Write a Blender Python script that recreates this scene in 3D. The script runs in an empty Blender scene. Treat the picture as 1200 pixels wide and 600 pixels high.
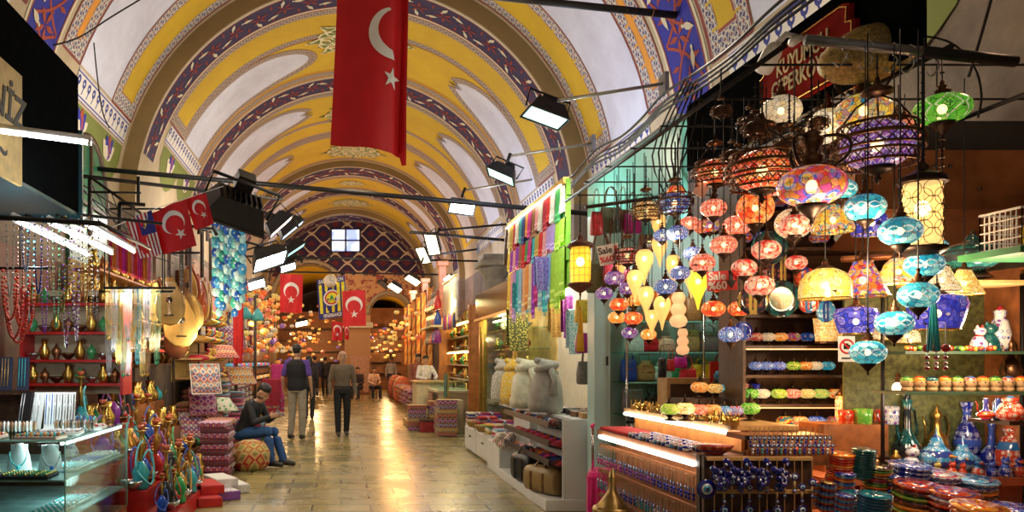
import bpy,bmesh,math,random
from math import sin,cos,pi,sqrt,radians,atan2,hypot
from mathutils import Vector,Matrix,Euler
RND=random.Random(11)
F,CX,CY,HC=900.0,400.0,423.0,1.55
def P(px,py,d):
 return Vector(((px-CX)/F*d,d,HC+(CY-py)/F*d))
SC=bpy.context.scene
COL=SC.collection
class E:
 def __init__(s,nt,k):s.nt,s.k=nt,k
 def op(s,o,b=None,c=None):
  n=s.nt.nodes.new('ShaderNodeMath');n.operation=o
  for i,x in enumerate((s,b,c)):
   if x is None:continue
   if isinstance(x,E):s.nt.links.new(x.k,n.inputs[i])
   else:n.inputs[i].default_value=x
  return E(s.nt,n.outputs[0])
 def __add__(s,b):return s.op('ADD',b)
 __radd__=__add__
 def __sub__(s,b):return s.op('SUBTRACT',b)
 def __rsub__(s,b):return(s*-1.0)+b
 def __mul__(s,b):return s.op('MULTIPLY',b)
 __rmul__=__mul__
 def __truediv__(s,b):return s.op('DIVIDE',b)
 def abs(s):return s.op('ABSOLUTE')
 def sin(s):return s.op('SINE')
 def cos(s):return s.op('COSINE')
 def frac(s):return s.op('FRACT')
 def floor(s):return s.op('FLOOR')
 def sqrt(s):return s.op('SQRT')
 def lt(s,b):return s.op('LESS_THAN',b)
 def gt(s,b):return s.op('GREATER_THAN',b)
 def max(s,b):return s.op('MAXIMUM',b)
 def min(s,b):return s.op('MINIMUM',b)
 def atan2(s,b):return s.op('ARCTAN2',b)
class G:
 def __init__(s,name):
  s.m=bpy.data.materials.new(name);s.m.use_nodes=True
  s.nt=s.m.node_tree;s.b=s.nt.nodes['Principled BSDF'];s.tc=None
 def node(s,t,**kw):
  n=s.nt.nodes.new(t)
  for k,v in kw.items():
   if hasattr(n,k):setattr(n,k,v)
   else:n.inputs[k].default_value=v
  return n
 def link(s,a,b):
  s.nt.links.new(a.k if isinstance(a,E)else a,b)
 def co(s,which='Object',scale=None,rot=None):
  if s.tc is None:s.tc=s.nt.nodes.new('ShaderNodeTexCoord')
  o=s.tc.outputs[which]
  if scale is None and rot is None:return o
  mp=s.nt.nodes.new('ShaderNodeMapping')
  if scale is not None:mp.inputs['Scale'].default_value=scale if hasattr(scale,'__len__')else(scale,)*3
  if rot is not None:mp.inputs['Rotation'].default_value=rot
  s.link(o,mp.inputs[0]);return mp.outputs[0]
 def xyz(s,o):
  n=s.nt.nodes.new('ShaderNodeSeparateXYZ');s.link(o,n.inputs[0])
  return[E(s.nt,k)for k in n.outputs]
 def noise(s,vec,scale,detail=3,rough=.55):
  n=s.node('ShaderNodeTexNoise');s.link(vec,n.inputs['Vector'])
  n.inputs['Scale'].default_value=scale;n.inputs['Detail'].default_value=detail
  n.inputs['Roughness'].default_value=rough
  return E(s.nt,n.outputs[0])
 def voro(s,vec,scale,feature='F1',rnd=1.0):
  n=s.node('ShaderNodeTexVoronoi');n.feature=feature;s.link(vec,n.inputs['Vector'])
  n.inputs['Scale'].default_value=scale;n.inputs['Randomness'].default_value=rnd
  return n
 def ramp(s,fac,stops,const=False):
  n=s.nt.nodes.new('ShaderNodeValToRGB');cr=n.color_ramp
  if const:cr.interpolation='CONSTANT'
  while len(cr.elements)<len(stops):cr.elements.new(.5)
  for e,(p,c)in zip(cr.elements,stops):
   e.position=p;e.color=(*c,1)
  s.link(fac,n.inputs[0]);return n.outputs[0]
 def mix(s,fac,a,b,mode='MIX'):
  n=s.nt.nodes.new('ShaderNodeMix');n.data_type='RGBA';n.blend_type=mode
  for x,i in((fac,0),(a,6),(b,7)):
   if isinstance(x,E):s.link(x,n.inputs[i])
   elif isinstance(x,(tuple,list)):n.inputs[i].default_value=(*x[:3],1)
   elif isinstance(x,(int,float)):n.inputs[i].default_value=x
   else:s.link(x,n.inputs[i])
  return n.outputs[2]
 def bump(s,h,strength=.3,dist=.01):
  n=s.nt.nodes.new('ShaderNodeBump');n.inputs['Strength'].default_value=strength
  n.inputs['Distance'].default_value=dist
  s.link(h,n.inputs['Height']);s.link(n.outputs[0],s.b.inputs['Normal'])
 def set(s,base=None,rough=None,metal=None,emit=None,es=None,coat=None,alpha=None,trans=None,spec=None):
  for key,v in(('Base Color',base),('Roughness',rough),('Metallic',metal),('Emission Color',emit),('Emission Strength',es),('Coat Weight',coat),('Alpha',alpha),('Transmission Weight',trans),('Specular IOR Level',spec)):
   if v is None:continue
   i=s.b.inputs[key]
   if isinstance(v,(int,float)):i.default_value=v
   elif isinstance(v,tuple):i.default_value=(*v[:3],1)
   else:s.link(v,i)
  return s
_MC={}
def mat(name,color,rough=.55,metal=0.,var=.25,scale=9.,emit=None,es=0.,coat=0.,bump=0.,alpha=None,spec=None):
 if name in _MC:return _MC[name]
 g=G(name)
 n=g.noise(g.co(),scale,4)
 lo=tuple(c*(1-var)for c in color);hi=tuple(min(1,c*(1+var*.8))for c in color)
 c=g.ramp(n,[(.3,lo),(.7,hi)])
 g.set(base=c,rough=rough,metal=metal,coat=coat,alpha=alpha,spec=spec)
 if emit:g.set(emit=tuple(emit),es=es)
 if bump:g.bump(g.noise(g.co(),scale*4,3),bump,.005)
 _MC[name]=g.m;return g.m
def cm(rgb,rough=.55,metal=0.):
 k='dye_%02x%02x%02x_%d_%d'%(*[int(max(0,min(1,c))*255)for c in rgb],rough*10,metal*10)
 return mat(k,rgb,rough,metal,var=.18,scale=14)
def glow(name,color,s,base=(.8,.8,.8)):
 if name in _MC:return _MC[name]
 g=G(name);g.set(base=base,rough=.4,emit=tuple(color),es=s);_MC[name]=g.m;return g.m
_RB={}
class M:
 def __init__(s,*mats):
  s.v,s.f,s.mi,s.sm,s.uv,s.mats,s.cur,s.any=[],[],[],[],[],list(mats),0,False
 def use(s,m):
  if m not in s.mats:s.mats.append(m)
  s.cur=s.mats.index(m);return s
 def add(s,vs,fs,smooth=False,uv=None,mx=None):
  o=len(s.v)
  s.v+=[tuple(mx@Vector(v))for v in vs]if mx is not None else[tuple(v)for v in vs]
  for f in fs:
   s.f.append(tuple(i+o for i in f));s.mi.append(s.cur);s.sm.append(smooth)
   if uv is not None:s.uv.append([uv[i]for i in f]);s.any=True
   else:s.uv.append([(0,0)]*len(f))
  return s
 def box(s,c,d,rz=0,mx=None,b=0):
  x,y,z=d[0]/2,d[1]/2,d[2]/2
  T=Matrix.Translation(Vector(c))@Matrix.Rotation(rz,4,'Z')
  if mx is not None:T=mx@T
  if b:
   k=(round(d[0],4),round(d[1],4),round(d[2],4),b)
   if k not in _RB:
    bm=bmesh.new();bmesh.ops.create_cube(bm,size=1)
    bmesh.ops.scale(bm,vec=d,verts=bm.verts)
    bmesh.ops.bevel(bm,geom=bm.edges[:]+bm.verts[:],offset=min(b,min(d)*.45),segments=2,affect='EDGES',profile=.5)
    _RB[k]=([v.co.copy()for v in bm.verts],[[v.index for v in f.verts]for f in bm.faces]);bm.free()
   return s.add(_RB[k][0],_RB[k][1],False,None,T)
  vs=[(-x,-y,-z),(x,-y,-z),(x,y,-z),(-x,y,-z),(-x,-y,z),(x,-y,z),(x,y,z),(-x,y,z)]
  return s.add(vs,[(0,3,2,1),(4,5,6,7),(0,1,5,4),(1,2,6,5),(2,3,7,6),(3,0,4,7)],False,None,T)
 def lathe(s,prof,n=12,c=(0,0,0),mx=None,smooth=True,sx=1,sy=1,cap=True):
  vs,fs=[],[]
  for r,z in prof:
   for i in range(n):
    a=2*pi*i/n
    vs.append((c[0]+r*cos(a)*sx,c[1]+r*sin(a)*sy,c[2]+z))
  for j in range(len(prof)-1):
   for i in range(n):
    k=(i+1)%n
    fs.append((j*n+i,j*n+k,(j+1)*n+k,(j+1)*n+i))
  if cap:
   if prof[0][0]>1e-4:fs.append(tuple(range(n-1,-1,-1)))
   if prof[-1][0]>1e-4:fs.append(tuple((len(prof)-1)*n+i for i in range(n)))
  return s.add(vs,fs,smooth,None,mx)
 def ball(s,c,r,n=10,sz=1,mx=None,m=6):
  pr=[(max(1e-5,r*sin(pi*i/m)),-r*sz*cos(pi*i/m))for i in range(m+1)]
  return s.lathe(pr,n,c,mx,cap=False)
 def tube(s,pts,r,n=6,cap=True,mx=None,flat=1):
  pts=[Vector(p)for p in pts];vs,fs=[],[]
  rs=r if hasattr(r,'__len__')else[r]*len(pts)
  up=Vector((0,0,1))
  for j,p in enumerate(pts):
   t=(pts[min(j+1,len(pts)-1)]-pts[max(j-1,0)]);t.normalize()
   u=up if abs(t.z)<.92 else Vector((0,1,0))
   a=t.cross(u).normalized();b=a.cross(t)
   for i in range(n):
    an=2*pi*i/n+pi/n
    vs.append(p+a*rs[j]*cos(an)+b*rs[j]*sin(an)*flat)
  for j in range(len(pts)-1):
   for i in range(n):
    k=(i+1)%n
    fs.append((j*n+i,(j+1)*n+i,(j+1)*n+k,j*n+k))
  if cap:fs+=[tuple(range(n)),tuple((len(pts)-1)*n+i for i in range(n-1,-1,-1))]
  return s.add(vs,fs,n>4,None,mx)
 def beam(s,p,q,r,n=6,mx=None):return s.tube([p,q],r,n,True,mx)
 def ring(s,c,R,r,n=14,m=5,mx=None,sz=1):
  vs,fs=[],[]
  for i in range(n):
   a=2*pi*i/n
   for j in range(m):
    b=2*pi*j/m
    vs.append((c[0]+(R+r*cos(b))*cos(a),c[1]+(R+r*cos(b))*sin(a),c[2]+r*sin(b)*sz))
  for i in range(n):
   for j in range(m):
    k,l=(i+1)%n,(j+1)%m
    fs.append((i*m+j,k*m+j,k*m+l,i*m+l))
  return s.add(vs,fs,True,None,mx)
 def poly(s,pts,t,mx=None):
  n=len(pts)
  vs=[(x,-t/2,z)for x,z in pts]+[(x,t/2,z)for x,z in pts]
  fs=[tuple(range(n)),tuple(range(2*n-1,n-1,-1))]
  fs+=[(i,i+n,(i+1)%n+n,(i+1)%n)for i in range(n)]
  return s.add(vs,fs,False,None,mx)
 def sheet(s,fn,nu,nv,smooth=True,uvf=None,thick=0):
  vs=[fn(i/nu,j/nv)for j in range(nv+1)for i in range(nu+1)]
  uv=[(uvf(i/nu,j/nv)if uvf else(i/nu,j/nv))for j in range(nv+1)for i in range(nu+1)]
  w=nu+1
  fs=[(j*w+i,j*w+i+1,(j+1)*w+i+1,(j+1)*w+i)for j in range(nv)for i in range(nu)]
  return s.add(vs,fs,smooth,uv)
 def mesh(s,name):
  me=bpy.data.meshes.new(name);me.from_pydata(s.v,[],s.f)
  for m in s.mats:me.materials.append(m)
  me.polygons.foreach_set('material_index',s.mi);me.polygons.foreach_set('use_smooth',s.sm)
  if s.any:
   l=me.uv_layers.new(name='UVMap');l.data.foreach_set('uv',[c for f in s.uv for u in f for c in u])
  me.update();return me
def curve(pts,k=5):
 p=[Vector(q)for q in pts];o=[]
 for i in range(len(p)-1):
  a,b,c,d=p[max(0,i-1)],p[i],p[i+1],p[min(len(p)-1,i+2)]
  for j in range(k):
   t=j/k;o.append(.5*((2*b)+(c-a)*t+(2*a-5*b+4*c-d)*t*t+(3*b-a-3*c+d)*t**3))
 return o+[p[-1]]
def FR(o,x=(1,0,0),y=(0,1,0),z=(0,0,1)):
 m=Matrix((x,y,z)).transposed().to_4x4();m.translation=Vector(o);return m
def TR(*a):return Matrix.Translation(Vector(a))
def RX(a):return Matrix.Rotation(a,4,'X')
def RY(a):return Matrix.Rotation(a,4,'Y')
def RZ(a):return Matrix.Rotation(a,4,'Z')
def N(name,mesh=None,*kids,loc=None,rot=None,label=None):
 return dict(n=name,m=mesh.mesh(name)if isinstance(mesh,M)else mesh,k=kids,loc=loc,rot=rot,label=label)
def _make(sp,parent=None):
 o=bpy.data.objects.new(sp['n'],sp['m']);COL.objects.link(o)
 if parent:o.parent=parent
 if sp['loc']:o.location=sp['loc']
 if sp['rot']:o.rotation_euler=sp['rot']
 if sp['label']:o['label']=sp['label']
 if sp.get('stuff'):o['kind']='stuff'
 for k in sp['k']:_make(k,o)
 return o
def _copy(o,parent=None):
 c=o.copy();COL.objects.link(c)
 if parent:c.parent=parent
 for k in o.children:_copy(k,c)
 return c
PROTO,LAB,_SUF={},{},{}
ORD=['first','second','third','fourth','fifth','sixth','seventh','eighth','ninth','tenth','eleventh','twelfth','thirteenth','fourteenth','fifteenth','sixteenth','seventeenth','eighteenth','nineteenth','twentieth']
def put(key,build,label,cat,loc,rz=0,s=1,group=None,rot=None):
 for a,b in((' from the ',' from '),(' on the ',' on '),(' in the ',' in '),(' of the ',' of ')):
  if len(label.split())>16:label=label.replace(a,b)
 """key: prototype identity; build(): the tree of the thing."""
 if key not in PROTO:
  o=_make(build());PROTO[key]=o
 else:o=_copy(PROTO[key])
 o.location=loc;o.scale=(s,s,s)if not hasattr(s,'__len__')else s
 o.rotation_euler=rot if rot is not None else(0,0,rz)
 o['label']=label;o['category']=cat
 if group:o['group']=group
 elif 'group' in o.keys():del o['group']
 LAB.setdefault(label,[]).append((o.name,group))
 return o
def one(name,m,label,cat,loc=(0,0,0),rz=0,group=None,kids=(),rot=None,s=1):
 return put(('one',name,label,len(PROTO)),lambda:N(name,m,*kids),label,cat,loc,rz,s,group,rot)
def struct(name,m,loc=(0,0,0),kids=()):
 o=_make(N(name,m,*kids));o.location=loc;o['kind']='structure';return o
def text_mesh(txt,size,mt,depth=.002,font_w=1.0,align='CENTER',shear=0):
 """filled lettering as a mesh in the x/z plane facing -y, centred."""
 cu=bpy.data.curves.new('lettering','FONT');cu.body=txt;cu.size=size;cu.extrude=depth
 cu.align_x=align;cu.align_y='CENTER';cu.shear=shear;cu.offset=size*.012*font_w;cu.resolution_u=3;cu.space_line=.85
 o=bpy.data.objects.new('lettering',cu);COL.objects.link(o)
 dg=bpy.context.evaluated_depsgraph_get();me=bpy.data.meshes.new_from_object(o.evaluated_get(dg))
 bpy.data.objects.remove(o);bpy.data.curves.remove(cu)
 me.transform(Matrix.Rotation(pi/2,4,'X'));me.materials.clear();me.materials.append(mt)
 return me
def light(name,kind,loc,energy,color,size=.1,rot=(0,0,0),sy=None,spot=None,blend=.5):
 l=bpy.data.lights.new(name,kind);l.energy=energy;l.color=color
 if kind=='AREA':
  l.size=size
  if sy:l.shape='RECTANGLE';l.size_y=sy
 else:l.shadow_soft_size=size
 if kind=='SPOT':l.spot_size=spot or 1.5;l.spot_blend=blend
 o=bpy.data.objects.new(name,l);COL.objects.link(o);o.location=loc;o.rotation_euler=rot;return o
def aim(o,target):
 o.rotation_euler=(Vector(target)-o.location).to_track_quat('-Z','Y').to_euler()
cam=bpy.data.cameras.new('camera');cam.sensor_width=36;cam.lens=36*F/1200
cam.shift_x=(600-CX)/1200;cam.shift_y=(CY-300)/1200;cam.clip_start=.05;cam.clip_end=200
co=bpy.data.objects.new('camera',cam);COL.objects.link(co);co.location=(0,0,HC);co.rotation_euler=(pi/2,0,0)
SC.camera=co
SC.view_settings.view_transform='Standard';SC.view_settings.look='None'
SC.view_settings.gamma=1;SC.view_settings.use_curve_mapping=False;SC.view_settings.exposure=0.35
w=bpy.data.worlds.new('world');w.use_nodes=True;SC.world=w
w.node_tree.nodes['Background'].inputs[0].default_value=(1.0,.86,.72,1);w.node_tree.nodes['Background'].inputs[1].default_value=.16
SC.cycles.use_denoising=True;SC.cycles.max_bounces=5;SC.cycles.diffuse_bounces=3;SC.cycles.glossy_bounces=3
SC.cycles.transmission_bounces=3;SC.cycles.transparent_max_bounces=8;SC.cycles.caustics_reflective=False;SC.cycles.caustics_refractive=False
SC.cycles.sample_clamp_indirect=4;SC.cycles.use_light_tree=True
def border_mat(name,W,ground,lace,edge,p=None):
 g=G(name);uv=g.co('UV');x,y,z=g.xyz(uv)
 p=p or W*1.25
 v=y*(1/W);u=x*(1/p)
 s1=(u*(2*pi)).sin()
 w1=(v-.5-s1*.3).abs().lt(.048);w2=(v-.5+s1*.3).abs().lt(.055)
 fu=((u*2).frac()-.5)*(p/2/W)
 fu2=((u*2+.5).frac()-.5)*(p/2/W)
 d=(fu*fu+(v-.5)*(v-.5)).sqrt();d2=(fu2*fu2+(v-.5)*(v-.5)).sqrt()
 pet=((v-.5).atan2(fu2)*4).cos()*.03
 flower=(d2-pet-.15).abs().lt(.035);dot=d2.lt(.075)
 e1=((v-.82).abs()-(fu*fu*1.6)).abs().lt(.03);e2=((v-.18).abs()-(fu*fu*1.6)).abs().lt(.03)
 cross=(fu+(v-.5)*.5).abs().lt(.03)
 l=w1.max(w2).max(flower).max(e1).max(e2).max(cross)
 c=g.mix(l,ground,lace);c=g.mix(dot,c,edge)
 rim=(v-.5).abs().gt(.46);rim2=(v-.5).abs().gt(.42)
 c=g.mix(rim2,c,lace);c=g.mix(rim,c,edge)
 n=g.noise(g.co(),1.5,4);c=g.mix(n*.35,c,(.35,.27,.18))
 g.set(base=c,rough=.75);return g.m
MB_BLUE=border_mat('painted_blue_lace',.24,(.012,.02,.16),(.62,.56,.44),(.25,.02,.02))
MB_DARK=border_mat('painted_dark_lace',.2,(.035,.02,.07),(.46,.36,.24),(.25,.04,.03))
def wash(name,c,dirt=(.4,.3,.2),amt=.3,rough=.8,sc=.9,bump=.15):
 g=G(name);n=g.noise(g.co(),sc,6,.65);n2=g.noise(g.co(),sc*7,5,.6)
 k=g.ramp(n,[(.35,dirt),(.68,c)])
 col=g.mix(amt,c,k)
 col=g.mix(n2*(amt*.6),col,tuple(x*.45 for x in c))
 g.set(base=col,rough=rough);g.bump(n2,bump,.02);return g.m
M_YEL=wash('yellow_vault_paint',(.64,.41,.008),(.42,.25,.01),.45)
M_CREAM=wash('cream_vault_plaster',(.52,.42,.27),(.3,.2,.11),.5)
M_WHITE=wash('whitewashed_vault_panel',(.7,.72,.84),(.36,.34,.42),.5)
M_TAN=wash('tan_rib_plaster',(.27,.18,.065),(.14,.09,.04),.4)
M_WALL=wash('old_wall_plaster',(.30,.22,.15),(.08,.06,.045),.85,sc=1.3,bump=.5)
M_BAND_DIM=wash('dimmed_blue_band_paint',(.022,.01,.06),(.02,.01,.05),.3)  # band blue with the dimmer light on farther ribs put into the colour
M_BLUE=wash('blue_band_paint',(.018,.02,.30),(.02,.02,.2),.3)  # same band blue in the tone it has lit on the nearest rib
M_RED=wash('dimmed_red_leaf_paint',(.24,.018,.012),(.16,.02,.01),.3)  # leaf red darkened in its colour for the dimmer farther ribs
M_RED_LIT=wash('lit_red_leaf_paint',(.36,.05,.02),(.2,.03,.01),.3)  # same leaf red, brightened in its colour as lit on the nearest rib
M_LEAF=wash('cream_leaf_paint',(.68,.6,.42),(.4,.35,.25),.3)
M_ORANGE=wash('orange_line_paint',(.72,.3,.03),(.5,.2,.02),.3)
M_OLIVE=wash('olive_spandrel_paint',(.17,.2,.03),(.1,.1,.03),.3)
M_MAROON=mat('maroon_line',(.2,.03,.02),.7)
def medallion_mat():
 g=G('painted_medallion');x,y,z=g.xyz(g.co('UV'))
 r=(x*x+y*y).sqrt();a=y.atan2(x)
 k=((a*8).cos()*.07+r*1.0)
 lines=((k*24).sin()*.5+(a*16).cos()*((r*14).cos())).abs().lt(.34)
 k2=((a*8).sin()*(r*17).sin()).gt(.25)
 c=g.mix(k2,(.13,.16,.02),(.42,.3,.08));c=g.mix(lines,c,(.7,.62,.4))
 g.set(base=c,rough=.8);return g.m
M_MED=medallion_mat()
def tile_mat():
 g=G('painted_tile_strip');x,y,z=g.xyz(g.co('UV'))
 u=(x*(1/.22)).frac()-.5;v=y*(1/.42)
 d=((u+.1)*(u+.1)+(v-.62)*(v-.62)*3.2).sqrt().lt(.3)
 t=((u-.12).abs().lt(.13)).op('MULTIPLY',(v-.42).abs().lt(.2))
 eye=((u+.12)*(u+.12)+(v-.62)*(v-.62)*3.2).sqrt().lt(.1)
 c=g.mix(d.max((u-v*.5+.28).abs().lt(.07).op('MULTIPLY',(v-.36).abs().lt(.14))),(.66,.62,.55),(.02,.03,.22));c=g.mix(eye,c,(.66,.62,.55))
 c=g.mix((v-.5).abs().gt(.34),c,(.05,.06,.3));c=g.mix((v-.5).abs().gt(.4),c,(.6,.56,.5));c=g.mix((v-.5).abs().gt(.47),c,(.03,.03,.2))
 g.set(base=c,rough=.7);return g.m
M_TILE=tile_mat()
XC,ZC=.24,4.41
SEG=[(-1.5,14.0,4.3),(14.0,26.3,4.0),(26.3,33.6,3.8),(33.6,35.5,3.6)]
def RAD(y):
 for a,b,r in SEG:
  if y<b-1e-6:return r
 return 3.6
def VP(th,y,off=0,R=None):
 r=(R or RAD(y))-off
 return(XC+r*cos(th),y,ZC+r*sin(th))
vm=M(M_CREAM)
for a,b,r in SEG:
 vm.use(M_CREAM);vm.sheet(lambda u,v:VP(-.02+u*(pi+.04),a+v*(b-a),0,r),72,max(1,int((b-a)/1.5)))
for y,r1,r2 in((14.0,4.3,4.0),(26.3,4.0,3.8),(33.6,3.8,3.6)):
 vm.use(M_TAN);vm.sheet(lambda u,v:VP(u*pi,y,0,r1+v*(r2-r1)),72,1)
def ang(side,phi):return phi if side>0 else pi-phi
def strip(side,p0,p1,y0,y1,mt,off,along='s',n=None,R=None):
 """rectangle in (angle, y); uv u along its length in metres, v across."""
 R=R or RAD((y0+y1)/2);vm.use(mt)
 n=n or max(1,int(abs(p1-p0)*14));L=abs(p1-p0)*R;Wd=abs(y1-y0)
 if along=='s':uvf=lambda u,v:(u*L,v*Wd)
 else:uvf=lambda u,v:(v*Wd,u*L)
 vm.sheet(lambda u,v:VP(ang(side,p0+u*(p1-p0)),y0+v*(y1-y0),off,R),n,1 if along=='s' else 4,True,uvf)
def ushape(side,y0,y1,w,p0,p1,inner,mb,off=.006):
 R=RAD((y0+y1)/2);dp=w/R
 if inner:strip(side,p0+dp*.5,p1,y0+w*.5,y1-w*.5,inner,off*.6)
 strip(side,p0,p1,y0,y0+w,mb,off);strip(side,p0,p1,y1-w,y1,mb,off)
 strip(side,p0,p0+dp,y0+w*.9,y1-w*.9,mb,off*1.3,'y')
 for q in(y0-.03,y1):strip(side,p0-.006,p1,q,q+.03,M_MAROON,off*1.4)
 strip(side,p0-.008,p0,y0,y1,M_MAROON,off*1.4,'y')
def oval(side,y0,y1,w,p0,p1,mb,off=.012):
 """white panel rounded at its top, with a lace border along both sides and over the top."""
 R=RAD((y0+y1)/2);yc=(y0+y1)/2;hw=(y1-y0)/2-w;cap=hw*2.2/R
 def half(p,extra=0):
  t=(p-(p1-cap))/cap
  return hw*sqrt(max(0,1-t*t))if t>0 else hw
 vm.use(M_WHITE);n=40
 ps=[p0+(p1-p0)*(1-(1-i/n)**1.6)for i in range(n+1)]
 vs=[VP(ang(side,p),yc+sg*half(p),off*.7,R)for p in ps for sg in(-1,1)]
 vm.add(vs,[(2*i,2*i+1,2*i+3,2*i+2)for i in range(n)],True)
 path=[(p*R,-half(p))for p in ps]+[(p*R,half(p))for p in reversed(ps[:-1])]
 out,u=[],0
 for i,(s_,y_)in enumerate(path):
  a,b=path[max(0,i-1)],path[min(len(path)-1,i+1)]
  tx,ty=b[0]-a[0],b[1]-a[1];L=hypot(tx,ty)or 1
  nx,ny=ty/L,-tx/L
  if i:u+=hypot(s_-path[i-1][0],y_-path[i-1][1])
  sg=-1
  out.append(((s_,y_),(s_-sg*nx*-w*-1,y_+ny*w if False else y_+(ny*w)),u))
 vs,uv=[],[]
 for(s_,y_),_,uu in out:pass
 vs,uv=[],[];u=0
 for i,(s_,y_)in enumerate(path):
  a,b=path[max(0,i-1)],path[min(len(path)-1,i+1)]
  tx,ty=b[0]-a[0],b[1]-a[1];L=hypot(tx,ty)or 1
  nx,ny=-ty/L,tx/L
  if ny*y_+nx*(s_-(p0*R))<0 and abs(ny)>.2 and ny*y_<0:nx,ny=-nx,-ny
  if i:u+=hypot(s_-path[i-1][0],y_-path[i-1][1])
  if i==n:nx,ny=1,0
  for k in(0,1):
   vs.append(VP(ang(side,(s_+nx*w*k)/R),yc+y_+ny*w*k,off,R));uv.append((u,k*w))
 vm.use(mb).add(vs,[(2*i,2*i+1,2*i+3,2*i+2)for i in range(len(path)-1)],True,uv)
def decal(pts,cs,cy,sc,rot,R,off,mt):
 """flat painted shape: pts in its own plane, put at arc length cs and depth cy."""
 c,s_=cos(rot),sin(rot);vm.use(mt)
 vs=[VP((cs+(x*c-y*s_)*sc)/R,cy+(x*s_+y*c)*sc,off,R)for x,y in pts]
 vm.add(vs,[tuple(range(len(vs)))])
LEAFP=[(-.5,0),(-.36,.05),(-.2,.13),(0,.16),(.16,.13),(.28,.05),(.4,.1),(.5,.02),(.42,-.07),(.28,-.05),(.16,-.12),(0,-.16),(-.2,-.12),(-.36,-.05)]
STARP=[(cos(2*pi*i/16)*(1 if i%2==0 else .38)*(1 if i%4==0 else .8),sin(2*pi*i/16)*(1 if i%2==0 else .38)*(1 if i%4==0 else .8))for i in range(16)]
def vine(c0,y0,c1,y1,bend,R,off,mt,wd=.022):
 vm.use(mt);vs=[];n=6
 dx,dy=c1-c0,y1-y0;L=hypot(dx,dy)
 for i in range(n+1):
  t=i/n;b=bend*sin(pi*t)
  x,y=c0+dx*t-dy/L*b,y0+dy*t+dx/L*b
  for k in(-1,1):vs.append(VP((x-dy/L*wd*k)/R,y+dx/L*wd*k,off,R))
 vm.add(vs,[(2*i,2*i+1,2*i+3,2*i+2)for i in range(n)])
def leafband(y0,y1,phr,phl,ground,red,fine=True,big=1.0):
 R=RAD((y0+y1)/2);w=y1-y0;vm.use(ground)
 vm.sheet(lambda u,v:VP(phr+u*(pi-phr-phl),y0+v*w,.006,R),60,1)
 for e in(y0-.07,y1):
  vm.use(M_LEAF);vm.sheet(lambda u,v:VP(phr+u*(pi-phr-phl),e+v*.07,.008,R),60,1)
 for e in(y0-.015,y1-.02):
  vm.use(M_MAROON);vm.sheet(lambda u,v:VP(phr+u*(pi-phr-phl),e+v*.035,.01,R),60,1)
 s0,s1=phr*R+.1,(pi-phl)*R-.1
 step=.52*big;n=int((s1-s0)/step)
 r=random.Random(int(y0*10))
 for i in range(n):
  s_=s0+(i+.5)*(s1-s0)/n;yc=(y0+y1)/2;k=1 if i%2 else-1
  if fine:
   vine(s_,y0+.1*w,s_+step,y1-.1*w,.1*k,R,.011,red);vine(s_,y1-.1*w,s_+step,y0+.1*w,-.1*k,R,.011,red)
  for q in range(5):
   a=q*1.257+.3*k;decal(LEAFP,s_+.15*w*cos(a),yc+.15*w*sin(a),.27*w,a,R,.013+.0003*q,red)
  for q in(-1,1):decal(LEAFP,s_+step*.5,yc+q*.3*w,.24*w,1.57*q,R,.0128,red)
  decal(LEAFP,s_+.25*big,yc+w*.22*k,.36*w,.25*k+r.uniform(-.2,.2),R,.016,M_LEAF)
  decal(LEAFP,s_+.02,yc-w*.3*k,.34*w,1.2*k+r.uniform(-.2,.2),R,.017,M_LEAF)
def medallion(y,rad,phi=pi/2-.04):
 R=RAD(y);vm.use(M_MED);n=32;vs=[VP(phi,y,.02,R)];uv=[(0,0)]
 for i in range(n):
  a=2*pi*i/n;k=rad*(1.0 if i%4==0 else(.82 if i%2==0 else .74))
  vs.append(VP(phi+k*cos(a)*1.12/R,y+k*sin(a)*.9,.02,R));uv.append((k*cos(a),k*sin(a)))
 vm.add(vs,[(0,1+i,1+(i+1)%n)for i in range(n)],True,uv)
A,B_,C_=radians(10),radians(20),radians(27)
TOP=pi/2
def yfield(y0,y1,pr,pl):
 R=RAD((y0+y1)/2);vm.use(M_YEL);vm.sheet(lambda u,v:VP(pr+u*(pi-pr-pl),y0+v*(y1-y0),.003,R),60,1)
yfield(10.5,13.9,radians(38),radians(48));yfield(5,9.2,radians(38),radians(48));yfield(14.95,18.1,radians(13),radians(28));yfield(19.8,26.2,radians(13),radians(28))
yfield(27.8,29.7,radians(15),radians(30));yfield(30.8,33.5,radians(15),radians(30))
leafband(9.4,10.3,radians(3),radians(5),M_BLUE,M_RED_LIT,True,1.25)
for sd,ph in((1,A),(-1,B_)):
 ushape(sd,10.5,11.15,.25,ph,TOP-.02,M_ORANGE,MB_BLUE)
 strip(sd,ph,TOP*.8,11.2,12.7,M_WHITE,.005)
 ushape(sd,12.74,13.86,.25,ph,TOP-.02,M_YEL,MB_BLUE)
 ushape(sd,8.35,9.25,.27,ph,TOP-.02,M_YEL,MB_BLUE)
 strip(sd,ph,TOP*.8,6.4,8.3,M_WHITE,.005)
 strip(sd,ph-.105,ph-.01,11.2,13.8,M_TILE,.01,'y');strip(sd,ph-.105,ph-.01,4.5,8.9,M_TILE,.01,'y')
leafband(14.1,14.82,radians(8),radians(14),M_BAND_DIM,M_RED,False,.95)
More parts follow.
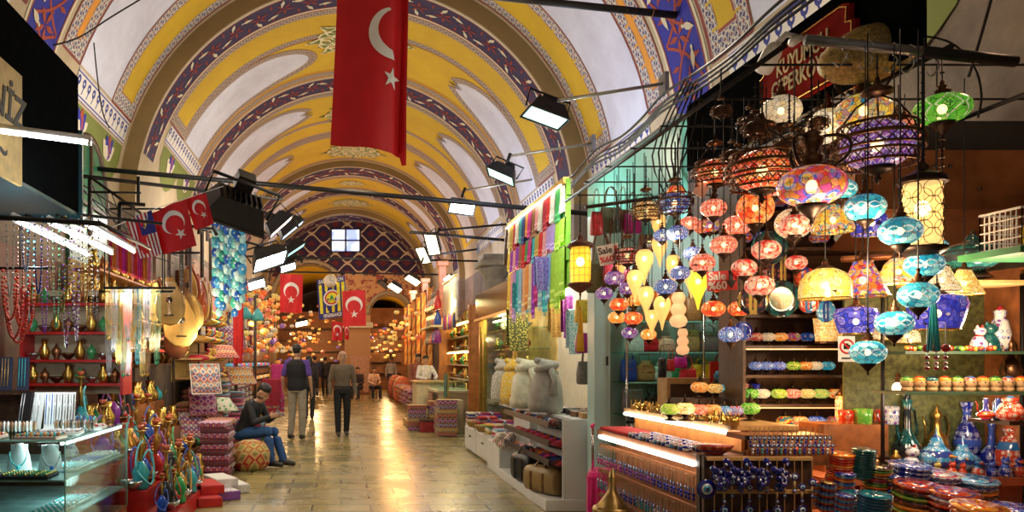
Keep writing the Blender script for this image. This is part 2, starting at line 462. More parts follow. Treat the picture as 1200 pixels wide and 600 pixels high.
for sd,ph,ov in((1,radians(12),55),(-1,C_,76)):
 ushape(sd,14.92,16.15,.2,ph,TOP+.03,M_YEL,MB_DARK)
 oval(sd,16.15,18.0,.2,ph,radians(ov),MB_DARK)
 strip(sd,ph-.1,ph-.01,15.1,18.3,M_TILE,.01,'y')
 oval(sd,19.8,21.7,.2,ph+.02,radians(52 if sd>0 else 73),MB_DARK)
 ushape(sd,21.75,23.0,.18,ph+.02,TOP+.03,M_YEL,MB_DARK)
 strip(sd,ph-.1,ph-.01,19.9,23.4,M_TILE,.01,'y')
 oval(sd,23.45,25.2,.2,ph+.04,radians(57 if sd>0 else 62),MB_DARK)
 oval(sd,28.0,29.3,.18,ph+.06,radians(58 if sd>0 else 70),MB_DARK)
 oval(sd,31.0,32.6,.18,ph+.06,radians(48 if sd>0 else 62),MB_DARK)
def fullband(y,w,mb,pr=12,pl=25,off=.009):
 R=RAD(y+w/2);vm.use(mb);L=(pi-radians(pr+pl))*R
 vm.sheet(lambda u,v:VP(radians(pr)+u*(pi-radians(pr+pl)),y+v*w,off,R),60,1,True,lambda u,v:(u*L,v*w))
fullband(18.1,.2,MB_DARK);fullband(19.55,.2,MB_DARK);fullband(23.02,.2,MB_DARK);fullband(23.24,.2,MB_DARK)
for y in(18.0,18.36):vm.use(M_ORANGE);vm.sheet(lambda u,v:VP(.2+u*(pi-.6),y+v*.05,.011,4.0),60,1)
leafband(18.55,19.4,radians(6),radians(14),M_BAND_DIM,M_RED,False,.95)
fullband(25.9,.22,MB_DARK);leafband(26.4,27.5,radians(5),radians(12),M_BAND_DIM,M_RED,False)
fullband(27.7,.22,MB_DARK);fullband(29.4,.22,MB_DARK);leafband(29.8,30.6,radians(5),radians(12),M_BAND_DIM,M_RED,False)
fullband(30.75,.2,MB_DARK);fullband(33.1,.22,MB_DARK);leafband(34.0,35.1,radians(5),radians(12),M_BAND_DIM,M_RED,False)
fullband(35.2,.2,MB_DARK)
medallion(16.3,1.08);medallion(21.3,.95);medallion(25.0,1.0);medallion(28.7,.5);medallion(32.2,.9)
def spandrel(sd,p0,p1,y0,y1):
 R=RAD((y0+y1)/2);vm.use(M_OLIVE);n=22
 vs=[]
 for i in range(n+1):
  t=i/n;low=p1-(p1-p0)*(.35+.65*abs(sin(t*pi*2.0))**.7)
  vs+=[VP(ang(sd,p1+(low-p1)*j/5),y0+t*(y1-y0),.006,R)for j in range(6)]
 vm.add(vs,[(6*i+j,6*i+j+1,6*i+j+7,6*i+j+6)for i in range(n)for j in range(5)])
 for k in range(max(1,int((y1-y0)/1.2))):
  cy=y0+(k+.5)*(y1-y0)/max(1,int((y1-y0)/1.2));cs=ang(sd,(p0+p1)/2)*R;dr=pi if sd<0 else 0
  for j,a in enumerate((-.9,-.45,0,.45,.9)):
   decal([(0,-.07),(.16,-.13),(.36,-.05),(.42,0),(.36,.05),(.16,.13),(0,.07)],cs,cy,.95,a+dr,R,.013+j*.001,(M_LEAF,M_BLUE,M_RED_LIT,M_BLUE,M_LEAF)[j])
for sd,ph in((1,A),(-1,B_)):
 spandrel(sd,ph-.3,ph-.115,11.0,13.8);spandrel(sd,ph-.3,ph-.115,5.5,9.0)
spandrel(1,.0,.1,15.1,18.3);spandrel(-1,C_-.3,C_-.11,15.2,18.4);spandrel(-1,C_-.3,C_-.11,19.9,23.4)
struct('ceiling',vm)
wl,wr=M(M_WALL),M(M_WALL)
for a,b,r in SEG:
 wl.sheet(lambda u,v:(XC-r+.0,a+u*(b-a),v*(ZC+.02)),6,4);wr.sheet(lambda u,v:(XC+r,b-u*(b-a),v*(ZC+.02)),6,4)
for y,r1,r2 in((14.0,4.3,4.0),(26.3,4.0,3.8),(33.6,3.8,3.6)):
 wl.sheet(lambda u,v:(XC-r1+u*(r1-r2),y,v*ZC),1,1);wr.sheet(lambda u,v:(XC+r2+u*(r1-r2),y,v*ZC),1,1)
struct('wall_left',wl);struct('wall_right',wr)
def floor_mat():
 g=G('worn_stone_paving');mp=g.co('Object')
 bt=g.node('ShaderNodeTexBrick');g.link(mp,bt.inputs['Vector']);bt.inputs['Scale'].default_value=1
 bt.inputs['Brick Width'].default_value=.62;bt.inputs['Row Height'].default_value=.36;bt.inputs['Mortar Size'].default_value=.014
 bt.inputs['Mortar Smooth'].default_value=.1;bt.inputs['Bias'].default_value=0
 bt.inputs['Color1'].default_value=(.44,.35,.12,1);bt.inputs['Color2'].default_value=(.19,.18,.085,1);bt.inputs['Mortar'].default_value=(.035,.028,.012,1)
 n=g.noise(mp,1.2,5,.6);n2=g.noise(mp,9,4)
 c=g.mix(.22,bt.outputs[0],g.ramp(n,[(.35,(.16,.17,.07)),(.7,(.5,.37,.13))]));c=g.mix(n2*.3,c,(.12,.09,.05))
 g.set(base=c,rough=(n*.4+.08),spec=.5)
 g.bump(E(g.nt,bt.outputs[1])*-1.0+n*.4,.3,.012);return g.m
fm=M(floor_mat());fm.sheet(lambda u,v:(-9+u*18,-2+v*62,0),9,31,False)
struct('floor',fm)
def far_mat():
 g=G('painted_end_wall');x,y,z=g.xyz(g.co())
 u=x*(1/.62);v=z*(1/.5);row=v.floor();sh=(row*.5).frac()
 fu=((u+sh).frac()-.5).abs();fv=v.frac()
 wv=(x*(2*pi/1.1)).sin()*.22;q1=(z*(1/.9)).frac()-.5;q2=(z*(1/.9)+.5).frac()-.5
 arc=(q1-wv).abs().lt(.05).max((q2+wv).abs().lt(.05));blob=((x*(1/.55)).frac()-.5).abs().op('ADD',((z*(1/.45)).frac()-.5).abs()).lt(.36)
 c=g.mix(blob,(.03,.012,.045),(.12,.012,.02));c=g.mix(arc,c,(.55,.42,.28))
 n=g.noise(g.co(),1.1,6,.7);n3=g.noise(g.co(),5,4,.7)
 low=g.mix(n3.gt(.54),(.62,.32,.13),(.33,.07,.05))
 zz=(z-5.55+(n-.5)*1.4).lt(0);c2=g.mix((z-4.2).lt(0),low,g.mix(.35,low,c));c2=g.mix((z-4.0+(n3-.5)).lt(0),c2,(.56,.3,.13))
 c=g.mix(zz,c,c2);g.set(base=c,rough=.8);g.bump(n3,.3,.03);return g.m
fw=M(far_mat(),M_TAN);Y0=35.5
OPEN=[(-3.1,.15,6.05,1.62),(1.35,3.15,4.6,.9)]
def hole(x):
 for a,b,t,r in OPEN:
  if a<x<b:
   k=(x-(a+b)/2)/((b-a)/2);return t-r+r*sqrt(max(0,1-k*k))if True else 0
 return 0
xs=sorted(set([XC-3.6+i*7.2/90 for i in range(91)]+[a+e for a,b,_,_ in OPEN for e in(-.001,.001)]+[b+e for a,b,_,_ in OPEN for e in(-.001,.001)]))
def topz(x):return ZC+sqrt(max(0,3.62**2-(x-XC)**2))
WX0,WX1,WZ0,WZ1=-.47,.87,6.6,7.66
for x0,x1 in zip(xs,xs[1:]):
 h0,h1=hole(x0),hole(x1);xm=(x0+x1)/2
 if hole(xm)==0:h0=h1=0
 segs=[((h0,h1),(topz(x0),topz(x1)))]
 if WX0<xm<WX1:segs=[((h0,h1),(WZ0,WZ0)),((WZ1,WZ1),(topz(x0),topz(x1)))]
 for(a0,a1),(b0,b1)in segs:
  if max(b0-a0,b1-a1)>.01:fw.use(fw.mats[0]).add([(x0,Y0,a0),(x1,Y0,a1),(x1,Y0,b1),(x0,Y0,b0)],[(0,1,2,3)])
 if hole(xm):fw.use(M_TAN).add([(x0,Y0,h0),(x1,Y0,h1),(x1,Y0+1,h1),(x0,Y0+1,h0)],[(0,1,2,3)])
for a,b,t,r in OPEN:
 for x in(a,b):fw.use(M_TAN).add([(x,Y0,0),(x,Y0+1,0),(x,Y0+1,t-r),(x,Y0,t-r)],[(0,1,2,3)])
 cxm=(a+b)/2;hw=(b-a)/2
 fw.use(M_CREAM).tube([(cxm+(hw+.12)*cos(pi*i/24),Y0-.03,t-r+(r+.12)*sin(pi*i/24))for i in range(25)],.09,6)
struct('wall_far',fw)
m=M(mat('window_frame_paint',(.08,.07,.09),.5))
wx,wz=(WX0+WX1)/2,(WZ0+WZ1)/2
for x in(WX0,wx,WX1):m.box((x,Y0+.05,wz),(.08,.1,WZ1-WZ0+.08))
for z in(WZ0,wz,WZ1):m.box((wx,Y0+.05,z),(WX1-WX0+.08,.1,.06))
def sky_pane():
 g=G('daylight_pane');n=g.noise(g.co(),1.1,2)
 c=g.ramp(n,[(.42,(.25,.33,.75)),(.55,(.8,.9,1.0))]);g.set(base=(.5,.6,.8),rough=.1,emit=c,es=1.3);return g.m
gp=M(sky_pane());gp.box((wx,Y0+.12,wz),(WX1-WX0,.02,WZ1-WZ0))
struct('window_1',m,kids=(N('pane',gp),))
m=M(wash('dim_tunnel_plaster',(.3,.17,.08),(.1,.06,.03),.5),M_YEL)
for a,b,t,r in OPEN:
 cxm,hw,zc=(a+b)/2,(b-a)/2+.5,t-r
 m.use(m.mats[0]);m.sheet(lambda u,v:(cxm-hw,Y0+1+u*16,v*zc),4,1);m.sheet(lambda u,v:(cxm+hw,Y0+1+u*16,v*zc),4,1)
 m.use(M_YEL);m.sheet(lambda u,v:(cxm+hw*cos(pi*u),Y0+.9+v*16,zc+(r+.3)*sin(pi*u)),24,4)
m.use(m.mats[0]);m.box((0,Y0+17.2,3),(9,.3,7))
struct('wall_tunnel',m)
BRONZE=mat('antique_bronze',(.16,.075,.035),.36,.85,.5,22)
DBRONZE=mat('dark_bronze',(.055,.032,.022),.42,.8,.5,22)
COPPER=mat('copper_sheet',(.42,.18,.08),.34,.9,.3,5)
BRASS=mat('brass',(.62,.38,.09),.28,.9,.3,12)
GOLD=mat('gold_metal',(.8,.55,.13),.22,.95,.2,12)
SILVER=mat('silver_metal',(.6,.6,.62),.22,.95,.2,12)
CHROME=mat('chrome_rail',(.6,.6,.6),.15,1,.1)
IRON=mat('black_iron',(.018,.016,.016),.5,.4,.4,12)
STEEL=mat('grey_steel',(.22,.22,.23),.38,.7,.2)
WOODD=mat('dark_wood',(.06,.028,.014),.45,0,.5,16)
WOODR=mat('reddish_wood',(.32,.11,.035),.4,0,.4,12)
WOODL=mat('light_wood',(.55,.33,.13),.45,0,.3,12)
WHITEP=mat('white_lacquer',(.78,.78,.77),.3,0,.06,3)
CREAMP=mat('cream_paint',(.66,.56,.36),.5,0,.12)
REDP=mat('red_lacquer',(.55,.02,.02),.35,0,.15)
BLACKP=mat('black_plastic',(.015,.015,.017),.35,0,.2)
PAPER=mat('white_card',(.85,.85,.83),.6,0,.04)
SKIN=mat('skin',(.52,.29,.18),.5,0,.12,20)
HAIR=mat('black_hair',(.016,.011,.01),.5,0,.4,60)
GREYHAIR=mat('grey_hair',(.28,.26,.24),.55,0,.3,60)
def glassm(name,tint=(.85,.95,.93),amt=.14):
 if name in _MC:return _MC[name]
 g=G(name);nt=g.nt;tr=g.node('ShaderNodeBsdfTransparent');tr.inputs[0].default_value=(*tint,1)
 gl=g.node('ShaderNodeBsdfGlossy');gl.inputs['Roughness'].default_value=.05;gl.inputs[0].default_value=(.9,1,.98,1)
 mx=g.node('ShaderNodeMixShader');fr=g.node('ShaderNodeFresnel');fr.inputs[0].default_value=1.35
 a=E(nt,fr.outputs[0])*.4+amt*.1
 g.link(a,mx.inputs[0]);g.link(tr.outputs[0],mx.inputs[1]);g.link(gl.outputs[0],mx.inputs[2])
 out=[n for n in nt.nodes if n.type=='OUTPUT_MATERIAL'][0];g.link(mx.outputs[0],out.inputs[0])
 _MC[name]=g.m;return g.m
GLASS=glassm('clear_glass')
PAL={'multi':[(.75,.04,.02),(.9,.45,.03),(.1,.35,.06),(.05,.12,.6),(.85,.7,.25),(.6,.02,.05)],'red':[(.85,.06,.02),(.9,.2,.03),(.7,.02,.02),(.95,.4,.08)],'pink':[(.85,.13,.06),(.9,.27,.14),(.75,.08,.05),(.95,.4,.22)],'turq':[(.02,.4,.55),(.05,.55,.65),(.3,.75,.75),(.01,.25,.45)],'cobalt':[(.03,.05,.6),(.1,.12,.8),(.25,.2,.75),(.02,.02,.35)],'bluewhite':[(.02,.1,.6),(.65,.75,.85),(.03,.3,.65),(.02,.04,.35)],'green':[(.08,.5,.03),(.2,.65,.05),(.03,.28,.03),(.4,.7,.1)],'yellow':[(.9,.6,.1),(.85,.75,.3),(.7,.45,.05),(.8,.65,.2)],'gold':[(.95,.55,.12),(.9,.7,.3),(.8,.35,.05),(.95,.65,.2)],'lime':[(.45,.7,.05),(.75,.75,.1),(.15,.5,.05),(.6,.65,.1)],'orange':[(.95,.28,.03),(.95,.45,.06),(.8,.12,.02),(.9,.6,.2)],'purple':[(.25,.08,.55),(.1,.06,.6),(.5,.15,.5),(.6,.5,.7)],'cream':[(.85,.7,.42),(.9,.8,.55),(.7,.5,.2),(.85,.75,.6)],'redwhite':[(.75,.03,.02),(.85,.45,.3),(.6,.02,.02),(.85,.55,.4)],'yellowred':[(.9,.6,.05),(.75,.05,.02),(.9,.75,.2),(.02,.25,.4)],}
def mosaic(pal,style='chip',sc=38,es=1.1):
 k='mosaic_%s_%s_%d_%d'%(pal,style,sc,es*10)
 if k in _MC:return _MC[k]
 g=G(k);cols=PAL[pal];co_=g.co();x,y,z=g.xyz(co_)
 grout=(.02,.012,.01)
 v=g.voro(co_,sc);e=g.voro(co_,sc,'DISTANCE_TO_EDGE');ed=E(g.nt,e.outputs[0])
 rr,gg,bb=g.xyz(v.outputs['Color'])
 n=len(cols);chips=g.ramp(rr,[(i/n,c)for i,c in enumerate(cols)],True)
 if style=='chip':c=chips
 elif style=='flower':
  w_=g.voro(co_,sc*.36,'F1',.35);d=E(g.nt,w_.outputs[0])
  ring=g.ramp(d,[(0,(.9,.75,.4)),(.09,cols[2]),(.2,cols[1]),(.31,(.9,.75,.45)),(.35,cols[3%n]),(.5,cols[0])],True)
  c=g.mix(.4,ring,chips)
 elif style=='eye':
  a=y.atan2(x)*(7/(2*pi));fu=(a.frac()-.5)*2.0
  h=z*(sc*.55);d=(fu*fu+h*h).sqrt()
  ring=g.ramp(d*.5,[(0,(.9,.95,1)),(.09,(.02,.15,.7)),(.2,(.55,.75,.9)),(.3,(.02,.05,.5)),(.4,(.5,.6,.85)),(.5,cols[0])],True)
  c=g.mix(.25,ring,chips)
 elif style=='lattice':
  a=y.atan2(x)*8.0;s1=((a+z*sc*2.2).sin().abs()).lt(.2);s2=((a-z*sc*2.2).sin().abs()).lt(.2)
  c=g.mix(s1.max(s2),chips,tuple(min(1,.5+.5*q)for q in cols[-1]))
  dm=((a*1.0).sin().abs()*((z*sc*2.2).sin().abs())).gt(.8);c=g.mix(dm,c,cols[0])
 elif style=='wave':
  a=y.atan2(x)*5.0;s1=(z*sc*1.1-a.sin()*.55).abs().lt(.16);s2=(z*sc*1.1+a.sin()*.55).abs().lt(.16)
  c=g.mix(s1.max(s2),chips,(.75,.9,.9)if pal=='turq' else(.9,.7,.45))
 elif style=='diamond':
  a=y.atan2(x)*(6/(2*pi));fu=(a.frac()-.5).abs()*2;d=fu+(z*sc*.55).abs()
  ring=g.ramp(d*.5,[(0,(.03,.1,.02)),(.1,cols[1]),(.2,(.03,.1,.02)),(.27,cols[0]),(.4,(.9,.8,.55)),(.48,cols[0])],True)
  c=g.mix(.3,ring,chips)
 gr=ed.lt(.045 if style=='chip' else .03)
 c=g.mix(gr,c,grout)
 g.set(base=c,rough=.22,emit=c,es=es*.46,coat=.3)
 lit_through(g,.16);_MC[k]=g.m;return g.m
def lit_through(g,amt):
 nt=g.nt;tr=g.node('ShaderNodeBsdfTransparent');tr.inputs[0].default_value=(1,.85,.6,1);mx=g.node('ShaderNodeMixShader');mx.inputs[0].default_value=amt
 out=[n for n in nt.nodes if n.type=='OUTPUT_MATERIAL'][0];g.link(g.b.outputs[0],mx.inputs[1]);g.link(tr.outputs[0],mx.inputs[2]);g.link(mx.outputs[0],out.inputs[0])
def frosted(name,c,es):
 if name in _MC:return _MC[name]
 g=G(name);g.set(base=c,rough=.3,emit=c,es=es*.55);lit_through(g,.3);_MC[name]=g.m;return g.m
def bulb_part(r,z=0):return N('bulb',M(glow('lamp_bulb',(1,.78,.42),12)).ball((0,0,z),r,10,1.15,None,8))
def cord_part(z0,L,chain=False):
 m=M(IRON)
 m.beam((0,0,z0),(0,0,z0+L),.0035 if not chain else .005,4)
 if chain:
  for i in range(int(L/.05)):m.ring((0,0,z0+i*.05+.02),.009,.003,6,3,TR(0,0,0))
 m.ring((0,0,z0),.01,.003,8,4)
 return N('cord',m)
def cap_prof(R,k=.42):
 return[(R*k*1.05,R*.62),(R*k,R*.72),(R*k*.6,R*.78),(R*k*.75,R*.9),(R*k*.35,R*1.0),(R*k*.45,R*1.12),(R*.07,R*1.25),(R*.1,R*1.36),(R*.02,R*1.5)]
def globe_lamp(R,shade_mat,cord,sz=.76,big=False,chain=False):
 sh=M(shade_mat).lathe([(max(1e-4,R*sin(pi*i/12)),-R*sz*cos(pi*i/12))for i in range(1,12)],20,cap=False)
 cp=M(BRONZE).lathe([(r*(1.15 if big else 1),z*sz/.76*(1 if not big else 1))for r,z in cap_prof(R)],14)
 zb=-R*sz
 fn=M(DBRONZE).lathe([(R*.02,zb-R*.62),(R*.07,zb-R*.5),(R*.04,zb-R*.42),(R*.16,zb-R*.3),(R*.28,zb-R*.16),(R*.42,zb-R*.04),(R*.45,zb+R*.1),(R*.38,zb+R*.12)],14)
 k=[N('shade',sh),bulb_part(R*.17),N('cap',cp),N('finial',fn),cord_part(R*1.45,max(.05,cord-R*1.45),chain)]
 if big:
  ar=M(DBRONZE)
  for a0 in(0,2*pi/3,4*pi/3):
   pts=[(R*(.12+.95*sin(pi*t)),0,R*(1.5-1.15*(1-cos(pi*t))*.5+.25*sin(pi*t)))for t in[i/10 for i in range(9)]]
   ar.tube(pts,R*.055,6,True,RZ(a0+.25))
  nk=M(BRONZE).lathe([(R*.3,R*.7),(R*.36,R*.9),(R*.2,R*1.0),(R*.24,R*1.2),(R*.34,R*1.35),(R*.36,R*1.5),(R*.2,R*1.6),(R*.28,R*1.66),(R*.08,R*1.78)],16)
  k+=[N('arm',ar),N('neck',nk)]
 return N('pendant_lamp',None,*k)
def lattice_band(m,R,z0,z1,n=20,r=.004):
 for i in range(n):
  a=2*pi*i/n;b=2*pi*(i+1)/n
  m.beam((R*cos(a),R*sin(a),z0),(R*cos(b),R*sin(b),z1),r,3);m.beam((R*cos(b),R*sin(b),z0),(R*cos(a),R*sin(a),z1),r,3)
def chandelier(R,glowmat,cord,tiers=3):
 sh=M(glowmat).lathe([(max(1e-4,R*.82*sin(pi*i/12)),-R*.62*cos(pi*i/12))for i in range(1,12)],20,cap=False)
 fr=M(BRONZE)
 hs=[-.36,0,.34][:tiers]
 for i,h in enumerate(hs):
  q=R*(1-abs(h)*.42)
  for e in(-.13,.13):
   fr.lathe([(q*.98,R*(h+e-.03)),(q*1.03,R*(h+e-.03)),(q*1.03,R*(h+e+.03)),(q*.98,R*(h+e+.03)),(q*.98,R*(h+e-.03))],26,cap=False)
 lt=M(BRONZE)
 for h in hs:lattice_band(lt,R*(1-abs(h)*.42),R*(h-.13),R*(h+.13),24,R*.018)
 ch=M(DBRONZE)
 for i in range(3):
  a=2*pi*i/3+.3
  ch.tube([(R*.86*cos(a),R*.86*sin(a),R*.45),(R*.5*cos(a),R*.5*sin(a),R*.95),(0,0,R*1.3)],R*.03,4)
 cup=M(BRONZE).lathe([(R*.05,R*1.2),(R*.34,R*1.28),(R*.38,R*1.34),(R*.3,R*1.42),(R*.1,R*1.5),(R*.05,R*1.7)],14)
 fi=M(DBRONZE).lathe([(R*.02,-R*.98),(R*.1,-R*.85),(R*.05,-R*.78),(R*.3,-R*.66),(R*.4,-R*.56),(R*.3,-R*.52)],12)
 for i in range(12):
  a=2*pi*i/12;fi.lathe([(.001,-R*.24),(R*.03,-R*.16),(.001,-R*.08)],5,(R*.86*cos(a),R*.86*sin(a),-R*.36));fi.beam((R*.86*cos(a),R*.86*sin(a),-R*.45),(R*.86*cos(a),R*.86*sin(a),-R*.36),.002,3)
 return N('pierced_chandelier',None,bulb_part(R*.15),N('shade',sh),N('band',fr),N('lattice',lt),N('chain',ch),N('canopy_cup',cup),N('finial',fi),cord_part(R*1.6,max(.05,cord-R*1.6),True))
def cyl_lantern(R,h,glowmat,cord,wires=True,capm=DBRONZE):
 sh=M(glowmat)
 if wires:
  pr=[]
  for i in range(13):t=i/12;pr.append((R*(.9+.06*abs(sin(t*6*pi))),h*t))
  sh.lathe(pr,24)
 else:sh.lathe([(R*.8,0),(R*.94,h*.1),(R*.97,h*.5),(R*.94,h*.9),(R*.8,h)],20)
 wr_=M(DBRONZE)
 nz,na=(4,6)if wires else(5,12)
 if wires:
  for j in range(nz):
   for i in range(na):
    for q in(0,.5):
     a=2*pi*(i+q)/na;zc=h*(j+.5+q)/nz
     if zc>h*.98:continue
     rr=h/nz*.55
     pts=[]
     for k in range(13):
      b=2*pi*k/12;da=rr*cos(b)/R
      pts.append((R*1.0*cos(a+da),R*1.0*sin(a+da),min(h,max(0,zc+rr*sin(b)))))
     wr_.tube(pts,R*.022,3,False)
 else:
  for i in range(na):a=2*pi*i/na;wr_.beam((R*cos(a),R*sin(a),0),(R*cos(a),R*sin(a),h),R*.02,3)
  for j in range(nz+1):wr_.ring((0,0,h*j/nz),R,R*.02,20,3)
 top=M(capm).lathe([(R*.9,h),(R*1.22,h),(R*1.26,h+R*.1),(R*1.12,h+R*.22),(R*1.15,h+R*.34),(R*.85,h+R*.5),(R*.4,h+R*.72),(R*.3,h+R*.8),(R*.34,h+R*.95),(R*.1,h+R*1.25),(R*.04,h+R*1.5)],20)
 bot=M(capm).lathe([(R*.05,-R*1.25),(R*.14,-R*1.1),(R*.08,-R*.98),(R*.45,-R*.78),(R*.7,-R*.6),(R*1.0,-R*.38),(R*1.22,-R*.2),(R*1.22,-R*.04),(R*.9,0)],20)
 return N('cylinder_lantern',None,bulb_part(R*.4,h*.6),N('shade',sh),N('wirework',wr_),N('cap',top),N('base_cup',bot),cord_part(h+R*1.5,max(.05,cord-h-R*1.5),True))
def teardrop(R,glowmat,cord):
 sh=M(glowmat).lathe([(R*.06,-R*3.1),(R*.16,-R*2.6),(R*.3,-R*2.0),(R*.62,-R*1.2),(R*.92,-R*.5),(R,0),(R*.93,R*.45),(R*.7,R*.85),(R*.42,R*1.05)],14)
 cp=M(DBRONZE).lathe([(R*.46,R*.95),(R*.5,R*1.1),(R*.28,R*1.25),(R*.34,R*1.45),(R*.12,R*1.7),(R*.05,R*1.95)],10)
 return N('teardrop_lamp',None,bulb_part(R*.26),N('shade',sh),N('cap',cp),cord_part(R*1.9,max(.05,cord-R*1.9)))
def jar_lamp(R,glowmat,cord):
 pr=[]
 for i in range(25):t=i/24;pr.append((R*(.62+.32*abs(sin(t*3*pi)))*(1.15-.35*t),-R*3.2+t*R*4.2))
 sh=M(glowmat).lathe([(R*.1,-R*3.4)]+pr,14)
 cp=M(DBRONZE).lathe([(R*.55,R),(R*.6,R*1.15),(R*.3,R*1.3),(R*.1,R*1.8)],10)
 return N('ribbed_glass_lamp',None,N('shade',sh),N('cap',cp),cord_part(R*1.7,max(.05,cord-R*1.7)))
def shade_lamp(R,shape,shade_mat,base=True,hang=0):
 H={'dome':R*1.25,'cone':R*1.5,'flare':R*1.4,'tub':R*1.35}[shape]
 pr={'dome':[(R,0),(R*.99,H*.3),(R*.93,H*.62),(R*.72,H*.86),(R*.4,H)],'cone':[(R,0),(R*.93,H*.12),(R*.7,H*.45),(R*.55,H*.68),(R*.34,H)],'flare':[(R*.95,0),(R,H*.1),(R*.8,H*.5),(R*.62,H*.78),(R*.3,H)],'tub':[(R*.72,0),(R*.86,H*.3),(R,H*.72),(R*.9,H*.92),(R*.4,H)]}[shape]
 sh=M(shade_mat).lathe(pr,22,cap=False)
 rim=M(GOLD).ring((0,0,0),pr[0][0],R*.03,24,5)
 tp=M(BRONZE).lathe([(R*.42,H*.98),(R*.3,H*1.06),(R*.12,H*1.12),(R*.14,H*1.2),(R*.03,H*1.32)],12)
 k=[N('shade',sh),bulb_part(R*.15,H*.45),N('rim',rim),N('cap',tp)]
 if base:
  bs=M(BRONZE).lathe([(R*.62,-R*1.15),(R*.6,-R*1.08),(R*.3,-R*1.0),(R*.14,-R*.8),(R*.26,-R*.55),(R*.14,-R*.35),(R*.08,0)],14);k.append(N('stand',bs))
 if hang:k.append(cord_part(H*1.3,max(.05,hang-H*1.3)))
 return N('mosaic_shade_lamp',None,*k)
def shelf_lamp(R,shade_mat,pointed=True):
 sh=M(shade_mat).lathe([(max(1e-4,R*sin(pi*i/10)),-R*.7*cos(pi*i/10))for i in range(1,10)],16,cap=False)
 bs=M(DBRONZE).lathe([(R*.75,-R*1.3),(R*.72,-R*1.2),(R*.3,-R*1.1),(R*.2,-R*.95),(R*.4,-R*.75),(R*.52,-R*.6),(R*.3,-R*.55)],12)
 cp=M(DBRONZE).lathe([(R*.5,R*.55),(R*.46,R*.68),(R*.22,R*.85),(R*.26,R*1.0),(R*.1,R*1.2),(R*.04,R*1.6)]if pointed else[(R*.4,R*.6),(R*.2,R*.75),(R*.03,R*.8)],12)
 return N('mosaic_table_lamp',None,N('shade',sh),N('stand',bs),N('cap',cp))
def glaze(name,a,b,c=None,sc=26,style=0):
 if name in _MC:return _MC[name]
 g=G(name);co_=g.co();x,y,z=g.xyz(co_)
 v=g.voro(co_,sc,'F1',.4);d=E(g.nt,v.outputs[0])
 r=(x*x+y*y).sqrt()
 col=g.ramp(d,[(0,c or b),(.16,b),(.3,a),(.42,b),(.47,a)],True)
 rg=((r*95).sin()).gt(.72);col=g.mix(rg,col,c or b)
 g.set(base=col,rough=.12,coat=.6);_MC[name]=g.m;return g.m
GL={'cobalt':glaze('glaze_cobalt',(.01,.02,.3),(.6,.65,.8),(.05,.12,.6)),'turquoise':glaze('glaze_turquoise',(.01,.22,.34),(.02,.35,.42),(.01,.06,.15)),'red':glaze('glaze_red',(.5,.03,.01),(.75,.3,.12),(.05,.05,.3)),'orange':glaze('glaze_orange',(.8,.25,.02),(.85,.55,.1),(.5,.05,.02)),'white':glaze('glaze_white_blue',(.72,.72,.72),(.04,.08,.45),(.5,.03,.03)),'green':glaze('glaze_green',(.12,.4,.05),(.5,.6,.1),(.05,.15,.05)),'black':glaze('glaze_black',(.02,.02,.04),(.4,.1,.05),(.5,.4,.1)),'multi':glaze('glaze_multi',(.55,.05,.02),(.8,.75,.6),(.03,.15,.4),34),'teal':glaze('glaze_dark_teal',(.01,.09,.1),(.05,.3,.3),(.02,.03,.04)),'sky':glaze('glaze_sky',(.05,.3,.6),(.6,.75,.85),(.03,.06,.3)),}
def bowl(R,h,a,b,sx=1):
 def f():
  m=M(GL[a]);n=24
  m.lathe([(R*.42,0),(R*.46,h*.06),(R*.8,h*.45),(R*.97,h*.85),(R,h)],n)
  m.use(GL[b]);m.lathe([(R,h),(R*.96,h),(R*.92,h*.84),(R*.74,h*.5),(R*.38,h*.14),(1e-4,h*.1)],n,cap=False)
  return N('ceramic_bowl',m)
 return f
def mug(R,h,a):
 def f():
  m=M(GL[a]).lathe([(R*.85,0),(R*.9,h*.05),(R*.92,h*.5),(R,h),(R*.93,h),(R*.84,h*.1),(1e-4,h*.1)],18,cap=False)
  hd=M(GL[a]).tube([(R*.9,0,h*.8),(R*1.5,0,h*.78),(R*1.7,0,h*.5),(R*1.45,0,h*.22),(R*.88,0,h*.2)],R*.13,6)
  return N('ceramic_mug',m,N('handle',hd))
 return f
def vase(R,h,a,kind=0):
 def f():
  pr=[[(.5,0),(.55,.03),(.35,.08),(.75,.22),(1,.38),(.85,.55),(.4,.7),(.28,.84),(.5,1),(.42,1)],[(.6,0),(.5,.05),(1,.2),(1.0,.28),(.6,.4),(.28,.5),(.24,.75),(.34,.88),(.2,.92),(.3,1.0)],[(.55,0),(.95,.15),(1,.4),(.7,.72),(.45,.8),(.6,.9),(.55,.95),(.3,1),(.1,1.08)]][kind]
  m=M(GL[a]).lathe([(r*R,z*h)for r,z in pr],18)
  k=[]
  if kind==1:k=[N('handle',M(GL[a]).tube([(R*.25,0,h*.8),(R*.9,0,h*.75),(R*1.15,0,h*.5),(R*.8,0,h*.28)],R*.08,6)),N('spout',M(GL[a]).tube([(-R*.8,0,h*.28),(-R*1.15,0,h*.5),(-R*1.1,0,h*.7),(-R*1.35,0,h*.85)],[R*.12,R*.09,R*.07,R*.05],6))]
  return N('ceramic_vase' if kind!=1 else 'ewer',m,*k)
 return f
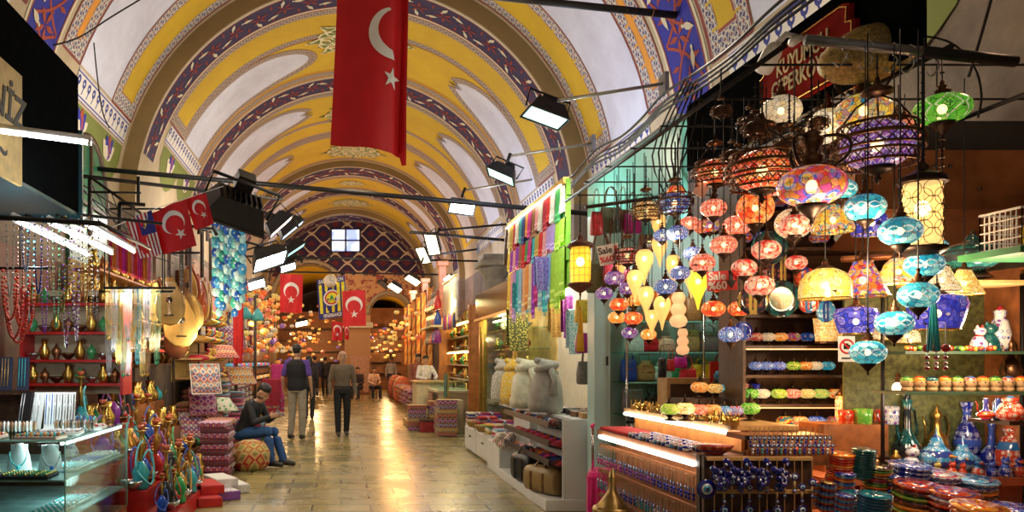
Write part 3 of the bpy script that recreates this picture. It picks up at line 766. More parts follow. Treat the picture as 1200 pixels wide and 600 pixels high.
def metal_ewer(R,h,mt=BRONZE):
 def f():
  m=M(mt).lathe([(R*.6,0),(R*.62,h*.03),(R*.25,h*.1),(R*.8,h*.22),(R,h*.36),(R*.8,h*.5),(R*.3,h*.62),(R*.25,h*.78),(R*.4,h*.86),(R*.3,h*.9),(R*.12,h*.96),(R*.03,h*1.04)],16)
  hd=M(mt).tube([(R*.3,0,h*.84),(R*.95,0,h*.86),(R*1.3,0,h*.66),(R*1.05,0,h*.42),(R*.85,0,h*.36)],R*.08,6)
  sp=M(mt).tube([(-R*.85,0,h*.34),(-R*1.3,0,h*.5),(-R*1.25,0,h*.68),(-R*1.55,0,h*.84)],[R*.14,R*.1,R*.08,R*.06],6)
  return N('metal_ewer',m,N('handle',hd),N('spout',sp))
 return f
def cat_figure(h,a):
 def f():
  m=M(GL[a]).lathe([(h*.24,0),(h*.28,h*.08),(h*.27,h*.3),(h*.18,h*.5),(h*.12,h*.58)],14)
  m.ball((0,-h*.04,h*.72),h*.2,12,.85);
  for sx in(-1,1):m.lathe([(h*.07,0),(.001,h*.15)],6,(sx*h*.12,-h*.04,h*.84));m.ball((sx*h*.1,-h*.2,h*.06),h*.08,8,1,None,5)
  e=M(BLACKP)
  for sx in(-1,1):e.ball((sx*h*.08,-h*.22,h*.74),h*.025,6,1,None,4)
  t=M(GL[a]).tube([(h*.2,h*.1,h*.05),(h*.36,h*.02,h*.06),(h*.4,-h*.1,h*.12)],h*.05,6)
  return N('ceramic_cat',m,N('eye',e),N('tail',t))
 return f
def bird_figure(h,a):
 def f():
  m=M(GL[a]).ball((0,0,h*.4),h*.4,14,.95);m.lathe([(h*.28,h*.55),(h*.17,h*.8),(h*.12,h*.95),(h*.03,h*1.05),(.001,h*1.25)],12);m.lathe([(h*.2,-.0),(h*.12,h*.1)],12)
  b=M(GL['orange']).lathe([(h*.06,0),(.001,h*.2)],6,(0,0,0),TR(0,-h*.36,h*.5)@RX(pi/2))
  w_=M(GL[a])
  for s_ in(-1,1):w_.ball((0,0,0),h*.2,8,.35,TR(s_*h*.38,0,h*.4)@RY(pi/2*s_),5)
  return N('ceramic_bird',m,N('beak',b),N('wing',w_))
 return f
def handbag(w_,h,d,mt,hh=None,tm=BRASS,dark=None):
 def f():
  hh_=hh or h*.8;y0=0
  b=M(mt);n=10
  vs=[];rows=[(0,.86,.8),(.06,.95,1),(.5,.98,.9),(.9,.92,.45),(1,.9,.3)]
  for t,kx,ky in rows:
   for i in range(16):
    a=2*pi*i/16;cx_,sy=cos(a),sin(a)
    sg=lambda q:(abs(q)**.45)*(1 if q>0 else-1)
    vs.append((w_/2*kx*sg(cx_),d/2*ky*sg(sy),h*t))
  fs=[(j*16+i,j*16+(i+1)%16,(j+1)*16+(i+1)%16,(j+1)*16+i)for j in range(4)for i in range(16)]+[tuple(range(15,-1,-1)),tuple(64+i for i in range(16))]
  b.add(vs,fs,True)
  hs=[]
  for s_ in(-1,1):
   hs.append(N('handle',M(dark or mt).tube([(-w_*.28,s_*d*.17,h*.8)]+[(-w_*.27*cos(pi*i/8),s_*d*.1,h+hh_*sin(pi*i/8)**.7)for i in range(9)]+[(w_*.28,s_*d*.17,h*.8)],w_*.022,5)))
  cl=M(tm).box((0,-d*.3,h*.88),(w_*.1,.012,h*.06));cl.box((0,-d*.46,h*.55),(w_*.3,.004,h*.02))
  return N('handbag',b,*hs,N('clasp',cl))
 return f
def pouch(R,h,mt):
 def f():
  b=M(mt).lathe([(R*.8,0),(R,h*.12),(R*1.02,h*.45),(R*.8,h*.75),(R*.45,h*.88),(R*.55,h)],16,sy=.6)
  fl=M(mt).box((0,-R*.56,h*.6),(R*1.1,R*.14,h*.34),b=.01);bk=M(BRASS).box((0,-R*.65,h*.47),(R*.16,.01,h*.06))
  st=M(mt).tube([(-R*.4,R*.3,h*.9),(-R*.5,R*.4,h*1.3),(R*.5,R*.4,h*1.3),(R*.4,R*.3,h*.9)],R*.05,5)
  return N('backpack',b,N('flap',fl),N('buckle',bk),N('strap',st))
 return f
def fold_scarf(w_,h,mt,mt2=None,seed=0,fringe=True,drop_y=.05):
 """a scarf hung over a rail, both tails down."""
 def f():
  r=random.Random(seed);ph=r.uniform(0,6);am=r.uniform(.008,.016)
  m=M(mt)
  def fn(u,v):x=(u-.5)*w_;z=-v*h;return(x*(1-.12*v),-drop_y*.5-.008*v+am*sin(u*13+ph)*(.3+v),z)
  def fb(u,v):x=(u-.5)*w_;z=-v*h*.85;return(x,drop_y*.5+am*sin(u*11+ph),z)
  def ft(u,v):x=(u-.5)*w_;a=pi*v;return(x,-drop_y*.5*cos(a),drop_y*.5*sin(a))
  m.sheet(fn,10,5);m.sheet(fb,8,3);m.sheet(ft,8,4)
  k=[]
  if mt2:
   q=M(mt2);
   for zz in(.72,.9):q.sheet(lambda u,v:tuple(Vector(fn(u,zz+v*.06))+Vector((0,-.003,0))),10,1)
   k.append(N('stripe',q))
  if fringe:
   q=M(mt)
   for i in range(12):p=Vector(fn((i+.5)/12,1));q.beam(p,p+Vector((0,0,-h*.08)),.002,3)
   k.append(N('fringe',q))
  return N('hanging_scarf',m,*k)
 return f
def folded_cloth(w_,d,h,mt,mt2=None):
 def f():
  m=M(mt).box((0,0,h/2),(w_,d,h*.96),b=h*.45)
  if mt2:m.use(mt2).box((0,0,h/2),(w_*.18,d*1.004,h*.98),b=h*.4)
  return N('folded_textile',m)
 return f
def cushion(w_,mt,mt2):
 def f():
  m=M(mt);n=10
  def fn(sg):
   def q(u,v):
    x,y=(u-.5)*2,(v-.5)*2;k=(1-abs(x)**2.5)*(1-abs(y)**2.5)
    return(x*w_/2*(1-.06*(1-abs(y))),y*w_/2*(1-.06*(1-abs(x))),sg*w_*.17*max(0,k)**.6)
   return q
  m.sheet(fn(1),n,n);m.sheet(fn(-1),n,n)
  pp=M(mt2).tube([(-w_/2,-w_/2,0),(w_/2,-w_/2,0),(w_/2,w_/2,0),(-w_/2,w_/2,0),(-w_/2,-w_/2,0)],.008,4)
  return N('cushion',m,N('piping',pp))
 return f
def kilim_mat(name,cols,sc=10):
 if name in _MC:return _MC[name]
 g=G(name);x,y,z=g.xyz(g.co())
 a=((x*sc).frac()-.5).abs()+(((z+y)*sc).frac()-.5).abs()
 st=((z+y)*sc*.5).frac()
 c=g.ramp(a,[(0,cols[0]),(.28,cols[1]),(.5,cols[2]),(.72,cols[3%len(cols)])],True)
 c2=g.ramp(st,[(0,cols[2]),(.3,cols[0]),(.6,cols[1])],True);c=g.mix(.3,c,c2)
 g.set(base=c,rough=.9);_MC[name]=g.m;return g.m
KIL=[kilim_mat('kilim_red',[(.45,.03,.02),(.6,.4,.2),(.08,.03,.12),(.7,.2,.04)]),kilim_mat('kilim_ochre',[(.65,.38,.05),(.3,.05,.03),(.7,.6,.4),(.05,.12,.15)]),kilim_mat('kilim_blue',[(.04,.1,.35),(.6,.55,.45),(.4,.04,.03),(.1,.3,.35)]),kilim_mat('kilim_purple',[(.2,.05,.3),(.65,.5,.5),(.45,.05,.15),(.05,.05,.2)]),kilim_mat('kilim_white',[(.7,.67,.6),(.5,.05,.08),(.1,.12,.4),(.75,.7,.6)],14)]
def bead_strand(L,w_,beads,mts,r=.006,loop=True,pend=None):
 def f():
  m=M(*mts);n=beads
  for i in range(n):
   t=i/(n-1);a=pi*t
   if loop:p=(-w_*cos(a)*(1 if True else 0),0,-L*sin(a)**.75 if True else 0)
   else:p=(0,0,-L*t)
   m.cur=i%len(mts)if len(mts)>1 else 0
   m.ball(p,r,5,1,None,4)
  k=[]
  if pend:k=[N('pendant',M(pend).lathe([(.001,-r*5),(r*2.6,-r*2.5),(r*2.4,0),(.001,r)],8,(0,0,-L),None,sy=.4))]
  return N('bead_necklace',m,*k)
 return f
def nazar(R,loc_=(0,0,0),m=None,mx=None):
 m=m or M()
 T=(mx or Matrix())@RX(pi/2)
 for k,(rr,c)in enumerate(((1,(.004,.012,.22)),(.6,(.75,.78,.8)),(.42,(.05,.35,.75)),(.2,(.01,.01,.02)))):
  m.use(mat('nazar_%d'%k,c,.1,0,.05,coat=.8));m.lathe([(R*rr,0),(R*rr*.9,R*(.1+k*.05)),(1e-4,R*(.14+k*.05))],16,loc_,T,cap=False)
  if k==0:m.lathe([(R,0),(R*.9,-R*.1),(1e-4,-R*.12)],16,loc_,T,cap=False)
 return m
def nth(i,n,a='left',b='right'):
 if n==1:return 'the only one'
 if i==0 or i==n-1:return{'left':'leftmost','right':'rightmost','near end':'nearest','far end':'farthest'}[a if i==0 else b]
 return(ORD[i]+' from the '+a)if i<(n+1)//2 else(ORD[n-1-i]+' from the '+b)
def shelf_unit(name,w_,d,zs,h,mt,back=None,sides=True,th=.025,label='',cat='shelf',loc=(0,0,0),rz=0,light_strip=None,backm=None,zb=0):
 """front at local y = 0, back at +d, x from 0 to w_."""
 k=[]
 if sides:
  for x in(th/2,w_-th/2):k.append(N('side_panel',M(mt).box((x,d/2,(h+zb)/2),(th,d,h-zb))))
 if back is not False:k.append(N('back_panel',M(backm or mt).box((w_/2,d-.01,(h+zb)/2),(w_-2*th,.02,h-zb))))
 for z in zs:k.append(N('shelf_board',M(mt).box((w_/2,d/2,z-th/2),(w_-2.2*th,d-.03,th))))
 if light_strip:
  for z in light_strip:k.append(N('light_strip',M(glow('shelf_strip',(1,.5,.18),1.3)).box((w_/2,.06,z-th-.006),(w_-.1,.03,.008))))
 return one(name,None,label,cat,loc,rz,None,k)
def line_pt(loc,rz,x,y,z):
 c,s_=cos(rz),sin(rz);return(loc[0]+x*c-y*s_,loc[1]+x*s_+y*c,loc[2]+z)
LAMPQ=[]
def hang(kind,px,py,wpx,d,matk,desc,plural,**kw):
 R=wpx*d/900/2;p=P(px,py,d);LAMPQ.append((kind,px,R,p,matk,desc,plural,kw))
RAILZ=3.15
m=M(IRON)
for x in(2.25,3.1,4.1):m.beam((x,3.9,RAILZ),(x,7.7,RAILZ),.016,6)
for i in range(7):m.beam((2.2,4.2+i*.55,RAILZ+.02),(4.3,4.2+i*.55,RAILZ+.02),.007,5)
one('awning_frame',m,'black iron hanging frame above the lamp stall on the right','frame')
p0,p1=P(944,46,4),P(1190,72,4)
hk=M(CHROME)
for t in(.18,.3,.42,.5,.62):
 q=p0.lerp(p1,t);hk.tube(curve([q+Vector((0,-.03,.0)),q+Vector((0,0,.03)),q+Vector((0,.03,0)),q+Vector((.02,0,-.06)),q+Vector((-.02,0,-.12)),q+Vector((-.05,0,-.1))],4),.004,5)
one('hanging_pole',M(STEEL).beam(p0,p1,.026,10),'grey metal pole with wire hooks sticking out over the lamp stall','pole',kids=[N('hook',hk),N('end_sleeve',M(IRON).beam(p0.lerp(p1,.55),p1,.03,10))])
FX=2.95
m=M(mat('near_black_board',(.006,.007,.008),.8,0,.2,9,spec=0)).box((FX+.06,5.3,3.46),(.08,2.6,.56));one('fascia_board',m,'black fascia board behind the hanging lamps below the cables','board')
def cart(w_,h,k):
 o=[]
 for sx,sz in((1,1),(-1,1),(-1,-1),(1,-1)):
  cs=[(w_/2,h*.18),(w_/2-k*.6,h*.22),(w_/2-k*.5,h/2-k*.3),(w_/2-k*1.2,h/2)]
  if sx*sz<0:cs=cs[::-1]
  o+=[(sx*x,sz*z)for x,z in cs]
 return o
SGN=FR((FX-.0,4.86,3.42),(0,-1,0),(1,0,0),(0,0,1))
SIGNRED=mat('sign_red',(.3,.015,.01),.9,spec=.1)
m=M(SIGNRED).poly(cart(1.0,.42,.09),.03,SGN@TR(0,-.02,0))
rim=M(GOLD);cc=cart(1.0,.42,.09);rim.tube([SGN@Vector((x*.96,-.04,z*.93))for x,z in cc+cc[:1]],.006,4)
t1=text_mesh('KUYUMCU\nCEPERKOYGI',.15,mat('sign_cream',(.75,.6,.3),.5),.003);t1.transform(SGN@TR(0,-.042,0)@Matrix.Scale(.75,4,(1,0,0)))
one('shop_name_board',m,'red cartouche shop board with gold lettering above the lamps','sign',kids=[N('rim',rim),N('lettering',t1)])
m=M(COPPER);zc=P(1120,160,4.6)
m.box((3.7,4.95,2.66),(1.1,.5,.36));m.add([(3.2,4.7,2.48),(4.25,4.7,2.48),(4.25,4.45,2.2),(3.45,4.55,2.2),(3.3,5.2,2.3),(4.25,5.2,2.2)],[(0,1,2,3),(0,3,4),(3,2,5,4)])
bolt=M(IRON)
for x,z in((3.62,2.74),(3.72,2.74),(3.66,2.64),(3.9,2.6)):bolt.ball((x,4.69,z),.012,6)
one('extractor_duct',m,'copper coloured metal duct with bolts behind the green lamp','duct',kids=[N('bolt',bolt),N('rail',M(COPPER).beam((3.0,4.6,2.16),(4.3,4.5,2.22),.02,8))])
m=M(BLACKP).box((3.95,5.0,2.95),(.7,.4,.2));one('ventilation_box',m,'black box standing on top of the copper duct','box')
g_,c_,t_,s_='globe','chand','tear','shade'
hang('big',951,218,74,3.9,mosaic('multi','flower',30,1.0),'large many-coloured flower mosaic lamp with curved bronze arms in the middle','x')
hang(g_,1104,128,60,3.9,mosaic('green','diamond',26,.9),'green diamond-pattern mosaic lamp hanging under the right end of the pole','x',sz=.6)
hang('cyl',1081,268,40,3.8,frosted('warm_lantern_glass',(1,.66,.25),1.6),'tall cream lantern laced with bronze wire loops beside the copper duct','x',h=.31)
hang('cylb',680,320,24,6.9,frosted('yellow_lantern_glass',(1,.62,.05),1.4),'yellow barrel lantern with brown wooden caps beside the handbag rail','x',h=.32)
hang('big',1012,130,62,4.3,mosaic('yellowred','flower',30,1.0),'yellow and red mosaic lamp behind the widest pierced chandelier','x')
for a in((1028,170,92,4.0,'purple','widest pierced bronze chandelier with violet light, under the pole'),(893,200,78,4.4,'red','pierced bronze chandelier glowing red left of the large flower lamp'),(838,202,50,5.0,'red','small pierced chandelier glowing red, above the pink lattice lamps'),(791,238,40,5.6,'bluewhite','dark pierced chandelier hanging above the blue bull\'s-eye lamps'),(757,247,36,6.2,'gold','dark pierced chandelier with gold light above the teardrop lamps'),(735,300,34,6.4,'redwhite','small pierced bronze chandelier just right of the white sale sign')):
 hang('chand',a[0],a[1],a[2],a[3],mosaic(a[4],'lattice',30,.7),a[5],'x')
hang(g_,970,150,46,4.7,mosaic('cream','wave',30,1.4),'cream globe lamp with turquoise zigzags behind the neck of the large lamp','x',sz=1)
hang(g_,885,244,40,4.5,mosaic('red','flower',30,1.6),'round orange-red globe lamp with a glowing star','x',sz=1)
hang(g_,930,262,42,4.6,mosaic('cream','chip',60,1.0),'cream crackle globe lamp behind a small red lamp','x',sz=.9)
hang(g_,915,130,44,4.8,mosaic('cream','flower',30,.8),'cream and blue flowered globe half hidden behind the bronze arms','x',sz=.8)
hang(g_,1000,95,34,5.2,mosaic('orange','chip',40,.8),'small orange globe lamp high up under the frame','x')
hang(g_,1060,155,40,4.6,mosaic('pink','chip',40,.9),'pink chipped-glass lamp glowing behind the widest chandelier','x')
for px,py,w_,d in((1014,243,42,3.75),(1055,271,44,3.7),(1083,310,42,3.8),(1076,346,42,3.7),(1048,379,39,3.8),(1017,413,38,3.75),(986,222,34,4.4),(1097,290,26,4.6)):
 hang(g_,px,py,w_,d,mosaic('turq','wave',34,.95),'turquoise mosaic globe lamp with bronze tip','turquoise lamps')
for px,py,w_,d in((836,244,30,4.9),(848,287,31,4.8),(823,308,29,5.0),(864,264,32,5.2),(808,262,24,5.5)):
 hang(g_,px,py,w_,d,mosaic('pink','lattice',36,1.2),'salmon pink lattice lamp','pink lattice lamps')
for px,py,w_,d in((794,273,25,5.4),(812,297,21,5.5),(797,320,23,5.3),(780,336,25,5.2),(856,392,27,5.0),(776,276,20,5.9)):
 hang(g_,px,py,w_,d,mosaic('bluewhite','eye',40,.75),'blue and white bull\'s-eye globe lamp','bull\'s-eye lamps')
for px,py,w_,d in((898,293,31,4.5),(872,314,28,4.6),(890,335,34,4.4),(931,264,34,4.2),(906,222,26,4.8),(933,308,24,5.0)):
 hang(g_,px,py,w_,d,mosaic('redwhite','flower',44,1.1),'red lamp with small white flowers','red and white flowered lamps')
for px,py,w_,d in((836,362,27,5.0),(725,357,20,6.3),(742,373,21,6.2),(866,362,24,5.4),(843,335,22,5.9)):
 hang(g_,px,py,w_,d,mosaic('red','flower',38,1.3),'bright red globe lamp','bright red lamps')
for px,py,w_,d in((723,372,20,6.6),(743,352,20,6.5),(760,392,18,6.7)):
 hang(g_,px,py,w_,d,mosaic('orange','flower',38,1.5),'small orange glowing globe lamp','small orange lamps')
for px,py,w_,d in((720,326,22,6.3),(708,344,20,6.5),(735,338,21,6.2),(738,390,19,6.4)):
 hang(g_,px,py,w_,d,mosaic('purple','flower',38,.6),'lilac and white flowered globe lamp','lilac lamps')
for px,py,w_,d in((755,303,20,5.9),(773,286,18,6.1),(744,326,19,5.8),(776,357,20,5.6),(757,345,18,6.0),(789,308,17,6.2),(810,325,17,6.0),(764,371,15,6.3),(772,260,17,6.4),(728,306,14,6.8)):
 hang('tear',px,py,w_,d,frosted('cream_teardrop_glass',(1,.6,.2),1.15),'cream frosted teardrop lamp lit warm','teardrop lamps')
for px,py,w_,d in((795,352,18,5.7),(800,392,15,5.9)):
 hang('jar',px,py,w_,d,frosted('pale_ribbed_glass',(1,.66,.38),.7),'ribbed pale glass tube lamp','ribbed tube lamps')
hang('tear',818,330,22,5.6,frosted('yellow_teardrop_glass',(1,.75,.05),1.6),'bright yellow-green teardrop lamp beside the red sale sign','x')
for px,py,w_,d,sh,pl,st,ds in((976,272,46,4.5,'flare','yellowred','flower','red and yellow trapezoid mosaic shade under the large lamp'),(1022,275,44,4.5,'flare','cobalt','flower','violet blue flared mosaic shade behind a turquoise lamp'),(967,350,56,4.3,'dome','yellow','flower','pale yellow dome shade with turquoise stars, lit from inside'),(1011,347,54,4.4,'cone','multi','flower','conical many-coloured mosaic shade right of the yellow dome'),(1053,332,44,4.3,'flare','yellowred','flower','yellow and red flared mosaic shade hanging behind the turquoise column of lamps'),(1003,391,45,4.4,'tub','cobalt','flower','cobalt blue tub-shaped shade above the no-photo sign'),(1098,386,60,4.15,'tub','cobalt','flower','wide cobalt blue flowered shade right of the turquoise lamps'),(1040,398,30,5.0,'dome','cream','chip','white glass dome shade behind the lowest turquoise lamps'),(1062,402,28,5.1,'dome','cream','chip','white glass dome shade, the right one of the pair'),(1104,342,40,4.2,'cone','cream','lattice','amber crinkled glass shade near the brown shelves'),(1130,345,40,4.35,'cone','gold','lattice','golden crinkled glass shade near the brown shelves')):
 hang('shade',px,py,w_,d,mosaic(pl,st,44,.9),ds,'x',shape=sh)
for i in range(22):
 px,py,d=845+(i*47)%215,105+(i*31)%95,4.2+(i*13%10)*.17
 hang('chand',px,py+(1060-px)*.12,24+(i*7)%16,d,mat('smoked_glass',(.05,.03,.02),.15),'unlit dark bronze filigree lamp high under the frame','unlit filigree lamps')
for i in range(16):
 px,py=792+(i*61)%190,225+(i*37)%110;pl=('red','pink','multi','cobalt')[i%4]
 hang(g_,px,py,20+(i*5)%7,5.6+(i%5)*.25,mosaic(pl,'flower',44,.9),'%s mosaic globe in the back layer of hanging lamps'%{'multi':'many-coloured','pink':'salmon pink','cobalt':'cobalt'}.get(pl,pl),'back layer of that colour')
cnt={}
for q in LAMPQ:cnt.setdefault(q[5],[]).append(q[1])
PLACED=[]
def spread_out(p,R,kind):
 k={'chand':1.05,'big':1.0,'tear':.95,'cyl':1.1}.get(kind,1.0);d0=p.y;d=d0
 while d<7.3:
  q=Vector((p.x*d/d0,d,HC+(p.z-HC)*d/d0));r=R*d/d0*k
  if all((Vector((q.x-a.x,q.y-a.y,0)).length>r+b or abs(q.z-a.z)>(r+b)*(.85 if kind!='tear' else 1.3))for a,b in PLACED):break
  d+=.05
 PLACED.append((q,r));return q,R*d/d0
for kind,px,R,p,mk,desc,plural,kw in sorted(LAMPQ,key=lambda q:-q[2]):
 p,R=spread_out(p,R,kind)
 cord=max(.06,RAILZ-p.z);ck=round(cord*12)/12;Rk=round(R*150)/150
 lab=desc
 if plural!='x':
  xs_=sorted(cnt[desc]);lab='%s, %s%s'%(desc,nth(xs_.index(px),len(xs_)),' in its colour' if 'layer' in plural else ' of the '+plural)
 f={'globe':lambda:globe_lamp(Rk,mk,cord,kw.get('sz',.76)),'big':lambda:globe_lamp(Rk,mk,cord,.66,True,True),'chand':lambda:chandelier(Rk,mk,cord),'cyl':lambda:cyl_lantern(Rk,kw['h'],mk,cord),'cylb':lambda:cyl_lantern(Rk,kw['h'],mk,cord,False,mat('turned_brown_wood',(.14,.045,.02),.4)),'tear':lambda:teardrop(Rk,mk,cord),'jar':lambda:jar_lamp(Rk,mk,cord),'shade':lambda:shade_lamp(Rk,kw['shape'],mk,False,cord)}[kind]
 if kind in('cyl','cylb'):p=p-Vector((0,0,kw['h']*.28))
 o=put((kind,Rk,mk.name,round(cord,2),kw.get('shape'),kw.get('sz')),f,lab,'lamp',p,RND.uniform(0,6),1,'lamps hanging over the lamp stall')
m=M(mat('gold_wicker',(.5,.36,.13),.35,.7,.6,60,bump=.8));T=FR(P(1022,62,4.3),(.96,0,.28),(0,1,0),(-.28,0,.96))
m.lathe([(.001,-.3),(.06,-.28),(.12,-.2),(.16,-.05),(.15,.08),(.1,.2),(.04,.25)],18,(0,0,0),T@RY(pi/2))
one('woven_metal_lamp',m,'big egg-shaped woven gold metal lamp lying above the pole','lamp')
m=M(DBRONZE)
for i in range(6):m.ring((0,0,-.05-i*.045),.014,.004,8,4,RX(0)if i%2 else TR(0,0,0))
for i in range(6):m.beam((0,0,-.03-i*.045),(0,0,-.07-i*.045),.005,4)
one('pull_chain',m,'bronze link chain dangling below the green diamond lamp','chain',P(1104,152,3.9))
def spot_white():
 T=FR((0,0,0),(.8,0,.6),(0,1,0),(-.6,0,.8))
 b=M(WHITEP).lathe([(.02,-.13),(.055,-.125),(.058,0),(.045,.05),(.02,.06)],14,(0,0,0),FR((0,0,0),(1,0,0),(0,1,0),(0,0,1))@RY(.5))
 a=M(WHITEP).tube([(0.02,0,.05),(.09,0,.12),(.16,0,.1)],.02,6);pl=M(WHITEP).lathe([(.06,0),(.06,.03)],12,(.17,0,.06))
 return N('white_spotlight',b,N('arm',a),N('mount',pl))
put('spotw',spot_white,'white tubular spotlight on the plaster above the red shop board','spotlight',P(905,62,4.9))
def sign(name,px,py,d,w_,h,bg,lines,lab,rz=0,roll=0,arrow=None):
 o=P(px,py,d);T=FR(o,(1,0,0),(0,1,0),(0,0,1))@RZ(rz)@RY(roll)
 m=M(bg).box((0,0,0),(w_,.004,h),mx=T);ks=[]
 for txt,sz,z,x,mt_ in lines:
  t=text_mesh(txt,sz,mt_,.0008,2.2);t.transform(T@TR(x,-.005,z));ks.append(N('lettering',t))
 if arrow:
  a=M(arrow[2]).poly([(-.012,.06),(.012,.06),(.012,0),(.032,0),(0,-.05),(-.032,0),(-.012,0)],.002,T@TR(arrow[0],-.005,arrow[1]));ks.append(N('arrow',a))
 return one(name,m,lab,'sign',kids=ks)
SRED=mat('sale_red',(.72,.02,.03),.4);SWH=mat('sale_white',(.85,.8,.78),.5);BLK=mat('sign_black',(.02,.02,.02),.5)
sign('sale_sign',714,298,6.4,.185,.165,SWH,[('Sale',.075,.035,-.03,BLK),('%60',.07,-.04,-.03,SRED)],'white SALE %60 sign with a red arrow below the handbag rail',0,-.2,(.06,0,SRED))
sign('sale_sign',846,329,4.7,.185,.12,SRED,[('Sale',.068,.028,-.03,SWH),('%60',.068,-.03,-.03,SWH)],'red SALE %60 sign with a dark arrow among the hanging lamps',0,-.06,(.055,0,BLK))
sign('sale_sign',826,214,5.1,.08,.2,SWH,[('%60',.05,.0,0,SRED)],'small tilted white and red price card among the lamps',0,.5)
o=P(992,409,4.35);T=FR(o);m=M(PAPER).box((0,0,0),(.095,.004,.145),mx=T,b=.001);r_=M(SRED).ring((0,0,0),.038,.005,20,5,T@TR(0,-.004,.015)@RX(pi/2));r_.box((0,0,0),(.07,.004,.008),mx=T@TR(0,-.004,.015)@RY(.78))
cmr=M(BLK).box((0,0,0),(.036,.003,.024),mx=T@TR(0,-.003,.012));cmr.box((0,0,0),(.014,.003,.008),mx=T@TR(0,-.003,.028));cmr.box((0,0,0),(.06,.002,.008),mx=T@TR(0,-.003,-.052))
one('no_photo_sign',m,'white card with a red crossed-out camera below the cobalt shade','sign',kids=[N('symbol',r_),N('camera_symbol',cmr)])
SX,SY=2.85,5.45
shelf_unit('lamp_shelf',1.65,.35,[.62,.83,1.03,1.24,1.45,1.66,1.88,2.1,2.36,2.62],3.05,WOODD,None,True,.02,'dark brown wall shelf crowded with mosaic table lamps','shelf',(SX,SY,0),0,(1.24,1.66),backm=mat('brown_back_wall',(.1,.045,.02),.6))
rows=[(1.24,[(880,'green','diamond',.9),(893,'cream','lattice',1),(913,'lime','diamond',1),(929,'pink','lattice',1.2),(946,'yellow','lattice',1),(962,'lime','lattice',1),(979,'orange','wave',.8)],9,'middle shelf'),(1.03,[(920,'yellowred','chip',.5),(937,'orange','lattice',1),(957,'bluewhite','eye',.9),(979,'multi','flower',.7)],10,'shelf under the middle one'),(1.45,[(886,'bluewhite','eye',.7),(899,'bluewhite','eye',.7),(913,'cobalt','eye',.7),(930,'lime','chip',.9),(944,'orange','flower',.7),(956,'cream','flower',.9),(970,'turq','flower',.8),(1000,'yellow','chip',.9),(1014,'gold','chip',1),(1030,'orange','chip',1)],8,'shelf above the middle one'),(1.66,[(872,'multi','flower',.5),(886,'redwhite','flower',.4),(900,'cream','flower',.6),(915,'orange','flower',.9),(930,'multi','flower',.6),(946,'bluewhite','flower',.4),(962,'purple','flower',.4),(1036,'orange','lattice',1.0),(1052,'cream','lattice',.9)],8,'fourth shelf'),(.83,[(905,'orange','chip',1.6),(928,'red','chip',1.2),(945,'multi','chip',.6),(960,'bluewhite','eye',.7),(980,'orange','flower',.6)],11,'low shelf'),(2.1,[(872,'orange','flower',.5),(900,'redwhite','flower',.4),(1040,'gold','chip',.7),(1066,'orange','flower',.6)],10,'second highest shelf'),(2.36,[(870,'multi','flower',.4),(895,'bluewhite','flower',.4),(925,'orange','chip',.5),(960,'multi','flower',.4),(990,'cream','flower',.5),(1030,'red','flower',.5)],11,'high shelf'),(2.62,[(880,'redwhite','flower',.3),(910,'multi','flower',.3),(945,'cobalt','flower',.3),(1000,'orange','flower',.3),(1050,'multi','flower',.3)],11,'highest shelf'),(1.88,[(880,'cobalt','flower',.4),(900,'multi','flower',.5),(925,'orange','flower',.6),(950,'redwhite','flower',.4),(1030,'gold','chip',.8),(1060,'cream','chip',.8),(1084,'gold','lattice',1)],9,'upper shelf')]
for z,it,rp,nm in rows:
 for i,(px,pl,st,es)in enumerate(it):
  y=SY+.14;R=rp*y/900;mk=mosaic(pl,st,60,es)
  put(('shl',round(R,4),mk.name),lambda:shelf_lamp(R,mk),'%s mosaic lamp, %s on the %s of lamps'%({'turq':'turquoise','bluewhite':'blue and white','redwhite':'red and white','yellowred':'yellow and red','multi':'many-coloured','gold':'golden','purple':'lilac'}.get(pl,pl),nth(i,len(it)),nm),'lamp',((px-400)/900*y,y,z+R*1.3),0,1,'mosaic lamps standing on the back shelf')
for px,dd,lab in((987,0,'left'),(1003,.02,'right')):
 put('hexl',lambda:N('moroccan_lantern',M(mosaic('orange','lattice',60,2.6)).lathe([(.035,0),(.048,.03),(.048,.15),(.035,.18)],6,smooth=False),N('cap',M(BRONZE).lathe([(.05,.18),(.02,.22),(.01,.26)],6)),N('stand',M(BRONZE).lathe([(.05,-.02),(.045,0)],6))),'glowing orange red lantern above the mugs, %s one of the pair'%lab,'lantern',((px-400)/900*5.3,5.3,1.13))
one('side_shelf_bracket',M(WOODD).box((3.52,5.3,1.085),(.34,.22,.03)),'small dark board carrying the two glowing orange lanterns','shelf')
for i,(px,py,d)in enumerate(((1051,455,5.2),(1027,447,5.3))):
 put('ballbulb',lambda:N('globe_bulb',M(frosted('hot_bulb_glass',(1,.8,.5),5)).ball((0,0,0),.045,14,1,None,10),N('socket',M(BRONZE).lathe([(.025,.04),(.02,.09),(.005,.12)],10)),cord_part(.1,.6)),'round white glass bulb lamp lit behind the mugs, %s one'%('right' if i==0 else 'left'),'lamp',P(px,py,d))
m=M(WOODL).box((2.43,4.95,1.12),(.66,.7,.03));fr_=M(mat('orange_board',(.75,.28,.06),.5)).box((2.43,4.62,1.0),(.64,.03,.2))
tb=M(glow('tube_white',(1,.93,.85),9)).tube([(2.14,4.68,1.085),(2.14,5.5,1.085)],.014,8)
cm_=M(WOODL).box((2.62,5.65,1.135),(.42,1.8,.03));cm_.box((2.68,5.65,.56),(.3,1.74,1.12))
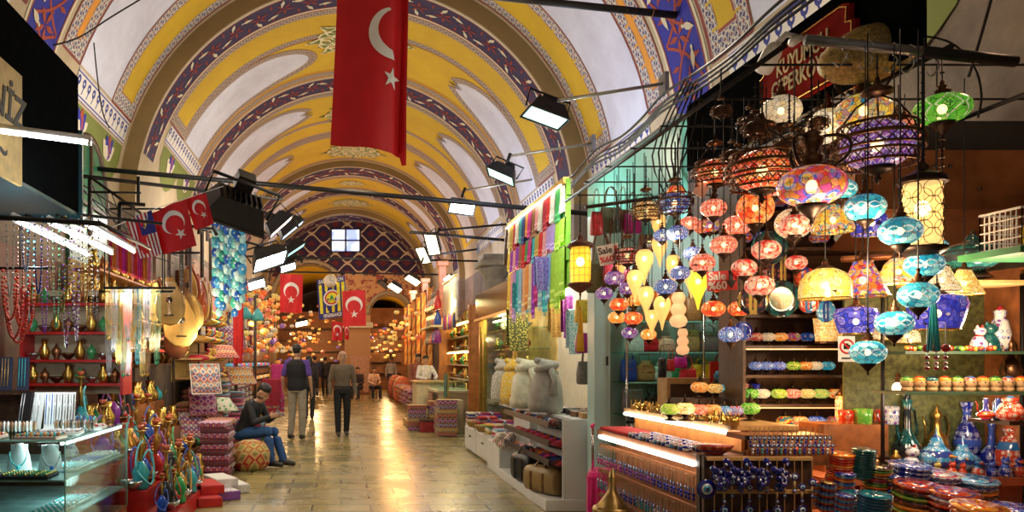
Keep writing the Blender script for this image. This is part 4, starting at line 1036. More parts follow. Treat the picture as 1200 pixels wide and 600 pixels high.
one('display_step',cm_,'upper wooden counter step with an orange front and a light tube','counter',kids=[N('front_board',M(mat('orange_board',(.75,.28,.06),.5)).box((2.5,5.65,1.05),(.02,1.74,.13))),N('light_tube',M(glow('tube_white',(1,.93,.85),9)).tube([(2.4,4.8,1.105),(2.4,6.5,1.105)],.014,8))])
i=0
for px,py,pl,st,es,w_ in((785,466,'lime','flower',1.0,21),(803,470,'gold','lattice',2.0,22),(820,468,'pink','flower',1.2,20),(835,467,'orange','flower',1.1,20),(848,468,'turq','eye',.9,18),(862,468,'redwhite','eye',.8,18),(879,465,'green','flower',.9,22),(820,449,'orange','flower',.9,20),(838,451,'gold','flower',.9,18),(852,452,'turq','flower',.8,18),(868,449,'pink','flower',.8,20),(884,447,'cobalt','flower',.6,18)):
 d=5.15 if py>460 else 5.75;R=w_*d/1800;mk=mosaic(pl,st,56,es);i+=1
 p=P(px,py,d)
 put(('shl2',round(R,4),mk.name),lambda:shelf_lamp(R,mk),'pointed %s mosaic lamp, %s in the %s row on the counter step'%({'turq':'turquoise','redwhite':'red and blue','gold':'golden'}.get(pl,pl),nth(i-1 if i<8 else i-8,7 if i<8 else 5),'front' if i<8 else 'back'),'lamp',(p.x,p.y,1.15+R*1.3 if py>460 else 1.27+R*1.3),0,1,'pointed mosaic lamps on the counter step')
one('back_riser',M(WOODD).box((2.66,5.78,1.21),(.3,.2,.12)),'dark riser under the back row of pointed lamps','riser')
def souvenir(k):
 def f():
  m=M(GOLD if k%2 else BRASS)
  if k%3==0:
   m.box((0,0,.015),(.06,.05,.03));m.ball((0,0,.03),.024,10,1,None,6)
   for sx in(-1,1):
    for sy in(-1,1):m.lathe([(.004,0),(.004,.07),(.0005,.085)],6,(sx*.027,sy*.022,0))
  elif k%3==1:m.lathe([(.02,0),(.008,.012),(.03,.03),(.02,.045),(.004,.06)],10,sx=1.4);m.tube([(.03,0,.03),(.055,0,.045),(.065,0,.05)],[.008,.005,.003],5)
  else:m.lathe([(.018,0),(.02,.03),(.01,.04),(.014,.06),(.002,.08)],10)
  return N('souvenir',m)
 return f
for i in range(26):
 k=i%3;y=4.75+i*.065;x=2.42+(i%2)*.05
 put(('souv',k),souvenir(k),'%s brass souvenir, %s along the edge of the counter step'%(('mosque-shaped','oil-lamp-shaped','turned bottle-shaped')[k],nth(i,26,'near end','far end'))if i<20 else '%s brass souvenir at the far end of the step edge, %s from last'%(('mosque-shaped','oil-lamp-shaped','turned bottle-shaped')[k],ORD[25-i]),'souvenir',(x,y,1.15),i,1,'little metal souvenirs on the step edge')
CTX0,CTX1,CTY0,CTY1,CTZ=2.1,2.38,4.5,6.3,.99
m=M(WOODR).box(((CTX0+CTX1)/2,(CTY0+CTY1)/2,CTZ-.02),(CTX1-CTX0,CTY1-CTY0,.04));m.box((CTX1-.07,(CTY0+CTY1)/2,CTZ/2-.02),(.12,CTY1-CTY0-.04,CTZ-.06))
rk=[N('rail',M(WOODR).box((CTX0+.03,(CTY0+CTY1)/2,z),(.025,CTY1-CTY0,.03)))for z in(.86,.66,.46)]
one('souvenir_counter',m,'lower wooden souvenir counter on the aisle hung with keychains','counter',kids=rk+[N('light_tube',M(glow('tube_white',(1,.93,.85),9)).tube([(CTX0-.01,CTY0+.05,.94),(CTX0-.01,CTY1-.1,.94)],.016,8)),N('post',M(WOODD).box((CTX0+.02,CTY0+.01,.5),(.05,.04,1.0)))])
one('red_cloth',M(mat('red_felt',(.6,.02,.02),.9)).box((2.24,6.0,CTZ+.012),(.24,.6,.024),b=.008),'red cloth spread on the far end of the souvenir counter','cloth')
def trinket_box(a):
 def f():return N('trinket_box',M(GL[a]).lathe([(.026,0),(.03,.004),(.03,.02)],14),N('lid',M(GL['white' if a!='white' else 'cobalt']).lathe([(.031,.02),(.031,.027),(.024,.034),(.0001,.036)],14)))
 return f
for r in range(3):
 for c in range(15):
  a=('white','cobalt','black','sky')[(r+c)%4]
  put(('tbox',a),trinket_box(a),'%s round trinket box in row %s from the aisle on the souvenir counter'%({'white':'white-sided','cobalt':'cobalt-sided','black':'black-sided','sky':'sky blue-sided'}[a],ORD[r]),'box',(2.145+r*.078,4.76+c*.064,CTZ),0,1,'%s trinket boxes in the %s row'%(a,ORD[r]))
put('nbowl',bowl(.11,.06,'red','cobalt'),'shallow red bowl with blue inside at the near corner of the souvenir counter','bowl',(2.23,4.6,CTZ))
def keychain(k):
 cols=[(.01,.03,.4),(.75,.08,.05),(.75,.35,.08),(.2,.05,.4),(.6,.6,.65),(.02,.3,.4),(.6,.05,.3)]
 def f():
  m=M(mat('tan_leather_cord',(.4,.22,.1),.6));m.ring((0,0,.008),.009,.0015,8,3,RY(pi/2)@RX(0));m.box((0,0,-.03),(.007,.004,.07))
  nazar(.015+.004*(k%2),(0,0,0),m,TR(0,-.004,-.08));m.use(cm(cols[k],.2));m.ball((0,0,-.11),.011,7,1,None,5);m.lathe([(.001,-.15),(.008,-.14),(.009,-.13),(.002,-.122)],6)
  return N('keychain',m)
 return f
cnm=['dark blue','red','orange','purple','silver','teal','pink']
for tier,z in enumerate((.86,.66,.46)):
 for i in range(34):
  y=CTY0+.08+i*.051;k=([0,3,6][i//12%3]if tier==0 else([0,4,5][(i//6)%3]if tier==1 else[1,2,1,0][(i//5)%4]))
  put(('key',k,'a'),keychain(k),'evil-eye keychain with %s bead, on the %s counter rail'%(cnm[k],('upper','middle','lower')[tier]),'keychain',(CTX0+.0-.004*(i%2),y,z),-pi/2,1,'%s keychains on the %s counter rail'%(cnm[k],('upper','middle','lower')[tier]))
m=M(WOODD).box((2.4,4.44,.55),(.62,.03,.9));one('keychain_board',m,'dark upright board at the end of the counter covered in evil-eye pendants','board',kids=[N('rail',M(WOODL).box((2.4,4.41,z),(.6,.03,.02)))for z in(.99,.8,.58)])
def eye_pendant(k):
 def f():
  m=M(mat('tan_leather_cord',(.4,.22,.1),.6));L=.08+.03*(k%3);m.beam((0,0,0),(0,0,-L),.003,4);nazar(.022+.006*(k%2),(0,0,0),m,TR(0,-.006,-L-.02))
  m.use(cm((.55,.38,.2))).beam((0,0,-L-.04),(0,0,-L-.09),.006,5);nazar(.013,(0,0,0),m,TR(0,-.004,-L-.1));return N('eye_pendant',m)
 return f
for t,z in enumerate((.99,.8,.58)):
 for i in range(12):
  k=(i*2+t)%6;put(('eyep',k),eye_pendant(k),'blue evil-eye pendant on a %s cord, %s rail of the dark board'%(('short','medium','long')[k%3],('top','middle','bottom')[t]),'pendant',(2.13+i*.05,4.385-.012*(i%2),z),0,1,'%s-cord pendants on the %s rail'%(('short','medium','long')[k%3],('top','middle','bottom')[t]))
def bead_bunch():
 m=M(mat('nazar_0',(.004,.012,.22),.1,0,.05,coat=.8));r=random.Random(3)
 for i in range(26):m.ball((r.uniform(-.05,.05),r.uniform(-.02,.02),-r.uniform(0,.16)),r.uniform(.012,.02),8,1,None,5)
 for i in range(7):nazar(.013,(0,0,0),m,TR(r.uniform(-.05,.05),-.03,-r.uniform(.02,.16)))
 return N('bead_bunch',m)
for i in range(4):put('bbunch',bead_bunch,'cluster of cobalt glass beads on the corner post, %s of four'%nth(i,4),'beads',(2.15+i*.11,4.33,.99),i*.2,1,'cobalt bead clusters')
put('bignazar',lambda:N('eye_disc',nazar(.056)),'big dark blue evil-eye disc at the counter corner','ornament',P(828,573,4.35))
one('charm_shelf',M(WOODR).box((2.62,4.62,1.1),(.5,.22,.03)),'reddish board carrying rows of tiny blue charm strings','shelf',kids=[N('rail',M(DBRONZE).box((2.62,4.5,1.1),(.5,.015,.02))),N('front_board',M(WOODR).box((2.62,4.52,.98),(.5,.015,.09)))])
for r in range(2):
 for i in range(18):
  k=(0,4,0,5)[(i+r)%4];put(('key',k,'a'),keychain(k),'small charm with %s bead on the %s edge of the charm board'%(cnm[k],('front','back')[r]),'charm',(2.38+i*.027,4.47-r*.03,1.16-r*.04),0,.75,'%s charms on the %s edge'%(cnm[k],('front','back')[r]))
TB=mat('terracotta_cloth',(.42,.12,.05),.7)
m=M(TB).box((3.5,4.24,.62),(1.74,1.0,.03));m.box((3.5,4.3,.3),(1.6,.8,.6));one('pottery_table',m,'low table with a blue edge covered in stacked ceramic bowls','table',kids=[N('edge_strip',M(cm((.1,.3,.6))).box((3.5,3.735,.62),(1.74,.012,.035)))])
ST=[(1143,592,56,3.95,[('orange','orange'),('red','red'),('black','white')],'orange-rimmed','at the bottom edge'),(1190,596,60,4.0,[('cobalt','cobalt'),('cobalt','sky'),('red','white')],'cobalt','at the right bottom corner'),(1113,575,52,4.2,[('red','orange'),('white','white'),('red','red'),('black','red')],'red','right of the middle'),(1070,566,50,4.35,[('red','multi'),('black','red'),('green','green'),('black','multi'),('orange','red'),('green','black')],'red flowered','in the middle'),(1135,560,50,4.6,[('sky','sky'),('cobalt','white'),('orange','orange'),('black','white'),('white','cobalt')],'sky blue','behind the orange stack'),(1093,553,46,4.7,[('white','white'),('cobalt','white'),('black','cobalt')],'white and blue','behind the middle stack'),(1047,555,36,4.55,[('cobalt','white'),('black','cobalt'),('red','black'),('white','red'),('cobalt','cobalt'),('green','green'),('black','red')],'cobalt striped','left of the middle'),(1060,543,44,4.95,[('cobalt','cobalt'),('cobalt','sky')],'deep cobalt','towards the back'),(1020,578,36,4.1,[('turquoise','teal')]*6,'dark turquoise','left front'),(1000,577,34,4.35,[('turquoise','cobalt')]*7,'turquoise','beside the dark turquoise one'),(1022,545,30,4.7,[('black','green'),('green','orange'),('orange','black'),('black','red'),('red','black')],'green and black','behind the turquoise stacks'),(1004,525,26,5.0,[('teal','teal'),('teal','turquoise'),('teal','teal')],'dark green','below the red mugs'),(978,530,28,4.9,[('orange','orange'),('multi','orange'),('red','multi'),('red','red')],'orange','left of the dark green one'),(985,553,22,4.5,[('cobalt','cobalt'),('sky','cobalt'),('red','sky'),('orange','red')],'blue over orange','left of the banded stack'),(949,562,17,4.5,[('red','orange'),('sky','sky'),('cobalt','white'),('orange','red')],'small red and blue','third from the left end'),(966,564,19,4.4,[('black','cobalt'),('cobalt','red'),('sky','sky'),('red','cobalt')],'small cobalt','fourth from the left end'),(986,579,20,4.2,[('cobalt','sky'),('red','red'),('sky','cobalt')],'small sky and red','at front left'),(931,549,24,4.6,[('orange','orange')]*6,'plain terracotta','at the left end')]
cn={'cobalt':'cobalt blue','sky':'sky blue','teal':'dark teal','multi':'flowered','black':'black banded','turquoise':'turquoise','white':'white and blue','red':'red','orange':'orange','green':'green'}
for px,py,w_,d,bs,sn,where in ST:
 d=min(d,4.58);R=w_*d/1800;top=P(px,py,d);h=R*.42;step=h*.48;z0=max(.635,top.z-h-step*(len(bs)-1))
 n=len(bs);zt=top.z-h;step=(zt-.637)/(n-1)if n>1 else 0
 extra=0
 if step>h*.6:n2=int((zt-.637)/(h*.5))+1;step=(zt-.637)/max(1,n2-1);bs=(bs*4)[:n2]
 for i,(a,b)in enumerate(bs):
  put(('bowl',round(R,3),a,b),bowl(round(R,3),h,a,b),'%s bowl, %s of the %s stack %s'%(cn[a],'topmost' if i==0 else ORD[i]+' from the top',sn,where),'bowl',(top.x,top.y-.16*(zt-i*step-.63),zt-i*step),0,1,'bowls in the %s stack'%sn,(.16,0,0))
m=M(TB).box((3.65,5.07,.80),(1.34,.6,.05));m.box((3.65,5.1,.39),(1.3,.5,.77));one('display_ledge',m,'terracotta coloured ledge behind the bowls with cats and jugs on it','ledge')
LZ=.826
put('cat1',cat_figure(.2,'white'),'white china cat with flowers sitting behind the bowls','figurine',(P(1068,500,4.9).x,4.9,LZ),.2)
put('bird1',bird_figure(.24,'sky'),'big bright blue onion-shaped bird ornament behind the bowls','figurine',(P(1097,500,4.95).x,4.95,LZ),.3)
put('bird2',bird_figure(.2,'sky'),'blue jug-shaped bird right of the onion-shaped one','figurine',(P(1128,500,4.95).x,4.95,LZ),-.4)
put('ewer1',vase(.09,.52,'teal',1),'tall dark turquoise long-necked ewer left of the blue bird','ewer',(P(1063,480,5.15).x,5.15,LZ),.4)
put('ewer2',metal_ewer(.075,.42,BRASS),'golden brown metal ewer behind the blue bird','ewer',(P(1098,480,5.15).x,5.15,LZ+.0),.2)
put('vase3',vase(.08,.45,'cobalt',0),'tall dark blue vase behind the second blue bird','vase',(P(1133,480,5.15).x,5.15,LZ))
put('vase4',vase(.07,.36,'cobalt',1),'dark blue spouted jug near the right edge','jug',(P(1162,490,5.1).x,5.1,LZ),.9)
put('vase5',vase(.1,.3,'multi',2),'lidded flowered pot at the right edge of the ledge','pot',(P(1188,500,5.0).x,5.0,LZ))
for i,(px,a,h,lab)in enumerate(((1048,'multi',.1,'small flowered cat lying in front of the white china cat'),(1082,'cobalt',.09,'small blue cat in front of the onion-shaped bird'),(1098,'black',.1,'small black painted cat, left of the orange one'),(1116,'orange',.1,'small orange painted cat on the ledge edge'),(1128,'orange',.09,'second small orange cat, beside the first'),(1146,'multi',.12,'small spotted cat right of the orange ones'),(1162,'cobalt',.1,'small violet blue cat near the right edge'),(1178,'cobalt',.13,'blue seated cat at the right edge'),(1194,'red',.13,'pink red cat half cut by the right edge'))):
 put(('scat',a,h),cat_figure(h,a),lab,'figurine',(P(px,530,4.82).x,4.82,LZ),.5*(i%3)-.3,1,'small painted cats on the ledge')
one('mug_riser',M(WOODR).box((3.36,5.15,.9805),(.42,.28,.309)),'reddish block under the ceramic mugs','riser')
for i,(px,a,r,h,z,y,lab)in enumerate(((992,'red',.05,.09,1.135,5.1,'red flowered mug left of the green one'),(1011,'green',.058,.1,1.135,5.06,'green and red flowered mug in front'),(1030,'red',.05,.09,1.135,5.2,'red mug behind the white cup'),(1043,'white',.055,.115,1.135,5.06,'white cup with a red flower'))):
 put(('mug',a,r),mug(r,h,a),lab,'mug',(P(px,480,y).x,y,z),.3+i,1,'mugs on the reddish block')
for i,(px,a)in enumerate(((990,'multi'),(1004,'cobalt'))):put(('mug',a,.045),mug(.045,.09,a),'%s mug on the ledge below the block'%cn[a],'mug',(P(px,520,4.92).x,4.92,.826),i,1,'mugs below the block')
fl_=M(SRED).lathe([(.04,0),(.044,.09)],18);cr_=M(SWH).ring((0,0,0),.02,.005,16,5,TR(0,-.043,.045)@RX(pi/2));put('flagmug',lambda:N('flag_mug',fl_,N('crescent',cr_),N('handle',M(SRED).tube([(.04,0,.07),(.07,0,.06),(.07,0,.03),(.04,0,.02)],.006,5))),'red mug with a white crescent below the green mug','mug',(P(1018,500,4.9).x,4.9,.826))
for i,(px,mt_,nm)in enumerate(((1026,COPPER,'copper'),(1037,DBRONZE,'dark bronze'),(1050,BRASS,'brass'))):
 put(('mill',nm),lambda:N('pepper_mill',M(mt_).lathe([(.028,0),(.03,.01),(.024,.03),(.028,.08),(.026,.1)],14),N('cap',M(mt_).lathe([(.027,.1),(.025,.12),(.01,.135),(.012,.15),(.001,.16)],12))),'%s coffee mill in front of the mugs'%nm,'coffee mill',(P(px,505,4.88).x,4.88,.826),0,1,'coffee mills')
PS=mat('dark_green_board',(.03,.07,.04),.5)
kk=[N('shelf_board',M(PS).box((3.86,4.75,z),(.95,.28,.018)))for z in(1.355,1.6)]+[N('shelf_board',M(WOODD).box((4.1,4.62,1.185),(.42,.3,.02))),N('back_panel',M(mat('bamboo_back',(.12,.13,.04),.6,0,.6,30)).box((3.9,5.2,1.5),(1.0,.02,1.3))),N('side_panel',M(WOODR).box((4.36,5.0,1.5),(.03,.4,1.3)))]+[N('upright',M(IRON).beam((x,4.85,.82),(x,4.85,2.1),.012,5))for x in(3.42,4.3)]
one('pottery_shelf',None,'open shelf of painted figures and jugs at the right edge','shelf',kids=kk)
FIG=['green','orange','teal','orange','green','multi','orange','green','multi','orange']
def head_fig(a,R=.034):
 def f():
  m=M(cm((.45,.28,.14),.7)).ball((0,0,R*1.5),R,10,1.1,None,7);m.lathe([(R*.8,0),(R*.9,R*.5),(R*.5,R)],10)
  h=M(GL[a]).ball((0,R*.1,R*2.0),R*1.02,10,.8,None,6);e=M(BLACKP)
  for sx in(-1,1):e.ball((sx*R*.35,-R*.92,R*1.65),R*.13,5,1,None,4)
  return N('clay_figurine',m,N('cap',h),N('eye',e))
 return f
for i in range(11):
 a=FIG[i%10];put(('hf',a),head_fig(a),'%s-capped clay head figurine, %s on the middle figurine shelf'%({'teal':'dark teal','multi':'patterned'}.get(a,a),nth(i,11)),'figurine',(3.46+i*.078,4.7,1.364),.1*(i%3),1,'clay heads on the middle shelf')
for i in range(9):
 a=('orange','green','orange','multi')[i%4];put(('gf',a),lambda:N('bead_cluster',M(GL[a]).ball((0,0,.018),.022,8,.8,None,5).ball((.02,-.01,.014),.016,8,1,None,5).ball((-.018,-.005,.02),.015,8,1,None,5)),'%s knobbly ornament, %s on the upper figurine shelf'%({'multi':'patterned'}.get(a,a),nth(i,9)),'ornament',(3.46+i*.062,4.68,1.609),i,1,'knobbly ornaments on the upper shelf')
put('wcat',cat_figure(.17,'white'),'white and red china cat on the upper figurine shelf','figurine',(P(1147,400,4.75).x,4.75,1.609),.3)
put('bcat',cat_figure(.2,'teal'),'dark teal cat figure on the upper figurine shelf, left of the white patterned vase','figurine',(P(1160,400,4.85).x,4.85,1.609),0)
put('wvase',vase(.06,.27,'white',2),'white and blue lidded jar on the upper figurine shelf','jar',(P(1172,400,4.85).x,4.85,1.609),0)
for i,(px,a,lab)in enumerate(((1152,'red','red flowered little jug on the small right shelf, left one'),(1166,'sky','blue little jug between two red ones on the small right shelf'),(1181,'red','red flowered little jug on the small right shelf, right one'))):
 put(('ljug',a),vase(.045,.13,a,1),lab,'jug',(P(px,470,4.62).x,4.6,1.196),.5*i,1,'little jugs on the small right shelf')
put('ewer5',metal_ewer(.06,.34,BRONZE),'brown bronze ewer with a handle at the right edge above the flowered jar','ewer',(P(1185,440,4.8).x,4.8,1.364),.4)
put('rjar',vase(.07,.14,'multi',2),'red and white flowered jar right of the red little jugs','jar',(P(1193,480,4.45).x,4.5,1.196))
m=M(WOODR).box((4.12,4.3,1.98),(.3,.3,.62));kk=[N('drawer',M(mat('orange_brown_wood',(.42,.13,.05),.4)).box((4.1,4.14,z),(.27,.02,.13)),N('drawer_edge',M(STEEL).box((4.1,4.128,z+.07),(.28,.012,.012))))for z in(1.77,1.92,2.07,2.22)]
one('drawer_cabinet',m,'red-brown drawer cabinet with metal edges at the right edge','cabinet',kids=kk+[N('side_rail',M(STEEL).box((3.945,4.14,1.98),(.02,.02,.64)))])
gb=P(1175,300,4.1);one('green_board',M(mat('bright_green_board',(.03,.22,.09),.45)).box((3.66,4.1,2.12),(.42,.4,.035),mx=None),'green painted board under the white plastic basket','board')
def basket():
 m=M(mat('white_plastic',(.75,.74,.72),.4));W,D,H=.36,.26,.2
 for z in(0,.05,.1,.15,.2):m.tube([(-W/2,-D/2,z),(W/2,-D/2,z),(W/2,D/2,z),(-W/2,D/2,z),(-W/2,-D/2,z)],.004 if z not in(0,.2)else .008,4)
 for i in range(15):
  for y in(-D/2,D/2):m.beam((-W/2+W*i/14,y,0),(-W/2+W*i/14,y,H),.003,4)
 for i in range(9):
  for x in(-W/2,W/2):m.beam((x,-D/2+D*i/8,0),(x,-D/2+D*i/8,H),.003,4)
 m.box((0,0,.004),(W,D,.006));return N('plastic_basket',m)
put('bask',basket,'white plastic lattice basket with bottles on the green board','basket',(3.68,4.08,2.142))
for i,(x,y,c)in enumerate(((3.62,4.05,(.7,.5,.02)),(3.7,4.1,(.6,.05,.03)),(3.76,4.03,(.1,.12,.5)))):
 put(('btl',i),lambda:N('plastic_bottle',M(cm(c,.3)).lathe([(.028,0),(.03,.01),(.03,.09),(.012,.11),(.012,.13)],12),N('cap',M(cm((.6,.1,.1))).lathe([(.014,.13),(.014,.15)],10))),'%s bottle inside the white basket'%('yellow','red','violet')[i],'bottle',(x,y,2.152),0,1,'bottles in the basket')
m=M(cm((.02,.3,.33)));
for i in range(16):m.beam((.008*cos(i),.008*sin(i),0),(.03*cos(i),.02*sin(i),-.26),.003,4)
m.ball((0,0,.01),.016,8);one('tassel',m,'long turquoise tassel hanging under the turquoise lamps','tassel',P(1094,352,3.95))
for i in range(3):
 put('estr',lambda:N('bead_string',M(GL['white']).ball((0,0,0),.022,10).ball((0,0,-.05),.012,8).ball((0,0,-.08),.01,8).ball((0,0,-.105),.012,8).beam((0,0,.12),(0,0,-.1),.002,4)),'white and blue bead string below the turquoise tassel, %s of three'%nth(i,3),'bead string',P(1086+i*11,408,4.0),0,1,'bead strings under the tassel')
put('pots1',lambda:N('lidded_pot',M(GL['teal']).lathe([(.06,0),(.14,.05),(.16,.1),(.12,.15),(.05,.17),(.03,.2),(.005,.24)],18),N('stand',M(DBRONZE).lathe([(.1,-.04),(.06,0)],14)),N('handle',M(GL['teal']).tube([(.14,0,.12),(.22,0,.14),(.22,0,.08),(.14,0,.06)],.012,5))),'dark green lidded pot hanging shelf high under the copper duct','pot',P(1139,318,4.5)-Vector((0,0,.0)))
one('pot_shelf',M(WOODL).box((3.7,4.55,2.005),(.62,.28,.02)),'pale narrow shelf carrying the dark green lidded pot','shelf')
def plate(R,a):
 def f():
  m=M(GL[a]).lathe([(R,0),(R*.96,.014),(R*.6,.006),(1e-4,.006)],22,(0,0,0),RX(pi/2),cap=False);m.lathe([(R,0),(R*.5,-.008),(1e-4,-.008)],22,(0,0,0),RX(pi/2),cap=False);return N('ceramic_plate',m)
 return f
for i,(px,py,w_,d,a,lab)in enumerate(((902,290,40,5.1,'teal','dark plate behind the red flowered lamps'),(915,350,44,5.1,'teal','dark green plate right of the red lamps'),(917,318,42,5.15,'black','dark braided-look plate above the dark green one'),(943,325,24,5.1,'red','red patterned plate beside the yellow dome shade'),(947,355,24,5.1,'multi','pink patterned plate below the red one'),(967,365,26,5.15,'sky','blue and red plate under the yellow dome shade'),(882,352,34,5.0,'black','black and white patterned plate beside the red lamps'),(870,388,22,5.2,'cobalt','blue ringed plate below the red lamps'))):
 put(('plate',a,w_),plate(w_*d/1800,a),lab,'plate',P(px,py,d),.2*(i%3)-.2,1,'plates hung between the lamps')
for i,px in enumerate((963,979)):
 put('clant',lambda:N('square_lantern',M(mosaic('gold','lattice',60,1.3)).lathe([(.04,0),(.055,.16)],4,smooth=False),N('cap',M(BRONZE).lathe([(.062,.16),(.03,.2),(.01,.24)],4,smooth=False)),N('stand',M(BRONZE).lathe([(.045,-.015),(.042,0)],4,smooth=False))),'square golden lantern glowing over the lamp shelves, %s one'%('left','right')[i],'lantern',P(px,400,5.35),.78)
MINT=mat('mint_enamel_panel',(.2,.62,.56),.18,0,.08,2)
PALE=mat('pale_mint_laminate',(.55,.75,.72),.25,0,.05,2)
one('mint_signboard',M(MINT).box((3.06,8.15,3.22),(.06,2.6,1.0)),'big shiny mint-green fascia panel behind the handbag rail','panel',kids=[N('edge_strip',M(STEEL).box((3.04,8.15,3.735),(.1,2.64,.03)))])
one('display_partition',M(PALE).box((3.5,7.86,1.5),(1.8,.06,3.0)),'pale mint partition behind the glass handbag shelves','partition',kids=[N('post',M(PALE).box((2.58,7.7,1.7),(.16,.22,2.6),b=.01)),N('handle',M(BLACKP).box((2.62,7.57,1.55),(.015,.02,.09)))])
gk=[N('glass_shelf',M(glassm('green_glass',(.55,.85,.75),.5)).box((3.5,7.6,z),(1.5,.36,.012)))for z in(1.02,1.34,1.63,1.93)]
gk+=[N('shelf_edge',M(mat('glass_edge',(.25,.6,.5),.1)).box((3.5,7.42,z),(1.5,.008,.014)))for z in(1.02,1.34,1.63,1.93)]
gk+=[N('upright',M(CHROME).beam((x,7.42,.0),(x,7.42,2.3),.012,6))for x in(2.76,3.5,4.24)]
one('glass_bag_shelf',None,'chrome and glass shelves full of handbags behind the teardrop lamps','shelf',kids=gk)
def leather(n,c,r=.35):return mat('leather_'+n,c,r,0,.2,20,bump=.15)
LB={'red':leather('red',(.55,.03,.04)),'cream':leather('cream',(.72,.6,.4)),'tan':leather('tan',(.45,.22,.07)),'blue':leather('blue',(.02,.07,.4)),'green':leather('green',(.03,.3,.1)),'mint':leather('mint',(.45,.75,.65)),'magenta':leather('magenta',(.5,.02,.28)),'purple':leather('purple',(.2,.02,.25)),'yellow':leather('yellow',(.85,.5,.02)),'black':leather('black',(.02,.02,.022)),'orange':leather('orange',(.8,.2,.02)),'pink':leather('pink',(.85,.08,.2)),'grey':leather('grey',(.18,.17,.15)),'olive':leather('olive',(.12,.15,.09)),'brown':leather('brown',(.16,.06,.025)),'khaki':leather('khaki',(.4,.32,.12))}
BG=[('olive',2.84,.24,.2,1.93,'bag'),('orange',3.2,.26,.3,1.93,'bag'),('tan',3.48,.2,.24,1.93,'bag'),('brown',3.85,.3,.26,1.93,'bag'),('mint',2.88,.2,.18,1.63,'bag'),('red',3.03,.13,.24,1.63,'pouch'),('cream',3.2,.13,.2,1.63,'pouch'),('khaki',3.42,.22,.22,1.63,'bag'),('grey',3.62,.2,.2,1.63,'bag'),('tan',3.85,.24,.22,1.63,'bag'),('blue',2.83,.15,.22,1.34,'bag'),('khaki',3.0,.14,.26,1.34,'pouch'),('mint',3.16,.2,.15,1.34,'bag'),('green',3.3,.16,.17,1.34,'bag'),('yellow',3.55,.2,.17,1.34,'bag'),('red',3.75,.22,.2,1.34,'bag'),('blue',3.98,.18,.2,1.34,'bag'),('grey',2.87,.22,.25,1.02,'bag'),('black',3.07,.13,.26,1.02,'pouch'),('black',3.24,.2,.22,1.02,'bag'),('pink',3.42,.2,.16,1.02,'bag'),('brown',3.65,.22,.22,1.02,'bag'),('magenta',3.9,.2,.2,1.02,'bag')]
zn={1.93:'top',1.63:'second',1.34:'third',1.02:'lowest'}
for c,x,w_,h,z,k in BG:
 if k=='bag':put(('hb',c,w_,h),handbag(w_,h,.12,LB[c],h*.35),'%s leather handbag standing on the %s glass bag shelf'%(c,zn[z]),'handbag',(x,7.57,z+.007),0,1,'handbags on the glass shelves')
 else:put(('po',c,w_),pouch(w_*.75,h*.8,LB[c]),'rounded %s leather backpack on the %s glass bag shelf'%(c,zn[z]),'backpack',(x,7.57,z+.007),0,1,'handbags on the glass shelves')
for i,(px,py,c,w_,h)in enumerate(((797,425,'magenta',.13,.1),(806,440,'red',.16,.12),(786,428,'red',.07,.11),(812,452,'yellow',.12,.13),(776,432,'black',.07,.2))):
 put(('hb',c,w_,h),handbag(w_,h,.05,LB[c],.12),'small %s purse hanging in front of the glass bag shelves%s'%(c,', lower right one' if i==1 else(', narrow one' if i==2 else '')),'purse',P(px,py,7.1)-Vector((0,0,h/2)))
put('tulip',lambda:N('tulip_panel',M(mat('panel_red',(.6,.04,.02),.5)).box((0,0,.12),(.24,.015,.24)),*[N('tulip',M(cm((.1,.35,.6))).lathe([(.01,0),(.03,.03),(.035,.07),(.01,.11)],8,(x,-.012,.05),None,sy=.2))for x in(-.06,0,.06)]),'red panel with blue tulips behind the pointed lamps','picture',P(848,452,6.7)-Vector((0,0,.03)),0)
one('wall_cabinet',M(WOODL).box((3.15,6.8,.9),(.62,.2,1.0)),'brown cabinet behind the counter step under the tulip panel','cabinet',kids=[N('door',M(WOODD).box((3.15,6.69,.9),(.56,.02,.9)))])
pr0,pr1=P(686,243,7.2),P(772,231,7.2)
one('bag_rail',M(WOODD).beam(pr0,pr1,.018,8),'horizontal rail for handbags in front of the mint fascia panel','rail')
for i,(px,pyt,c,w_,h,hh)in enumerate(((699,262,'red',.11,.22,.22),(716,258,'olive',.24,.24,.2),(741,262,'magenta',.16,.19,.2),(730,258,'brown',.12,.2,.22),(757,285,'brown',.15,.16,.3),(704,325,'olive',.3,.3,.3),(722,318,'pink',.26,.22,.42))):
 p=P(px,pyt,7.25+.1*(i%2));put(('hr',c,i),handbag(w_,h,.1,LB[c],hh,BRASS,LB['brown']),'%s handbag hanging from the rail by the mint panel, %s'%(c,('first on the left','small slanting one','beside the dark chandelier','narrow one behind the slanting one','small dark one','big low one behind the sale sign','low one under the sale sign')[i]),'handbag',(p.x,p.y,p.z-h/2),.2,1,None)
for i,(px,py,c,w_,h,lab)in enumerate(((686,365,'yellow',.22,.24,'ochre and beige handbag hanging below the yellow barrel lantern'),(688,402,'magenta',.25,.21,'magenta handbag hanging over the grey-brown one'),(690,437,'grey',.26,.24,'grey-brown shopper bag hanging beside the pale mint post'))):
 p=P(px,py,8.0);put(('hv',c),handbag(w_,h,.12,LB[c],.2,BRASS,LB['brown']),lab,'handbag',(p.x,p.y,p.z-h/2),.15)
put('tassel2',lambda:N('gold_tassel',M(cm((.8,.45,.02))).lathe([(.035,-.36),(.02,-.06),(.012,0),(.02,.03),(.001,.05)],12)),'long gold tassel under the yellow barrel lantern','tassel',P(680,365,6.9))
WX0_,WX1_,WY0,WY1=2.12,2.94,7.95,10.2
